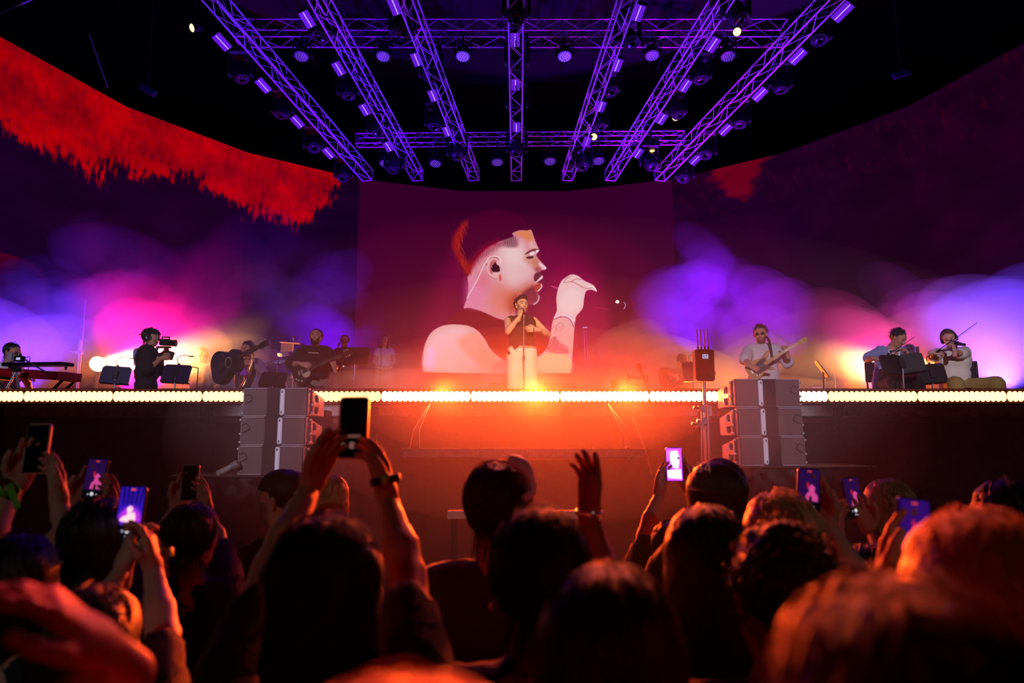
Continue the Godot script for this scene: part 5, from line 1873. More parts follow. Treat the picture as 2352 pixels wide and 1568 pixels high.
func backline() -> void:
	# risers
	for r in [["centre", Vector3(0.15, 2.03, -9.0), Vector3(3.0, 0, 2.2)], ["right", Vector3(5.95, FOOT, -10.2), Vector3(4.1, 0, 3.0)], ["rear", Vector3(0, FOOT, -13.5), Vector3(7.8, 0, 6.6)], ["singers'", Vector3(-2.8, 2.27, -14.6), Vector3(2.1, 0, 1.6)], ["drum", Vector3(-5.05, 2.5, -14.1), Vector3(2.2, 0, 2.0)], ["percussion", Vector3(5.6, FOOT - 0.15, -13.2), Vector3(2.0, 0, 1.8)]]:
		var low := FOOT if r[0] == "singers'" else DECK
		var t := thing("stage_riser", "%s riser of the stage hidden behind the light battens" % r[0], "platform", Vector3(r[1].x, low, r[1].z))
		var h: float = r[1].y - low
		put(box_mesh(Vector3(r[2].x, h - 0.03, r[2].z), 0.01, Vector3(0, h * 0.5 - 0.015, 0)), "frame", mat("141014", 0.6), t)
		put(box_mesh(Vector3(r[2].x + 0.02, 0.03, r[2].z + 0.02), 0.006, Vector3(0, h - 0.015, 0)), "top", mat("1c161a", 0.4, 0.0, "worn"), t)
	# music stands
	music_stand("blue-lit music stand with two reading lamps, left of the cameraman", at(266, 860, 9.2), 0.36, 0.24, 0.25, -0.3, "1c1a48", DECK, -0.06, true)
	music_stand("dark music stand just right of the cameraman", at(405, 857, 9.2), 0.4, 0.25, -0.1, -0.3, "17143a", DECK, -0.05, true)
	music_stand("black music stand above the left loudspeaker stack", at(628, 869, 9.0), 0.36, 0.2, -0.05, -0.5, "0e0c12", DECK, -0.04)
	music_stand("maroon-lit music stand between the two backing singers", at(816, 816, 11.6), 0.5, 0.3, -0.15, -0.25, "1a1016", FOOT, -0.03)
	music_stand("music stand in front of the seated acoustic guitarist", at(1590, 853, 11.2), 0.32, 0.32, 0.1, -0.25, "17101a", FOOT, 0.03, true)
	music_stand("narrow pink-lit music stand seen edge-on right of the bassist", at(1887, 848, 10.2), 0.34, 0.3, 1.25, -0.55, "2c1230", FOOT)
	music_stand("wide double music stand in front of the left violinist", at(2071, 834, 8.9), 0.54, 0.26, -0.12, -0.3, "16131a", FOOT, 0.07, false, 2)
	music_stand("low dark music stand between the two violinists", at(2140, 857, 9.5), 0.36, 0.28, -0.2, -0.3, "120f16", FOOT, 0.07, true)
	# microphones
	mic_stand("singer's microphone on a straight stand in the middle of the stage", at(1203, 716, 8.98), 2.03, Vector3(-0.25, 0.4, -0.3))
	mic_stand("microphone of the backing singer with the studded belt", at(778, 790, 14.2), 2.27, Vector3(0, 0.4, -1))
	mic_stand("microphone of the long-haired backing singer", at(875, 788, 14.2), 2.27, Vector3(0, 0.4, -1))
	var b := thing("boom_stand", "thin microphone boom at the chest of the man in headphones", "microphone", Vector3(at(455, 850, 12.0).x, DECK, -12.0))
	var top := at(455, 845, 12.0) - b.position
	rod(b, "pole", Vector3(0, 0.02, 0), top, 0.011, mat("18141c", 0.4))
	rod(b, "boom", top, top + Vector3(-0.11, 0.02, 0.2), 0.009, mat("18141c", 0.4))
	for k in 3:
		rod(b, "leg", Vector3(0, 0.2, 0), Vector3(cos(k * 2.1) * 0.3, 0.01, sin(k * 2.1) * 0.3), 0.01, mat("18141c", 0.4))
	# drum kits and percussion
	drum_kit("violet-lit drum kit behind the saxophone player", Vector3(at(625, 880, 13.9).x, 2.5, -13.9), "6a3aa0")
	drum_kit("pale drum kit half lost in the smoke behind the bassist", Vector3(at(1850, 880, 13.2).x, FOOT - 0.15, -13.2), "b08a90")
	var bar := thing("percussion_rack", "slim percussion rack standing above the drum kit", "percussion", Vector3(at(673, 800, 12.8).x, DECK, -12.8))
	var c := at(668, 788, 12.8) - bar.position
	put(box_mesh(Vector3(0.38, 0.03, 0.12), 0.006), "bar", mat("c8a8b8", 0.4), bar, Transform3D(Basis(Vector3.BACK, -0.06), c))
	put(box_mesh(Vector3(0.24, 0.16, 0.006), 0.002, Vector3(-0.06, -0.1, 0)), "cloth_panel", mat("8a70b0", 0.7), bar, Transform3D(Basis(Vector3.BACK, -0.06), c))
	rod(bar, "pole", c + Vector3(0.05, 0.1, 0), Vector3(0.05, 0, 0), 0.013, mat("8a7a8a", 0.35, 0.6))
	put(box_mesh(Vector3(0.04, 0.05, 0.04), 0.006, c + Vector3(0.05, 0.12, 0)), "clamp", mat("1a141c", 0.5), bar)
	rod(bar, "arm", c + Vector3(0.12, 0.02, 0), c + Vector3(0.2, 0.12, 0), 0.008, mat("6a5a70", 0.4))
	var hoop := Geo.new()
	hoop.xf = Transform3D(Basis(Vector3.RIGHT, 0.3), c + Vector3(-0.1, -0.22, 0.1))
	hoop.lathe([Vector2(0.1, -0.03), Vector2(0.105, 0.0), Vector2(0.1, 0.03)], 18)
	put(hoop.mesh(), "tambourine", mat("d0b0d8", 0.4), bar)
	for k in 3:
		rod(bar, "leg", Vector3(0.05, 0.2, 0), Vector3(0.05 + cos(k * 2.1) * 0.25, 0.01, sin(k * 2.1) * 0.25), 0.011, mat("18141c", 0.4))
	# chair with an electric guitar leaning on it
	var fr := thing("wooden_chair", "small wooden chair with a guitar leaning on it, right of the singer", "chair", Vector3(at(1478, 880, 11.4).x, FOOT, -11.4), 0.3)
	var wood := mat("6a3018", 0.5)
	for x in [-0.18, 0.18]:
		rod(fr, "post", Vector3(x, 0, -0.18), Vector3(x, 0.82, -0.2), 0.016, wood)
		rod(fr, "leg", Vector3(x, 0, 0.18), Vector3(x, 0.44, 0.18), 0.016, wood)
	put(box_mesh(Vector3(0.4, 0.03, 0.4), 0.008, Vector3(0, 0.45, 0)), "seat", wood, fr)
	for y in [0.66, 0.77]:
		put(box_mesh(Vector3(0.38, 0.035, 0.02), 0.005, Vector3(0, y, -0.195)), "slat", wood, fr)
	guitar("leaning_guitar", "electric guitar leaning on the wooden chair, only its neck in view", Vector3(at(1499, 905, 11.2).x, FOOT + 0.3, -11.1), at(1465, 838, 11.3), Vector3(0.2, 0, 1), {"outline": ACOUSTIC, "thick": 0.05, "color": "7a3a18", "neck": "8a5a30", "neck_from": 0.24, "bridge": -0.1, "head_color": "9a6a40"})
	# cup, wedge monitors
	var cup := thing("paper_cup", "small paper cup standing on the stage edge right of the singer", "cup", Vector3(at(1412, 880, 8.3).x, LIP - 0.3, -8.3))
	var g := Geo.new()
	g.lathe([Vector2(0.0, 0.3), Vector2(0.035, 0.3), Vector2(0.045, 0.44), Vector2(0.042, 0.44), Vector2(0.033, 0.31)], 16)
	put(g.mesh(), "cup_wall", mat("a8885a", 0.7), cup)
	put(box_mesh(Vector3(0.12, 0.3, 0.12), 0.01, Vector3(0, 0.15, 0)), "coaster_box", mat("2a2018", 0.7), cup)
	for q in [[1285, "right"], [1160, "left"]]:
		var w := thing("wedge_monitor", "dark wedge monitor behind the singer on his %s side of the picture" % q[1], "speaker", Vector3(at(q[0], 890, 10.6).x, 2.05, -10.6))
		g = Geo.new()
		g.xf = Transform3D(Basis(Vector3(0, 0, 1), Vector3.UP, Vector3(-1, 0, 0)), Vector3.ZERO)
		g.prism(PackedVector2Array([Vector2(-0.2, 0), Vector2(0.2, 0), Vector2(0.12, 0.56), Vector2(-0.1, 0.62)]), 0.5, 0.01)
		put(g.mesh(), "cabinet", mat("1c1412", 0.6), w)
		put(box_mesh(Vector3(0.44, 0.48, 0.02), 0.006), "grille", mat("2a1e1a", 0.7, 0.0, "grille"), w, Transform3D(Basis(Vector3.RIGHT, -0.14), Vector3(0, 0.3, 0.165)))
	# keyboards at the far left
	var ks := thing("keyboard_stand", "black crossed keyboard stand at the far left", "stand", Vector3(at(60, 900, 8.9).x, DECK, -8.9), 0.12)
	var bar_m := mat("100c14", 0.4)
	for z in [-0.14, 0.14]:
		rod(ks, "cross_leg", Vector3(-0.3, 0.0, z), Vector3(0.5, 0.93, z), 0.02, bar_m)
		rod(ks, "cross_leg", Vector3(0.5, 0.0, z), Vector3(-0.3, 0.93, z), 0.02, bar_m)
	for x in [-0.3, 0.5]:
		rod(ks, "foot_bar", Vector3(x, 0.02, -0.3), Vector3(x, 0.02, 0.3), 0.02, bar_m)
		rod(ks, "rest_bar", Vector3(x, 0.94, -0.2), Vector3(x, 0.94, 0.2), 0.018, bar_m)
	var kb := thing("stage_keyboard", "red stage keyboard on the crossed stand at the far left", "keyboard", Vector3(at(62, 872, 8.85).x, DECK + 0.96, -8.85), -0.2)
	put(box_mesh(Vector3(1.3, 0.1, 0.34), 0.015, Vector3(0, 0.05, 0)), "case", mat("8a1024", 0.35), kb, Transform3D(Basis(Vector3.BACK, -0.07), Vector3.ZERO))
	put(box_mesh(Vector3(0.02, 0.11, 0.35), 0.006, Vector3(0.655, 0.05, 0)), "end_cheek", mat("c01828", 0.35), kb, Transform3D(Basis(Vector3.BACK, -0.07), Vector3.ZERO))
	for k in 24:
		put(box_mesh(Vector3(0.046, 0.016, 0.15), 0.003, Vector3(-0.6 + k * 0.05, 0.106, 0.0 - 0.09)), "white_key", mat("e0d8d8", 0.3), kb, Transform3D(Basis(Vector3.BACK, -0.07), Vector3.ZERO))
	var lt := TextMesh.new()
	lt.text = "stage 3"
	var sf := SystemFont.new()
	sf.font_names = PackedStringArray(["Droid Sans"])
	lt.font = sf
	lt.font_size = 16
	lt.pixel_size = 0.0034
	lt.depth = 0.003
	put(lt, "lettering", mat("e8c8d8", 0.4), kb, Transform3D(Basis(Vector3.BACK, -0.07), Vector3(0.03, 0.05, 0.172)))
	var kt := thing("slim_keyboard", "slim black keyboard above the red one at the far left", "keyboard", Vector3(at(85, 862, 8.8).x, DECK + 1.13, -8.8), -0.12)
	put(box_mesh(Vector3(0.86, 0.045, 0.22), 0.01), "case", mat("0d0a10", 0.35), kt)
	for k in 20:
		put(box_mesh(Vector3(0.036, 0.01, 0.1), 0.002, Vector3(-0.4 + k * 0.04, 0.027, -0.05)), "white_key", mat("d8d0d8", 0.3), kt)
	for x in [-0.4, 0.4]:
		rod(kt, "support", Vector3(x, -0.02, 0), Vector3(x, -0.07, 0.0), 0.016, bar_m)
	var cm := thing("small_camera", "small camera with a lit display on a tripod in front of the keyboard player", "camera", Vector3(at(38, 900, 8.4).x, DECK, -8.4))
	var cc := at(45, 824, 8.4) - cm.position
	put(box_mesh(Vector3(0.115, 0.075, 0.06), 0.01, cc), "camera_body", mat("101014", 0.35), cm)
	put(box_mesh(Vector3(0.05, 0.03, 0.004), 0.001, cc + Vector3(0.004, 0, 0.031)), "display", glow("c8d0ff", 0.8), cm)
	put(tube_mesh([cc + Vector3(-0.01, 0.04, 0), cc + Vector3(-0.01, 0.07, 0)], [0.03, 0.028], 10), "top_dial", mat("2a2a30", 0.3), cm)
	put(box_mesh(Vector3(0.06, 0.12, 0.05), 0.01, cc + Vector3(-0.12, 0.02, 0)), "battery_pack", mat("a8a0b0", 0.3, 0.3), cm)
	put(box_mesh(Vector3(0.1, 0.06, 0.06), 0.01, cc + Vector3(-0.03, -0.13, 0)), "tripod_head", mat("18161a", 0.4), cm)
	for k in 3:
		rod(cm, "tripod_leg", cc + Vector3(-0.03, -0.16, 0), Vector3(cos(k * 2.1 + 0.5) * 0.4, 0.01, sin(k * 2.1 + 0.5) * 0.4), 0.014, mat("8a8490", 0.35, 0.5))
	put(tube_mesh(arc_points([cc + Vector3(0.06, 0.0, 0), cc + Vector3(0.12, 0.03, 0), cc + Vector3(0.13, -0.04, 0), cc + Vector3(0.12, -0.13, 0)], 5), [0.004], 5), "cable", mat("0c0a10", 0.5), cm)
	rod(cm, "side_arm", cc + Vector3(0.07, -0.01, 0), cc + Vector3(0.28, -0.16, -0.1), 0.01, bar_m)
	# scaffold pole and the big warm floor lamp
	var sp := thing("scaffold_pole", "upright scaffold pole with clamps left of the warm floor lamp", "pole", Vector3(at(176, 905, 11.5).x, DECK, -11.5))
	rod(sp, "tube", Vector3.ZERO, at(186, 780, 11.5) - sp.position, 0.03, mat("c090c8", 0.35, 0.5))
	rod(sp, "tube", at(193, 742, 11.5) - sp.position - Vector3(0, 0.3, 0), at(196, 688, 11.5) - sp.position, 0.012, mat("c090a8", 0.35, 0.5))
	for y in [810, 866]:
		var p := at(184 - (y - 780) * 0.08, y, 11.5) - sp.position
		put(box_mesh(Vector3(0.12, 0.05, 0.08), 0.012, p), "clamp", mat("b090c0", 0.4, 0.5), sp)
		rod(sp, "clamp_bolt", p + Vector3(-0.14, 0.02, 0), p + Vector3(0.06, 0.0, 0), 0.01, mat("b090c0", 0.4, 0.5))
	floor_lamp(at(224, 836, 12.0), "big round warm lamp glowing behind the blue-lit music stand", Vector3(0.75, 0.1, 0.65))
	# acoustic guitar on an upright holder
	var ga := at(523, 838, 9.0)
	var gs := thing("guitar_holder", "upright holder carrying the acoustic guitar in front of the saxophone player", "stand", Vector3(at(548, 900, 9.2).x, DECK, -9.15))
	rod(gs, "pole", Vector3.ZERO, ga + Vector3(0.1, -0.02, -0.15) - gs.position, 0.016, mat("a898a8", 0.3, 0.6))
	rod(gs, "arm", ga + Vector3(0.1, -0.02, -0.15) - gs.position, ga + Vector3(0.0, 0.0, -0.06) - gs.position, 0.014, mat("18141a", 0.4))
	for k in 3:
		rod(gs, "leg", Vector3(0, 0.25, 0), Vector3(cos(k * 2.1) * 0.32, 0.01, sin(k * 2.1) * 0.32), 0.012, mat("18141a", 0.4))
	guitar("acoustic_guitar", "dark acoustic guitar held up on a stand left of the saxophone player", ga, at(622, 788, 8.55), Vector3(0.1, 0.15, 1), acoustic("100c16", "2c2540", "1a141c"))

func floor_lamp(p: Vector3, label: String, aim: Vector3) -> void:
	var t := thing("floor_lamp", label, "stage light", Vector3(p.x, DECK, p.z))
	var c := p - t.position
	var bas := frame(aim, Vector3.UP)
	var g := Geo.new()
	g.lathe([Vector2(0, -0.2), Vector2(0.1, -0.19), Vector2(0.155, -0.06), Vector2(0.16, 0.03), Vector2(0.145, 0.035), Vector2(0.135, 0.0), Vector2(0, 0.0)], 20)
	put(g.mesh(), "housing", mat("141014", 0.5), t, Transform3D(bas, c))
	g = Geo.new()
	g.ball(Vector3(0, 0.012, 0), Vector3(0.134, 0.05, 0.134), 8, 20)
	put(g.mesh(), "lamp_glass", glow("ffe2b0", 10.0), t, Transform3D(bas, c))
	rod(t, "post", Vector3.ZERO, c - Vector3(0, 0.2, 0), 0.03, mat("18141a", 0.5))
	put(box_mesh(Vector3(0.4, 0.02, 0.4), 0.005, Vector3(0, 0.01, 0)), "base", mat("18141a", 0.5), t)
	for e in [-1.0, 1.0]:
		rod(t, "yoke_arm", c - Vector3(0, 0.2, 0), c + bas.x * e * 0.18, 0.014, mat("18141a", 0.5))

# ---------------------------------------------------------------- the band
func foot_of(px: float, z: float, floor_y: float) -> Vector3:
	return Vector3(at(px, 850, z).x, floor_y, -z)

func tall(px: float, top: float, z: float, floor_y: float) -> float:
	return (at(px, top, z).y - floor_y) / 1.75

func performer(px: float, top: float, z: float, floor_y: float, o: Dictionary) -> Node3D:
	o["p"] = foot_of(px, z, floor_y)
	if not o.has("sit"):
		o["s"] = tall(px, top, z, floor_y)
	o["group"] = "musicians on the stage"
	o["strands"] = 160
	o["strand"] = 0.0022
	return person(o)

func band() -> void:
	# singer
	var grip := [1.25, 1.25, 1.25, 1.25, 0.9]
	var open := [0.25, 0.3, 0.35, 0.4, 0.1]
	var pluck := [0.55, 0.6, 0.65, 0.7, 0.4]
	var sg := performer(1199, 678, 9.2, 2.03, {"label": "singer in a black sleeveless top and pale jeans holding a microphone to his mouth", "wide": 1.12, "loose": 0.022, "head": [0.3, -0.05, -0.08], "hair": "quiff", "hair_color": "2a1610", "beard": 0.5, "shirt": "181214", "sleeve": 0.0, "top_name": "sleeveless_top", "hem": -0.02, "pants": "ece4d4", "loose_pants": 0.035, "skin": "d2a086", "lean": [-0.03, 0.03, 0.12], "wears": ["ear_monitor"],
		"r": {"p": at(1193, 727, 9.0), "d": Vector3(0.25, 1, 0.05), "n": Vector3(0.7, 0, -0.7), "c": grip, "e": Vector3(-0.7, -1, 0.2)},
		"l": {"p": at(1232, 757, 8.97), "d": Vector3(-1, 0.05, 0.15), "n": Vector3(0, 0.15, -1), "c": open, "e": Vector3(1, -0.9, 0.1)}})
	wrap_band(sg, "belt", sg.position + Vector3(0, 1.0, 0), Vector3.UP, 0.122, 0.035, mat("a89878", 0.5), 1.6)
	wrap_band(sg, "bracelet", at(1226, 757, 8.97), Vector3(1, 0, 0), 0.03, 0.012, mat("1a1416", 0.5))
	# camera operator with his rig
	var co := performer(338, 752, 9.6, DECK, {"label": "camera operator in an oversized black shirt and a cap worn backwards", "yaw": 1.95, "head": [-0.2, 0.05, 0.0], "hair": "short", "hair_color": "0e0a0c", "shirt": "0e0c10", "loose": 0.05, "hem": -0.14, "sleeve": 0.95, "pants": "0c0a0e", "loose_pants": 0.05, "skin": "b07a62", "wears": ["cap_back", "headphones"], "cap_color": "0e0b0e", "wide": 1.1,
		"r": {"p": at(372, 822, 9.5), "d": Vector3(1, 0.1, 0), "n": Vector3(0, 0.5, -1), "c": grip, "e": Vector3(0.1, -1, 0.3)},
		"l": {"p": at(374, 812, 9.85), "d": Vector3(1, 0.4, 0), "n": Vector3(0, 0.5, 1), "c": grip, "e": Vector3(0, -1, -0.3)}})
	var em := Geo.new()
	var op := []
	for k in 12:
		var a := TAU * k / 12.0
		op.append(Vector2(cos(a) * (0.075 + 0.02 * sin(a * 3.0)), sin(a) * (0.15 + 0.03 * cos(a * 2.0))))
	em.prism(smooth(op, 3), 0.006)
	put(em.mesh(), "back_print", mat("8a8aa8", 0.8, 0.0, "worn"), co, co.transform.affine_inverse() * Transform3D(Basis(Vector3.UP, -0.55), at(313, 819, 9.45)))
	camera_rig(at(380, 786, 9.6))
	# far-left keyboard player
	performer(10, 781, 9.3, DECK, {"label": "keyboard player in a white vest at the far left", "sit": 0.6, "yaw": 1.25, "head": [0.1, 0.15, 0.0], "hair": "short", "hair_color": "140c0c", "beard": 0.4, "shirt": "d8d4e0", "sleeve": 0.0, "top_name": "vest", "pants": "181620", "skin": "b07c64", "lean": [0.12, 0.0],
		"r": {"p": at(48, 862, 9.05), "d": Vector3(0.7, -0.2, 0.4), "n": Vector3.DOWN, "c": pluck}, "l": {"p": at(60, 862, 9.35), "d": Vector3(0.7, -0.2, -0.2), "n": Vector3.DOWN, "c": pluck}})
	stool("stool under the keyboard player at the far left", foot_of(10, 9.3, DECK), 0.58)
	# people in the smoke at the left
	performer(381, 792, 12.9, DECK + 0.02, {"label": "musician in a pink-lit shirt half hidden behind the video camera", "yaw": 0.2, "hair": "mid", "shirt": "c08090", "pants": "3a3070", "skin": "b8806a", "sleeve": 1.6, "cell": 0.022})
	performer(464, 797, 12.5, DECK, {"label": "man in headphones and a grey printed shirt in the warm smoke", "hair": "short", "hair_color": "5a2a18", "shirt": "8a7478", "loose": 0.035, "sleeve": 0.9, "pants": "1a141a", "skin": "d8a080", "wears": ["headphones"], "head": [-0.1, 0.1, 0.0], "wide": 1.08, "cell": 0.021})
	performer(569, 783, 11.6, DECK, {"label": "saxophone player in a pinkish jacket behind the acoustic guitar", "hair": "curly", "hair_color": "2a100c", "shirt": "5a3038", "jacket": "9a6a80", "jacket_sleeve": 1.9, "pants": "2a2030", "skin": "b8785c", "head": [-0.25, 0.1, 0.05], "yaw": -0.1, "cell": 0.021,
		"r": {"p": at(560, 862, 11.35), "d": Vector3(0.4, -0.3, 0.6), "n": Vector3(0.5, 0, -0.6), "c": grip}, "l": {"p": at(578, 835, 11.35), "d": Vector3(-0.5, 0.1, 0.6), "n": Vector3(-0.5, 0, -0.6), "c": grip}})
	saxophone()
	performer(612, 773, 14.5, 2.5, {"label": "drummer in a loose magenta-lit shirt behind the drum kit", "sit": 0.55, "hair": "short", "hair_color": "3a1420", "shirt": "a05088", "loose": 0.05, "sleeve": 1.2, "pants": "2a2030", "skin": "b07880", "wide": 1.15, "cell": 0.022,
		"r": {"p": at(588, 850, 14.1), "d": Vector3(0.2, 0.2, 1), "n": Vector3.DOWN, "c": grip}, "l": {"p": at(650, 850, 14.1), "d": Vector3(-0.2, 0.2, 1), "n": Vector3.DOWN, "c": grip}})
	stool("stool under the drummer", foot_of(612, 14.5, 2.5), 0.53)
	# guitarist in black
	var gb := at(700, 853, 9.5)
	guitar("electric_guitar", "dark single-cut electric guitar of the bearded guitarist in black", gb, at(806, 808, 9.35), Vector3(0.1, 0.1, 1), {"outline": [Vector2(0, -0.2), Vector2(0.1, -0.19), Vector2(0.165, -0.1), Vector2(0.155, -0.02), Vector2(0.11, 0.05), Vector2(0.115, 0.1), Vector2(0.15, 0.15), Vector2(0.12, 0.16), Vector2(0.06, 0.12), Vector2(0.03, 0.15)], "outline_left": [Vector2(-0.03, 0.2), Vector2(-0.09, 0.2), Vector2(-0.13, 0.14), Vector2(-0.115, 0.06), Vector2(-0.15, -0.02), Vector2(-0.165, -0.1), Vector2(-0.1, -0.19)], "thick": 0.045, "color": "0c080a", "neck": "2a1810", "neck_from": 0.16, "bridge": -0.08, "pickups": [-0.03, 0.08], "knobs": [Vector2(0.1, -0.12), Vector2(0.13, -0.07), Vector2(0.07, -0.15)], "guard": [Vector2(0.03, 0.1), Vector2(0.1, 0.06), Vector2(0.09, -0.02), Vector2(0.035, -0.03)], "guard_color": "c8a890", "bridge_color": "b0a8a8", "head_color": "0c080a"})
	var gt := performer(722, 752, 9.8, DECK, {"label": "bearded guitarist in a loose black shirt behind the left loudspeaker stack", "hair": "short", "hair_color": "1a0e0c", "beard": 0.95, "shirt": "100d10", "loose": 0.055, "sleeve": 0.98, "hem": -0.1, "pants": "7a6a5c", "loose_pants": 0.05, "skin": "b87a66", "head": [0.1, -0.22, 0.0], "wide": 1.12,
		"r": {"p": at(694, 836, 9.42), "d": Vector3(0.9, -0.25, 0.0), "n": Vector3(0, -0.2, -1), "c": pluck, "e": Vector3(-1, -0.6, 0.1)},
		"l": {"p": at(768, 845, 9.42), "d": Vector3(-0.2, 0.9, 0.15), "n": Vector3(-0.6, 0.3, -0.6), "c": grip, "e": Vector3(0.7, -1, -0.1)}})
	put(box_mesh(Vector3(0.15, 0.014, 0.004), 0.001), "chest_print", mat("c8a0a0", 0.7), gt, gt.transform.affine_inverse() * Transform3D(Basis(Vector3.BACK, -0.04), at(720, 810, 9.62)))
	# backing singers
	var bs := performer(789, 768, 14.5, 2.27, {"label": "backing singer in dark clothes with a studded belt at a microphone", "hair": "short", "hair_color": "4a1814", "shirt": "3a1820", "top_name": "top", "sleeve": 0.5, "pants": "2a1216", "loose_pants": 0.05, "skin": "c88068", "wide": 0.92, "head": [0.15, 0.0, 0.0], "cell": 0.021, "wears": ["ear_monitor"],
		"r": {"p": at(773, 842, 14.3), "d": Vector3(0.3, 0.9, 0.2), "n": Vector3(0.6, 0, -0.5), "c": grip, "e": Vector3(-0.8, -1, 0)}})
	wrap_band(bs, "studded_belt", bs.position + Vector3(0, 1.03, 0), Vector3.UP, 0.122, 0.04, mat("e0c8b0", 0.3, 0.5), 1.55)
	performer(882, 768, 14.5, 2.27, {"label": "backing singer with very long brown hair, white top and long pale skirt", "hair": "long", "hair_color": "5a1c14", "shirt": "e0c8cc", "top_name": "top", "sleeve": 0.4, "hem": 0.1, "loose": 0.012, "skirt": "c08078", "skin": "d89078", "wide": 0.9, "head": [-0.05, -0.08, 0.0], "cell": 0.021,
		"r": {"p": at(872, 845, 14.2), "d": Vector3(0.9, -0.1, 0.2), "n": Vector3(0, 0, -1), "c": pluck, "e": Vector3(-1, -0.7, 0)}, "l": {"p": at(893, 845, 14.2), "d": Vector3(-0.9, -0.1, 0.2), "n": Vector3(0, 0, -1), "c": pluck, "e": Vector3(1, -0.7, 0)}})
	# seated acoustic guitarist
	var ab := at(1546, 868, 12.1)
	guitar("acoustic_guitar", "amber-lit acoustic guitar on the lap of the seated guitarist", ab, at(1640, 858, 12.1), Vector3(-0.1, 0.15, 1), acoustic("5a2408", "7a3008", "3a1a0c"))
	performer(1569, 817, 12.5, FOOT, {"label": "seated guitarist in a cap bent over an acoustic guitar", "sit": 0.42, "lean": [0.3, 0.12], "head": [0.1, 0.2, -0.05], "hair": "short", "hair_color": "2a0c0a", "shirt": "b06a50", "loose": 0.03, "sleeve": 0.95, "pants": "3a1c14", "skin": "c88058", "wears": ["cap"], "cap_color": "4a1818", "cell": 0.021,
		"r": {"p": at(1545, 862, 12.0), "d": Vector3(0.8, -0.4, 0.0), "n": Vector3(0, -0.2, -1), "c": pluck, "e": Vector3(-1, 0.2, 0.2)}, "l": {"p": at(1605, 858, 12.05), "d": Vector3(0.2, 0.8, 0.2), "n": Vector3(-0.3, 0, -1), "c": grip}})
	stool("stool under the seated acoustic guitarist", foot_of(1569, 12.5, FOOT), 0.4)
	# bassist
	var bb := at(1746, 842, 9.15)
	guitar("bass_guitar", "cream bass guitar with a dark pickguard played by the bassist", bb, at(1848, 778, 9.0), Vector3(-0.1, 0.1, 1), {"category": "bass guitar", "outline": [Vector2(0, -0.22), Vector2(0.1, -0.22), Vector2(0.155, -0.14), Vector2(0.13, -0.04), Vector2(0.1, 0.02), Vector2(0.12, 0.09), Vector2(0.15, 0.14), Vector2(0.12, 0.16), Vector2(0.06, 0.1), Vector2(0.03, 0.12)], "outline_left": [Vector2(-0.03, 0.14), Vector2(-0.08, 0.2), Vector2(-0.13, 0.25), Vector2(-0.155, 0.22), Vector2(-0.11, 0.08), Vector2(-0.14, -0.04), Vector2(-0.165, -0.13), Vector2(-0.1, -0.21)], "thick": 0.042, "color": "c08c54", "neck": "b8843c", "board": "c08c44", "neck_from": 0.12, "bridge": -0.15, "bridge_color": "b8b0a8", "pickups": [-0.05], "pickup_color": "1a1210", "pegs": 4, "inline": true, "head_color": "b88a40", "guard": [Vector2(-0.085, 0.15), Vector2(0.0, 0.105), Vector2(0.095, 0.115), Vector2(0.085, 0.03), Vector2(0.1, -0.11), Vector2(0.03, -0.09), Vector2(-0.07, -0.06), Vector2(-0.09, 0.05)], "guard_color": "2a0e10", "knobs": [Vector2(0.09, -0.12), Vector2(0.1, -0.08)], "knob_color": "c0b8b0", "headstock": [Vector2(-0.022, 0.65), Vector2(0.022, 0.65), Vector2(0.045, 0.69), Vector2(0.05, 0.8), Vector2(0.02, 0.83), Vector2(-0.02, 0.82), Vector2(-0.03, 0.72)]})
	var ba := performer(1753, 745, 9.55, DECK, {"label": "bassist in a white shirt and sunglasses behind the right loudspeaker stack", "hair": "curly", "hair_color": "4a1a14", "beard": 0.8, "shirt": "d6c8cc", "loose": 0.045, "sleeve": 0.95, "hem": -0.04, "pants": "100c10", "loose_pants": 0.04, "skin": "c88872", "head": [-0.35, 0.08, 0.05], "wears": ["sunglasses"], "wide": 1.1, "lean": [0.0, 0.0, -0.1],
		"r": {"p": at(1725, 842, 9.12), "d": Vector3(0.8, -0.35, 0.05), "n": Vector3(0, -0.1, -1), "c": pluck, "e": Vector3(-1, -0.5, 0.1)},
		"l": {"p": at(1808, 812, 9.12), "d": Vector3(-0.25, 0.85, 0.2), "n": Vector3(-0.5, 0.2, -0.7), "c": grip, "e": Vector3(0.5, -1, 0.0)}})
	var inv := ba.transform.affine_inverse()
	var sp := []
	for p in [at(1775, 834, 9.4), at(1771, 805, 9.38), at(1766, 782, 9.42), at(1757, 774, 9.56), at(1745, 800, 9.72), at(1735, 840, 9.6)]:
		sp.append(inv * p)
	put(tube_mesh(arc_points(sp, 5), [0.017], 6), "guitar_strap", mat("1a1014", 0.7), ba)
	# violinists
	performer(2038, 774, 9.75, FOOT, {"label": "left violinist in an open blue shirt over a white shirt", "sit": 0.45, "lean": [0.22, -0.05, 0.1], "head": [0.45, 0.35, -0.15], "hair": "curly", "hair_color": "140a0c", "shirt": "e4dce4", "jacket": "8a90c0", "jacket_sleeve": 0.95, "pants": "0e0a0e", "skin": "c08468", "loose": 0.012,
		"r": {"p": at(2012, 824, 9.3), "d": Vector3(0.9, -0.25, 0.2), "n": Vector3(0, -0.6, -0.7), "c": pluck, "e": Vector3(-1, -0.5, 0.3)}, "l": {"p": at(2086, 816, 9.2), "d": Vector3(-0.3, 0.9, 0.0), "n": Vector3(-0.7, 0.3, -0.3), "c": grip, "e": Vector3(0.6, -1, 0)}})
	violin("violin under the chin of the left violinist", at(2056, 806, 9.4), at(2098, 802, 9.15), Vector3(-0.1, 1, 0.5))
	bow("bow of the left violinist slanting up to the right", at(2020, 826, 9.2), at(2100, 774, 9.1))
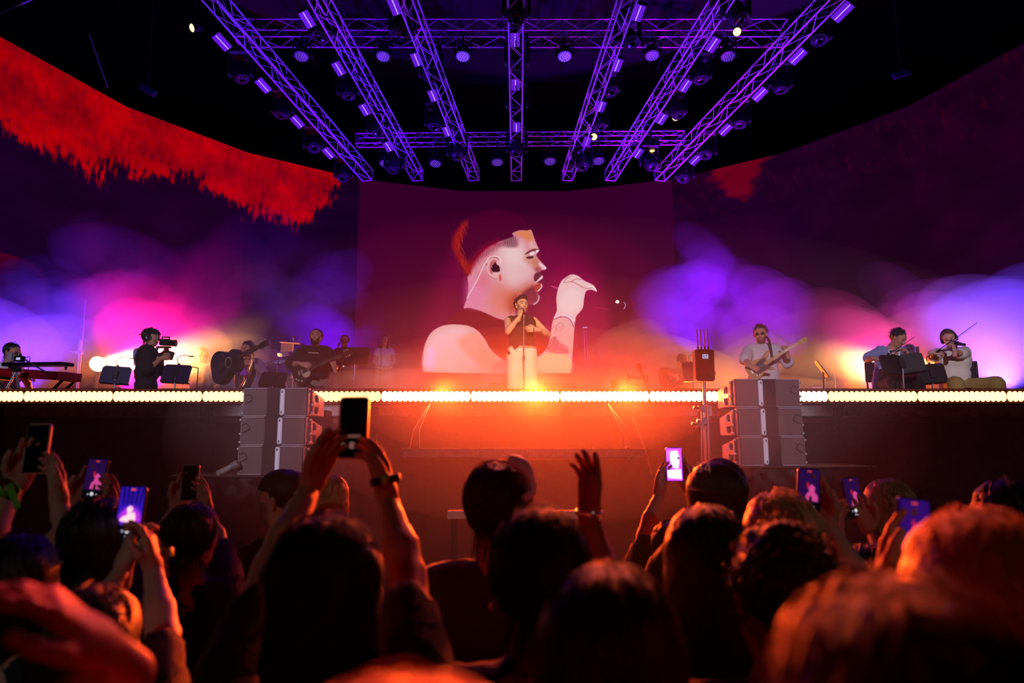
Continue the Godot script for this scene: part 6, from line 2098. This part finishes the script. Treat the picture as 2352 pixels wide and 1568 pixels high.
	var vb := performer(2192, 754, 9.75, FOOT, {"label": "right violinist in headphones, cream shirt and ochre trousers", "sit": 0.43, "lean": [0.06, 0.02, -0.25], "head": [-0.3, 0.2, 0.25], "hair": "short", "hair_color": "6a4030", "shirt": "e8d8c8", "loose": 0.04, "sleeve": 0.9, "pants": "a88848", "loose_pants": 0.04, "skin": "dca088", "wears": ["headphones"], "spread": 0.12, "wide": 1.05,
		"r": {"p": at(2146, 810, 9.3), "d": Vector3(0.9, -0.1, 0.2), "n": Vector3(0, -0.7, -0.5), "c": pluck, "e": Vector3(-0.9, -0.6, 0.3)}, "l": {"p": at(2186, 806, 9.18), "d": Vector3(-0.1, 1, 0.1), "n": Vector3(-0.5, 0.3, -0.6), "c": grip, "e": Vector3(0.5, -1, 0.2)}})
	violin("violin on the shoulder of the right violinist", at(2203, 790, 9.42), at(2180, 784, 9.08), Vector3(-0.2, 1, 0.4))
	bow("bow of the right violinist pointing up to the right", at(2152, 806, 9.2), at(2244, 741, 9.15))
	chair("chair under the left violinist", foot_of(2038, 9.78, FOOT), 0.0, "1a161a")
	chair("padded dark chair under the right violinist, its back in view", foot_of(2200, 9.8, FOOT), -0.75, "17131a")
	# floor-standing moving head behind the left violinist
	var mh := thing("floor_moving_head", "glossy moving head behind the left violinist's music stand", "stage light", Vector3(at(2088, 803, 10.6).x, FOOT, -10.6))
	var c := at(2088, 803, 10.6) - mh.position
	var g := Geo.new()
	g.ball(c, Vector3(0.1, 0.095, 0.1), 10, 16)
	put(g.mesh(), "lamp_head", mat("3a2a58", 0.12, 0.4), mh)
	for e in [-1.0, 1.0]:
		put(box_mesh(Vector3(0.03, 0.3, 0.1), 0.01, c + Vector3(e * 0.12, -0.1, 0)), "yoke_arm", mat("141016", 0.4), mh)
	put(box_mesh(Vector3(0.3, c.y - 0.22, 0.26), 0.02, Vector3(c.x, (c.y - 0.22) * 0.5, c.z)), "base", mat("141016", 0.5), mh)

func stool(label: String, where: Vector3, h: float) -> void:
	var t := thing("stool", label, "stool", where, 0.0, "stools on the stage")
	var g := Geo.new()
	g.lathe([Vector2(0, h - 0.06), Vector2(0.16, h - 0.06), Vector2(0.17, h - 0.03), Vector2(0.15, h), Vector2(0, h)], 18)
	put(g.mesh(), "seat", mat("17131a", 0.6), t)
	for k in 4:
		var a := TAU * k / 4.0 + 0.6
		rod(t, "leg", Vector3(cos(a) * 0.09, h - 0.05, sin(a) * 0.09), Vector3(cos(a) * 0.19, 0.01, sin(a) * 0.19), 0.014, mat("5a5058", 0.35, 0.6))

func camera_rig(c: Vector3) -> void:
	var t := thing("video_camera", "video camera on a hand-held stabiliser held by the camera operator", "camera", c)
	var dark := mat("0d0b10", 0.35)
	put(box_mesh(Vector3(0.14, 0.09, 0.1), 0.012, Vector3(0, 0, 0)), "camera_body", dark, t)
	put(tube_mesh([Vector3(0.06, -0.01, 0), Vector3(0.13, -0.012, 0), Vector3(0.15, -0.012, 0)], [0.042, 0.046, 0.05], 14), "lens", mat("0a080c", 0.25), t)
	put(tube_mesh([Vector3(0.148, -0.012, 0), Vector3(0.153, -0.012, 0)], [0.04, 0.04], 14), "lens_glass", mat("241c34", 0.05, 0.3), t)
	put(box_mesh(Vector3(0.12, 0.018, 0.03), 0.006, Vector3(0.0, 0.075, 0)), "top_handle", dark, t)
	for x in [-0.05, 0.05]:
		rod(t, "handle_post", Vector3(x, 0.04, 0), Vector3(x, 0.075, 0), 0.008, dark)
	put(box_mesh(Vector3(0.02, 0.1, 0.13), 0.006), "monitor", mat("14121a", 0.3), t, Transform3D(Basis(Vector3.UP, 0.4), Vector3(-0.1, 0.05, 0.03)))
	for z in [-0.02, 0.02]:
		rod(t, "radio_antenna", Vector3(-0.1, 0.06, z), Vector3(-0.11, 0.16, z), 0.005, dark)
	put(tube_mesh(arc_points([Vector3(-0.09, -0.06, 0.02), Vector3(-0.11, -0.14, 0.03), Vector3(-0.06, -0.2, 0.02), Vector3(0.0, -0.18, 0.0)], 4), [0.018], 8), "stabiliser_arm", dark, t)
	put(box_mesh(Vector3(0.18, 0.025, 0.06), 0.006, Vector3(-0.01, -0.07, 0)), "base_plate", mat("1a1820", 0.35, 0.4), t)
	put(tube_mesh([Vector3(0.0, -0.17, 0), Vector3(0.0, -0.23, 0)], [0.03, 0.028], 10), "motor", dark, t)
	put(box_mesh(Vector3(0.09, 0.12, 0.05), 0.01), "battery", mat("16141a", 0.4), t, Transform3D(Basis(Vector3.BACK, -0.3), Vector3(0.09, -0.19, 0.02)))
	rod(t, "grip", Vector3(-0.03, -0.22, 0.02), Vector3(-0.09, -0.42, 0.05), 0.016, dark)

func saxophone() -> void:
	var t := thing("saxophone", "brass saxophone hanging in front of the saxophone player", "saxophone", at(566, 820, 11.2))
	var q := func(x: float, y: float, z: float) -> Vector3:
		return at(x, y, z) - t.position
	var brass := mat("c89050", 0.22, 0.9)
	put(tube_mesh(arc_points([q.call(567, 812, 11.38), q.call(574, 808, 11.3), q.call(581, 815, 11.22)], 5), [0.01, 0.012, 0.016], 10), "neck", brass, t)
	put(tube_mesh(arc_points([q.call(581, 815, 11.22), q.call(574, 845, 11.2), q.call(564, 875, 11.2), q.call(556, 889, 11.18), q.call(549, 890, 11.15)], 5), [0.017, 0.019, 0.022, 0.025, 0.028, 0.03, 0.032, 0.034, 0.035, 0.036], 12), "body_tube", brass, t)
	put(tube_mesh(arc_points([q.call(549, 890, 11.15), q.call(545, 880, 11.1), q.call(549, 862, 11.05), q.call(554, 852, 11.0)], 4), [0.036, 0.038, 0.04, 0.043, 0.046, 0.05, 0.056, 0.062, 0.07, 0.078, 0.088, 0.1], 14), "bell", brass, t)
	for k in 7:
		var p: Vector3 = q.call(580 - k * 3.4, 824 + k * 8.5, 11.16)
		put(unit_ball, "key_cup", mat("e0c090", 0.2, 0.9), t, Transform3D(Basis().scaled(Vector3(0.018, 0.018, 0.008)), p))
	put(tube_mesh([q.call(583, 822, 11.17), q.call(562, 882, 11.15)], [0.004], 5), "key_rod", mat("e0c090", 0.2, 0.9), t)
	put(tube_mesh([q.call(567, 812, 11.38), q.call(565, 813, 11.42)], [0.011, 0.007], 8), "mouthpiece", mat("0c0a0c", 0.3), t)

# ---------------------------------------------------------------- the crowd and their phones
var phone_pictures := []

func phone_picture(kind: int) -> StandardMaterial3D:
	# what a phone's camera shows: the stage, small
	while phone_pictures.size() < 4:
		phone_pictures.append(null)
	if phone_pictures[kind] == null:
		var w := 96
		var h := 192
		canvas = Image.create(w, h, false, Image.FORMAT_RGBA8)
		canvas.fill(Color.html(["2a10a0", "c040ff", "2a0c48", "340c6c"][kind]))
		if kind == 0:
			for k in 5:
				pen([Vector2(8 + k * 20, 0), Vector2(16 + k * 20, 0), Vector2(20 + k * 16, 60), Vector2(14 + k * 16, 60)], "0c0430", 0.8, 3)
			pen([Vector2(10, 95), Vector2(50, 70), Vector2(90, 95), Vector2(90, 130), Vector2(10, 130)], "c030d0", 0.8, 12)
			pen([Vector2(14, 126), Vector2(20, 110), Vector2(38, 100), Vector2(34, 80), Vector2(46, 70), Vector2(58, 78), Vector2(54, 98), Vector2(66, 92), Vector2(70, 126)], "ffc8d0", 1.0, 3)
		elif kind == 1:
			pen([Vector2(24, 20), Vector2(70, 14), Vector2(84, 60), Vector2(72, 120), Vector2(40, 116), Vector2(24, 80)], "ffe8ff", 1.0, 4, false)
			pen([Vector2(4, 132), Vector2(88, 126), Vector2(90, 182), Vector2(6, 176)], "ffffff", 1.0, 4, false)
			pen([Vector2(0, 10), Vector2(22, 14), Vector2(16, 70), Vector2(0, 60)], "ff60d0", 0.9, 4, false)
		else:
			pen([Vector2(30, 138), Vector2(34, 112), Vector2(48, 96), Vector2(46, 76), Vector2(60, 64), Vector2(76, 76), Vector2(74, 98), Vector2(88, 112), Vector2(90, 138)], "f050a0", 0.95, 4, false)
			pen([Vector2(36, 62), Vector2(46, 54), Vector2(50, 78), Vector2(40, 86)], "d02048", 0.9, 4, false)
			pen([Vector2(50, 118), Vector2(60, 114), Vector2(64, 140), Vector2(48, 140)], "201018", 0.9, 2, false)
		# controls of the camera app
		canvas.fill_rect(Rect2i(0, 142, w, 50 if kind != 1 else 0), Color.html("08060a"))
		if kind != 1:
			for c in [[48, 160, 9, "f0f0f0"], [28, 162, 5, "9090a8"], [72, 162, 5, "a0a0b8"], [44, 180, 4, "d0d0e0"], [56, 181, 5, "c08090"]]:
				var ring := []
				for k in 10:
					ring.append(Vector2(c[0], c[1]) + Vector2(cos(TAU * k / 10.0), sin(TAU * k / 10.0)) * c[2])
				pen(ring, c[3], 1.0, 1)
			canvas.fill_rect(Rect2i(40, 6, 18, 7), Color.html("e04030"))
		var m := screen_material(ImageTexture.create_from_image(canvas), [1.3, 2.0, 0.8, 0.9][kind])
		m.resource_name = "phone_screen"
		phone_pictures[kind] = m
	return phone_pictures[kind]

func phone(label: String, c: Vector3, size: Vector2, roll: float, pitch: float, kind: int, case_hex: String, turn := 0.0) -> Transform3D:
	var t := thing("smartphone", label, "phone", c, 0.0, "phones held up by the crowd")
	t.basis = Basis(Vector3.UP, turn) * Basis(Vector3.BACK, roll) * Basis(Vector3.RIGHT, pitch)
	var out := []
	var r := 0.012
	for q in [[1, 1, 0], [-1, 1, 1], [-1, -1, 2], [1, -1, 3]]:
		for k in 5:
			var a: float = PI / 2.0 * (q[2] + k / 4.0)
			out.append(Vector2(q[0] * (size.x / 2 - r) + cos(a) * r, q[1] * (size.y / 2 - r) + sin(a) * r))
	var g := Geo.new()
	g.prism(PackedVector2Array(out), 0.011, 0.003)
	put(g.mesh(), "case", mat(case_hex, 0.3, 0.3), t)
	g = Geo.new()
	var w := size.x / 2 - 0.004
	var h := size.y / 2 - 0.004
	var z := 0.0062
	var n := Vector3.BACK
	g.quad(g.vert(Vector3(-w, h, z), n, Vector2(0, 0)), g.vert(Vector3(w, h, z), n, Vector2(1, 0)), g.vert(Vector3(w, -h, z), n, Vector2(1, 1)), g.vert(Vector3(-w, -h, z), n, Vector2(0, 1)))
	if kind >= 0:
		put(g.mesh(), "screen", phone_picture(kind), t)
	else:
		put(g.mesh(), "screen", mat("070508", 0.12), t)
		if kind == -2:
			put(box_mesh(Vector3(size.x * 0.6, 0.008, 0.001), 0.0, Vector3(-0.002, -0.022, z + 0.001)), "screen_bar", glow("a06058", 0.35), t)
			for q in [[-0.022, 0.007], [0.0, 0.009]]:
				g = Geo.new()
				g.lathe([Vector2(0, 0.001), Vector2(q[1], 0.001)], 14)
				put(g.mesh(), "screen_button", glow("b07870", 0.4), t, Transform3D(Basis(Vector3.RIGHT, PI / 2), Vector3(q[0], -0.045, z)))
	for k in 2:
		put(unit_ball, "camera_lens", mat("060608", 0.1), t, Transform3D(Basis().scaled(Vector3(0.008, 0.008, 0.004)), Vector3(0.02, size.y / 2 - 0.02 - k * 0.022, -0.006)))
	return t.transform

func fan(px: float, top: float, z: float, o: Dictionary) -> Node3D:
	o["p"] = Vector3(at(px, 1200, z).x, 0, -z)
	o["s"] = at(px, top, z).y / 1.75
	if not o.has("yaw"):
		o["yaw"] = PI
	o["group"] = "people in the crowd"
	o["cell"] = o.get("cell", 0.024)
	o["hcell"] = o.get("hcell", 0.0075)
	o["fcell"] = o.get("fcell", 0.004)
	o["strands"] = o.get("strands", 700 if z < 1.5 else 350)
	o["strand"] = 0.0011 if z < 1.5 else 0.0016
	o["pants"] = o.get("pants", "0c0b10")
	o["loose"] = o.get("loose", 0.02)
	return person(o)

func hold(ph: Transform3D, right: bool, drop := 0.1, out := 0.062) -> Dictionary:
	# a hand at the edge of an upright phone: fingers behind it, thumb at its side
	var e := 1.0 if right else -1.0
	var wrist := ph * Vector3(e * out, -drop, -0.022)
	return {"p": wrist, "d": ph.basis * Vector3(-e * 0.28, 1.0, -0.05), "n": ph.basis * Vector3(-e * 0.55, 0.0, 0.85), "c": [0.2, 0.25, 0.3, 0.35, 0.15], "e": Vector3(e * 0.8, -1.0, 0.3)}

func crowd() -> void:
	var big := Vector2(0.073, 0.152)
	# left group
	var ph := phone("phone with a glowing orange-lit pale rim at the far left", at(86, 1030, 2.1), big, 0.02, -0.1, -1, "e8b8a8")
	var p := fan(45, 1215, 1.72, {"label": "person at the far left holding up the orange-rimmed phone with both hands", "hair": "mid", "hair_color": "0e0808", "shirt": "0e0c10", "skin": "b08070", "r": hold(ph, true), "l": hold(ph, false)})
	wrap_band(p, "wristband", at(16, 1122, 2.0), Vector3(0.8, 0.8, 0), 0.033, 0.022, mat("5aa018", 0.5))
	put(box_mesh(Vector3(0.02, 0.075, 0.003), 0.001), "wristband_tail", mat("5aa018", 0.5), p, p.transform.affine_inverse() * Transform3D(Basis(Vector3.BACK, 0.45), at(31, 1140, 1.97)))
	ph = phone("dark phone held up second from the left, its screen dim", at(219, 1102, 2.45), big, -0.06, -0.1, 2, "1a161c")
	fan(232, 1132, 2.0, {"label": "dark-haired person below the dim second phone from the left", "hair": "mid", "hair_color": "0c0808", "shirt": "100c10", "skin": "a87868", "r": hold(ph, true), "l": hold(ph, false)})
	ph = phone("phone with a bright violet picture of the stage at the left", at(301, 1178, 1.95), Vector2(0.075, 0.15), -0.03, -0.1, 0, "0c0a0e")
	p = fan(225, 1330, 1.4, {"label": "person holding the bright violet phone with the right hand and wearing a green wristband", "hair": "long", "hair_color": "0a0606", "shirt": "0c0a0c", "skin": "b08878", "wide": 0.92, "r": {"p": at(352, 1250, 1.9), "d": Vector3(-0.15, 1, 0.1), "n": Vector3(-1, 0.1, 0.3), "c": [0.3, 0.5, 0.6, 0.65, 0.4], "e": Vector3(0.9, -1, 0.2)}, "l": {"p": at(284, 1300, 1.85), "d": Vector3(0.1, 1, -0.1), "n": Vector3(0.8, 0.1, -0.5), "c": [0.6, 0.7, 0.7, 0.7, 0.4], "e": Vector3(-0.4, -1, 0.2)}})
	wrap_band(p, "wristband", at(363, 1272, 1.87), Vector3(-0.15, 1, 0), 0.034, 0.024, mat("6ab01c", 0.5))
	ph = phone("dark phone with a pale rim held up left of the left loudspeaker stack", at(437, 1108, 2.95), big, 0.03, -0.1, -1, "a88890")
	fan(440, 1150, 2.5, {"label": "dark-haired person below the pale-rimmed phone left of the loudspeaker stack", "hair": "short", "hair_color": "0a0606", "shirt": "0e0a0c", "skin": "a87464", "r": hold(ph, true), "l": hold(ph, false)})
	# under the left stack
	fan(655, 1072, 3.05, {"label": "person in a dark cap seen in profile below the left loudspeaker stack", "yaw": -1.9, "hair": "short", "hair_color": "140c0a", "beard": 0.5, "shirt": "1a1214", "skin": "b08068", "strands": 0, "wears": ["cap_back"], "cap_color": "1a1a20"})
	fan(756, 1085, 3.6, {"label": "blond-haired person seen from behind below the raised centre phone", "hair": "long", "hair_color": "b89060", "shirt": "2a1a1a", "skin": "c09078"})
	# the two raised arms
	ph = phone("phone held high with two hands left of the middle", at(812, 982, 1.75), Vector2(0.076, 0.158), 0.01, -0.1, -2, "d87848")
	p = fan(752, 1168, 1.22, {"label": "person raising both arms to film with the phone left of the middle", "hair": "mid", "hair_color": "100606", "shirt": "140808", "skin": "b06c50", "sleeve": 0.6, "wide": 1.05, "r": {"p": at(882, 1092, 1.78), "d": Vector3(-0.3, 1, 0.0), "n": Vector3(-0.75, 0.0, 0.6), "c": [0.25, 0.3, 0.35, 0.4, 0.2], "e": Vector3(0.7, -1, 0.2)}, "l": {"p": at(733, 1066, 1.78), "d": Vector3(0.38, 1, 0.0), "n": Vector3(0.75, -0.1, 0.6), "c": [0.25, 0.3, 0.35, 0.4, 0.2], "e": Vector3(-0.8, -1, 0.2)}})
	wrap_band(p, "watch_strap", at(885, 1102, 1.68), Vector3(-0.2, 1, 0), 0.034, 0.02, mat("2a2018", 0.5))
	put(unit_ball, "watch_face", mat("b8a828", 0.3, 0.4), p, p.transform.affine_inverse() * Transform3D(Basis().scaled(Vector3(0.014, 0.017, 0.017)), at(886, 1101, 1.655)))
	# middle
	fan(1143, 1052, 1.95, {"label": "person with a tied-up hairdo and pale hair clip in the middle of the crowd", "hair": "short", "hair_color": "2a0e08", "shirt": "2c1412", "skin": "b06a58", "wears": ["hair_clip"], "wide": 1.1, "loose": 0.03})
	p = fan(1238, 1152, 1.3, {"label": "dark-haired person with an earring raising a hand, in front of the hair-clip wearer", "hair": "short", "hair_color": "160606", "shirt": "1a0808", "skin": "a05a48", "wears": ["earring"], "r": {"p": at(1352, 1185, 1.72), "d": Vector3(0.05, 1, 0), "n": Vector3(-0.8, 0, 0.5), "c": [0.12, 0.25, 0.3, 0.4, 0.2], "e": Vector3(0.3, -1, 0.2)}})
	wrap_band(p, "bracelet", at(1354, 1178, 1.71), Vector3(0.05, 1, 0), 0.031, 0.014, mat("e8dcdc", 0.2, 0.6))
	fan(1392, 1276, 0.97, {"label": "long-haired person with glossy dark hair below the middle", "hair": "long", "hair_color": "1c0a08", "shirt": "100608", "skin": "a06050", "hcell": 0.006, "frizz": 0.005})
	# right of the middle
	ph = phone("phone with a glaring pink-white screen beside the antenna mast", at(1548, 1066, 3.1), Vector2(0.076, 0.15), 0.0, -0.08, 1, "16121a")
	fan(1543, 1190, 2.75, {"label": "person tapping the glaring pink-white phone", "hair": "short", "hair_color": "0e0606", "shirt": "180c0c", "skin": "b87c68", "r": hold(ph, true), "l": hold(ph, false)})
	p = fan(1652, 1046, 2.45, {"label": "dark-haired person in a cap with white numerals below the right loudspeaker stack", "yaw": 2.6, "hair": "mid", "hair_color": "140808", "shirt": "120a0c", "skin": "b07c68", "strands": 0, "wears": ["cap_back"], "cap_color": "2a1418"})
	var tm := TextMesh.new()
	tm.text = "34"
	var sf := SystemFont.new()
	sf.font_names = PackedStringArray(["Droid Sans"])
	tm.font = sf
	tm.font_size = 16
	tm.pixel_size = 0.0028
	tm.depth = 0.006
	var H: Transform3D = p.get_meta("head_frame")
	put(tm, "cap_numerals", mat("f4ecf0", 0.6), p, p.transform.affine_inverse() * Transform3D(Basis(Vector3.UP, -0.2) * Basis(Vector3.RIGHT, -0.4), p.transform * H * Vector3(0.02, 0.112, -0.118)))
	fan(1620, 1150, 1.6, {"label": "person with long dark hair in front of the cap wearer", "hair": "long", "hair_color": "140606", "shirt": "0e0608", "skin": "905848", "wide": 0.9})
	ph = phone("phone with a small pink picture held by the blond person", at(1857, 1128, 2.2), Vector2(0.07, 0.145), -0.1, -0.1, 2, "141018", -0.2)
	fan(1792, 1118, 1.85, {"label": "person with smooth blond hair right of the loudspeaker stack", "hair": "mid", "hair_color": "a08058", "shirt": "181014", "skin": "b88470", "wide": 0.9, "r": hold(ph, true)})
	fan(1788, 1200, 1.32, {"label": "person with a big dark head of hair in front of the blond one", "hair": "curly", "hair_color": "0c0505", "shirt": "0c0608", "skin": "805040"})
	ph = phone("dark phone held up between the blond heads at the right", at(1958, 1142, 2.65), big, 0.06, -0.1, 2, "120e14", 0.2)
	fan(1985, 1245, 2.2, {"label": "dark person holding the dim phone between the blond heads", "hair": "short", "hair_color": "0a0606", "shirt": "0c0a0c", "skin": "b07c6c", "r": hold(ph, true), "l": hold(ph, false)})
	fan(2042, 1094, 2.9, {"label": "blond-haired person farther back at the right", "hair": "mid", "hair_color": "a08058", "shirt": "141014", "skin": "b88470"})
	ph = phone("phone with a violet stage picture beside the orange-lit blond head", at(2098, 1226, 1.4), Vector2(0.073, 0.14), -0.12, -0.1, 3, "1a1650", 0.15)
	fan(2315, 1094, 2.2, {"label": "dark-haired person at the far right edge behind the orange-lit head", "hair": "short", "hair_color": "1a120c", "shirt": "101010", "skin": "a07464"})
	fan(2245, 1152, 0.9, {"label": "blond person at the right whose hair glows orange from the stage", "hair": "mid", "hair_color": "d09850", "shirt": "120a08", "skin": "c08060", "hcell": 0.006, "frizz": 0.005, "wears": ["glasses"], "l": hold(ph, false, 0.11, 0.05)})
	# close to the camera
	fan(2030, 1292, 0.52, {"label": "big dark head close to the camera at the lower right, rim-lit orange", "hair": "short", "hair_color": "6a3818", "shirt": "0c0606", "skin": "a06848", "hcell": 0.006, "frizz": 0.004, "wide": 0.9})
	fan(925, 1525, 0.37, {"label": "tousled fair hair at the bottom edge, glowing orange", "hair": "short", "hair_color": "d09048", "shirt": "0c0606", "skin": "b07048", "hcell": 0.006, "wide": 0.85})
	fan(150, 1640, 0.62, {"label": "person in the lower left corner raising an orange-lit hand", "hair": "short", "hair_color": "1a0a06", "shirt": "120606", "sleeve": 0.4, "skin": "d08058", "fcell": 0.003, "wide": 0.85, "r": {"p": at(230, 1490, 0.78), "d": at(20, 1300, 0.7) - at(240, 1500, 0.78), "n": Vector3(-0.6, -0.7, 0.3), "c": [0.3, 0.35, 0.4, 0.5, 0.2], "e": Vector3(0.3, -1, 0.5)}})

# ---------------------------------------------------------------- haze, smoke and the lamps in it
func lobe(parent: Node, called: String, c: Vector3, size: Vector3, density: float) -> void:
	var f := FogVolume.new()
	f.name = called
	f.shape = RenderingServer.FOG_VOLUME_SHAPE_ELLIPSOID
	f.size = size
	var m := FogMaterial.new()
	m.density = density
	m.albedo = Color.WHITE
	f.material = m
	parent.add_child(f, true)
	f.position = c

func uplight(label: String, px: float, z: float, y: float, hex: String, energy: float, angle: float, aim: Vector3) -> void:
	# a small floor lamp with its light just in front of the glowing face
	var p := Vector3(at(px, 850, z).x, y, -z)
	var t := thing("floor_uplight", label, "stage light", p, 0.0, "floor lamps in the smoke")
	var d := aim.normalized()
	var bas := frame(d, Vector3.RIGHT)
	var g := Geo.new()
	g.lathe([Vector2(0, -0.1), Vector2(0.08, -0.09), Vector2(0.1, 0.05), Vector2(0.09, 0.055), Vector2(0.085, 0.03), Vector2(0, 0.03)], 14)
	put(g.mesh(), "housing", mat("121014", 0.5), t, Transform3D(bas, Vector3(0, 0.14, 0)))
	g = Geo.new()
	g.lathe([Vector2(0.08, 0.034), Vector2(0.05, 0.044), Vector2(0, 0.048)], 14)
	put(g.mesh(), "light_face", glow(hex, 1.5), t, Transform3D(bas, Vector3(0, 0.14, 0)))
	put(box_mesh(Vector3(0.22, 0.03, 0.16), 0.006, Vector3(0, 0.015, 0)), "base", mat("121014", 0.5), t)
	spot("floor_uplight_beam", p + Vector3(0, 0.14, 0) + d * 0.08, p + Vector3(0, 0.14, 0) + d * 3.0, hex, energy, angle, 0.08, 1.0)

func smoke() -> void:
	var reach := ["close round the middle of the stage edge", "in front of the middle of the stage", "over the middle of the crowd", "wide and thin over the crowd"]
	for k in 4:
		var h := thing("haze", "orange-lit haze " + reach[k], "haze", Vector3(0.25, 2.05 - 0.1 * k, -6.9 + 0.5 * k))
		h.set_meta("kind", "stuff")
		lobe(h, "haze_body", Vector3.ZERO, [Vector3(3.4, 0.9, 1.6), Vector3(4.4, 1.8, 3.4), Vector3(6.0, 2.6, 5.0), Vector3(7.0, 3.0, 7.0)][k], [0.2, 0.07, 0.028, 0.01][k])
	var r := RandomNumberGenerator.new()
	r.seed = 12
	# clouds of overlapping puffs: where each stands, how wide it is and how thick
	for c in [[40, 800, 10.3, 1.2, 0.16, "blue cloud at the far left"], [130, 720, 10.9, 1.0, 0.05, "violet cloud at the far left"], [330, 808, 12.0, 1.0, 0.22, "amber cloud beside the warm lamp"], [450, 812, 12.7, 1.0, 0.22, "amber cloud round the man in headphones"], [540, 840, 13.0, 0.8, 0.14, "amber cloud round the saxophone player"], [420, 715, 12.8, 1.3, 0.08, "pink cloud above the camera operator"], [290, 650, 12.0, 1.4, 0.055, "purple cloud above the warm lamp"], [540, 640, 13.4, 1.5, 0.06, "purple cloud above the saxophone player"], [650, 770, 14.2, 1.3, 0.115, "violet cloud above the drum kit"], [770, 730, 14.8, 1.2, 0.05, "dark violet cloud above the backing singers"], [900, 868, 13.2, 0.8, 0.1, "orange cloud at the feet of the backing singers"], [1030, 880, 13.4, 0.8, 0.12, "orange cloud left of the singer"], [1190, 885, 12.2, 0.8, 0.16, "pale cloud at the feet of the singer"], [1420, 872, 12.6, 0.9, 0.16, "pale cloud right of the singer"], [1560, 868, 12.4, 0.8, 0.16, "pale cloud round the seated guitarist"], [1580, 730, 14.4, 1.3, 0.07, "violet cloud above the seated guitarist"], [1640, 640, 14.6, 1.1, 0.035, "thin violet cloud above the antenna mast"], [1680, 850, 13.4, 1.0, 0.18, "pale cloud behind the antenna mast"], [1780, 770, 13.6, 1.3, 0.08, "magenta cloud behind the bassist"], [1920, 805, 12.6, 1.1, 0.18, "peach cloud right of the bassist"], [2050, 830, 11.8, 0.9, 0.2, "peach cloud behind the left violinist"], [2100, 735, 12.0, 1.1, 0.06, "magenta cloud above the left violinist"], [2260, 770, 10.9, 1.1, 0.16, "blue cloud behind the right violinist"], [2330, 800, 10.6, 1.1, 0.16, "blue cloud at the far right"]]:
		var cloud := thing("smoke_cloud", c[5], "smoke", at(c[0], c[1], c[2]))
		cloud.set_meta("kind", "stuff")
		var thin: bool = c[4] < 0.12
		for k in (13 if thin else 5):
			var far := pow(r.randf(), 0.6) * 1.15 if thin else r.randf()
			var a := r.randf() * TAU
			var off: Vector3 = Vector3(cos(a) * far, sin(a) * far * 0.7, r.randf_range(-0.5, 0.5)) * c[3]
			var w: float = c[3] * (r.randf_range(0.55, 1.35) if thin else r.randf_range(0.8, 1.8)) * (1.2 - 0.4 * far)
			lobe(cloud, "smoke_lobe", off, Vector3(w * r.randf_range(1.1, 1.6), w * r.randf_range(0.6, 0.9), w), c[4] * (0.6 if thin else 0.9))
			cloud.get_child(k).rotation.z = r.randf_range(-0.9, 0.9)
	var bed := thing("smoke_bed", "low bed of smoke on the floor behind the band", "smoke", Vector3(0.2, 2.3, -12.6))
	bed.set_meta("kind", "stuff")
	lobe(bed, "smoke_body", Vector3.ZERO, Vector3(15, 1.5, 7.0), 0.08)
	# lamps in the smoke: blue at the sides, magenta and violet behind the band, amber low down
	var nth := ["first", "second", "third", "fourth", "fifth", "sixth", "seventh", "eighth", "ninth", "tenth", "eleventh", "twelfth"]
	var k := 0
	for u in [[35, 10.6, "4a24e8", 15, 50, Vector3(0.1, 1, 0.0)], [300, 12.4, "ff0888", 16, 45, Vector3(0.2, 1, 0)], [470, 13.6, "e000b0", 18, 40, Vector3(0, 1, 0)], [640, 15.0, "7010ff", 52, 44, Vector3(0, 1, 0)], [760, 15.6, "5a00e0", 34, 40, Vector3(0, 1, 0)], [1440, 16.2, "b000a0", 10, 40, Vector3(0, 1, 0)], [1600, 15.4, "6010ff", 34, 40, Vector3(0, 1, 0)], [1740, 14.7, "a000ff", 22, 40, Vector3(0, 1, 0)], [1900, 13.4, "ff0890", 16, 45, Vector3(0, 1, 0)], [2060, 12.2, "f00890", 14, 45, Vector3(-0.2, 1, 0)], [2290, 10.7, "5a38e8", 18, 50, Vector3(0, 1, 0)]]:
		k += 1
		uplight("%s floor uplight from the left against the screen wall" % nth[k - 1], u[0], u[1], 2.1, u[2], u[3] * 5.5, u[4], u[5])
	for u in [[330, 12.0, 10], [460, 13.0, 10], [900, 12.6, 6], [1060, 12.0, 8], [1290, 12.0, 9], [1440, 12.4, 10], [1570, 12.2, 10], [1680, 13.0, 10], [1930, 12.6, 8], [2060, 11.6, 8]]:
		k += 1
		uplight("%s amber floor lamp from the left in the smoke bed" % nth[k - 12], u[0], u[1], 2.05, "ff7020", u[2] * 1.5, 48, Vector3(0, 0.6, 1.0))
	spot("floor_lamp_beam", at(224, 836, 12.0) + Vector3(0.1, 0.02, 0.08), at(700, 800, 12.6), "ffa050", 300.0, 17.0, 0.13, 1.0)
	spot("floor_lamp_beam", at(2150, 840, 11.4), at(1700, 845, 12.6), "ffa050", 260.0, 18.0, 0.13, 1.0)
	for x in [-0.75, 0.25, 1.25]:
		spot("centre_batten_beam", Vector3(x, LIP - 0.06, -7.5), Vector3(0.1, 1.8, 0.0), "ff4c12", 130.0 if x == 0.25 else 75.0, 15.0, 0.08, 0.9)
	for w in [[-1.0, 0.35], [0.0, 1.0], [1.0, 0.8], [2.0, 0.25]]:
		area("light_batten_glow", Vector3(w[0] + 0.1, LIP - 0.09, -7.54), Vector3(w[0] + 0.1, LIP - 0.2, 0), Vector2(0.95, 0.12), "ff4410", w[1] * 11.0)
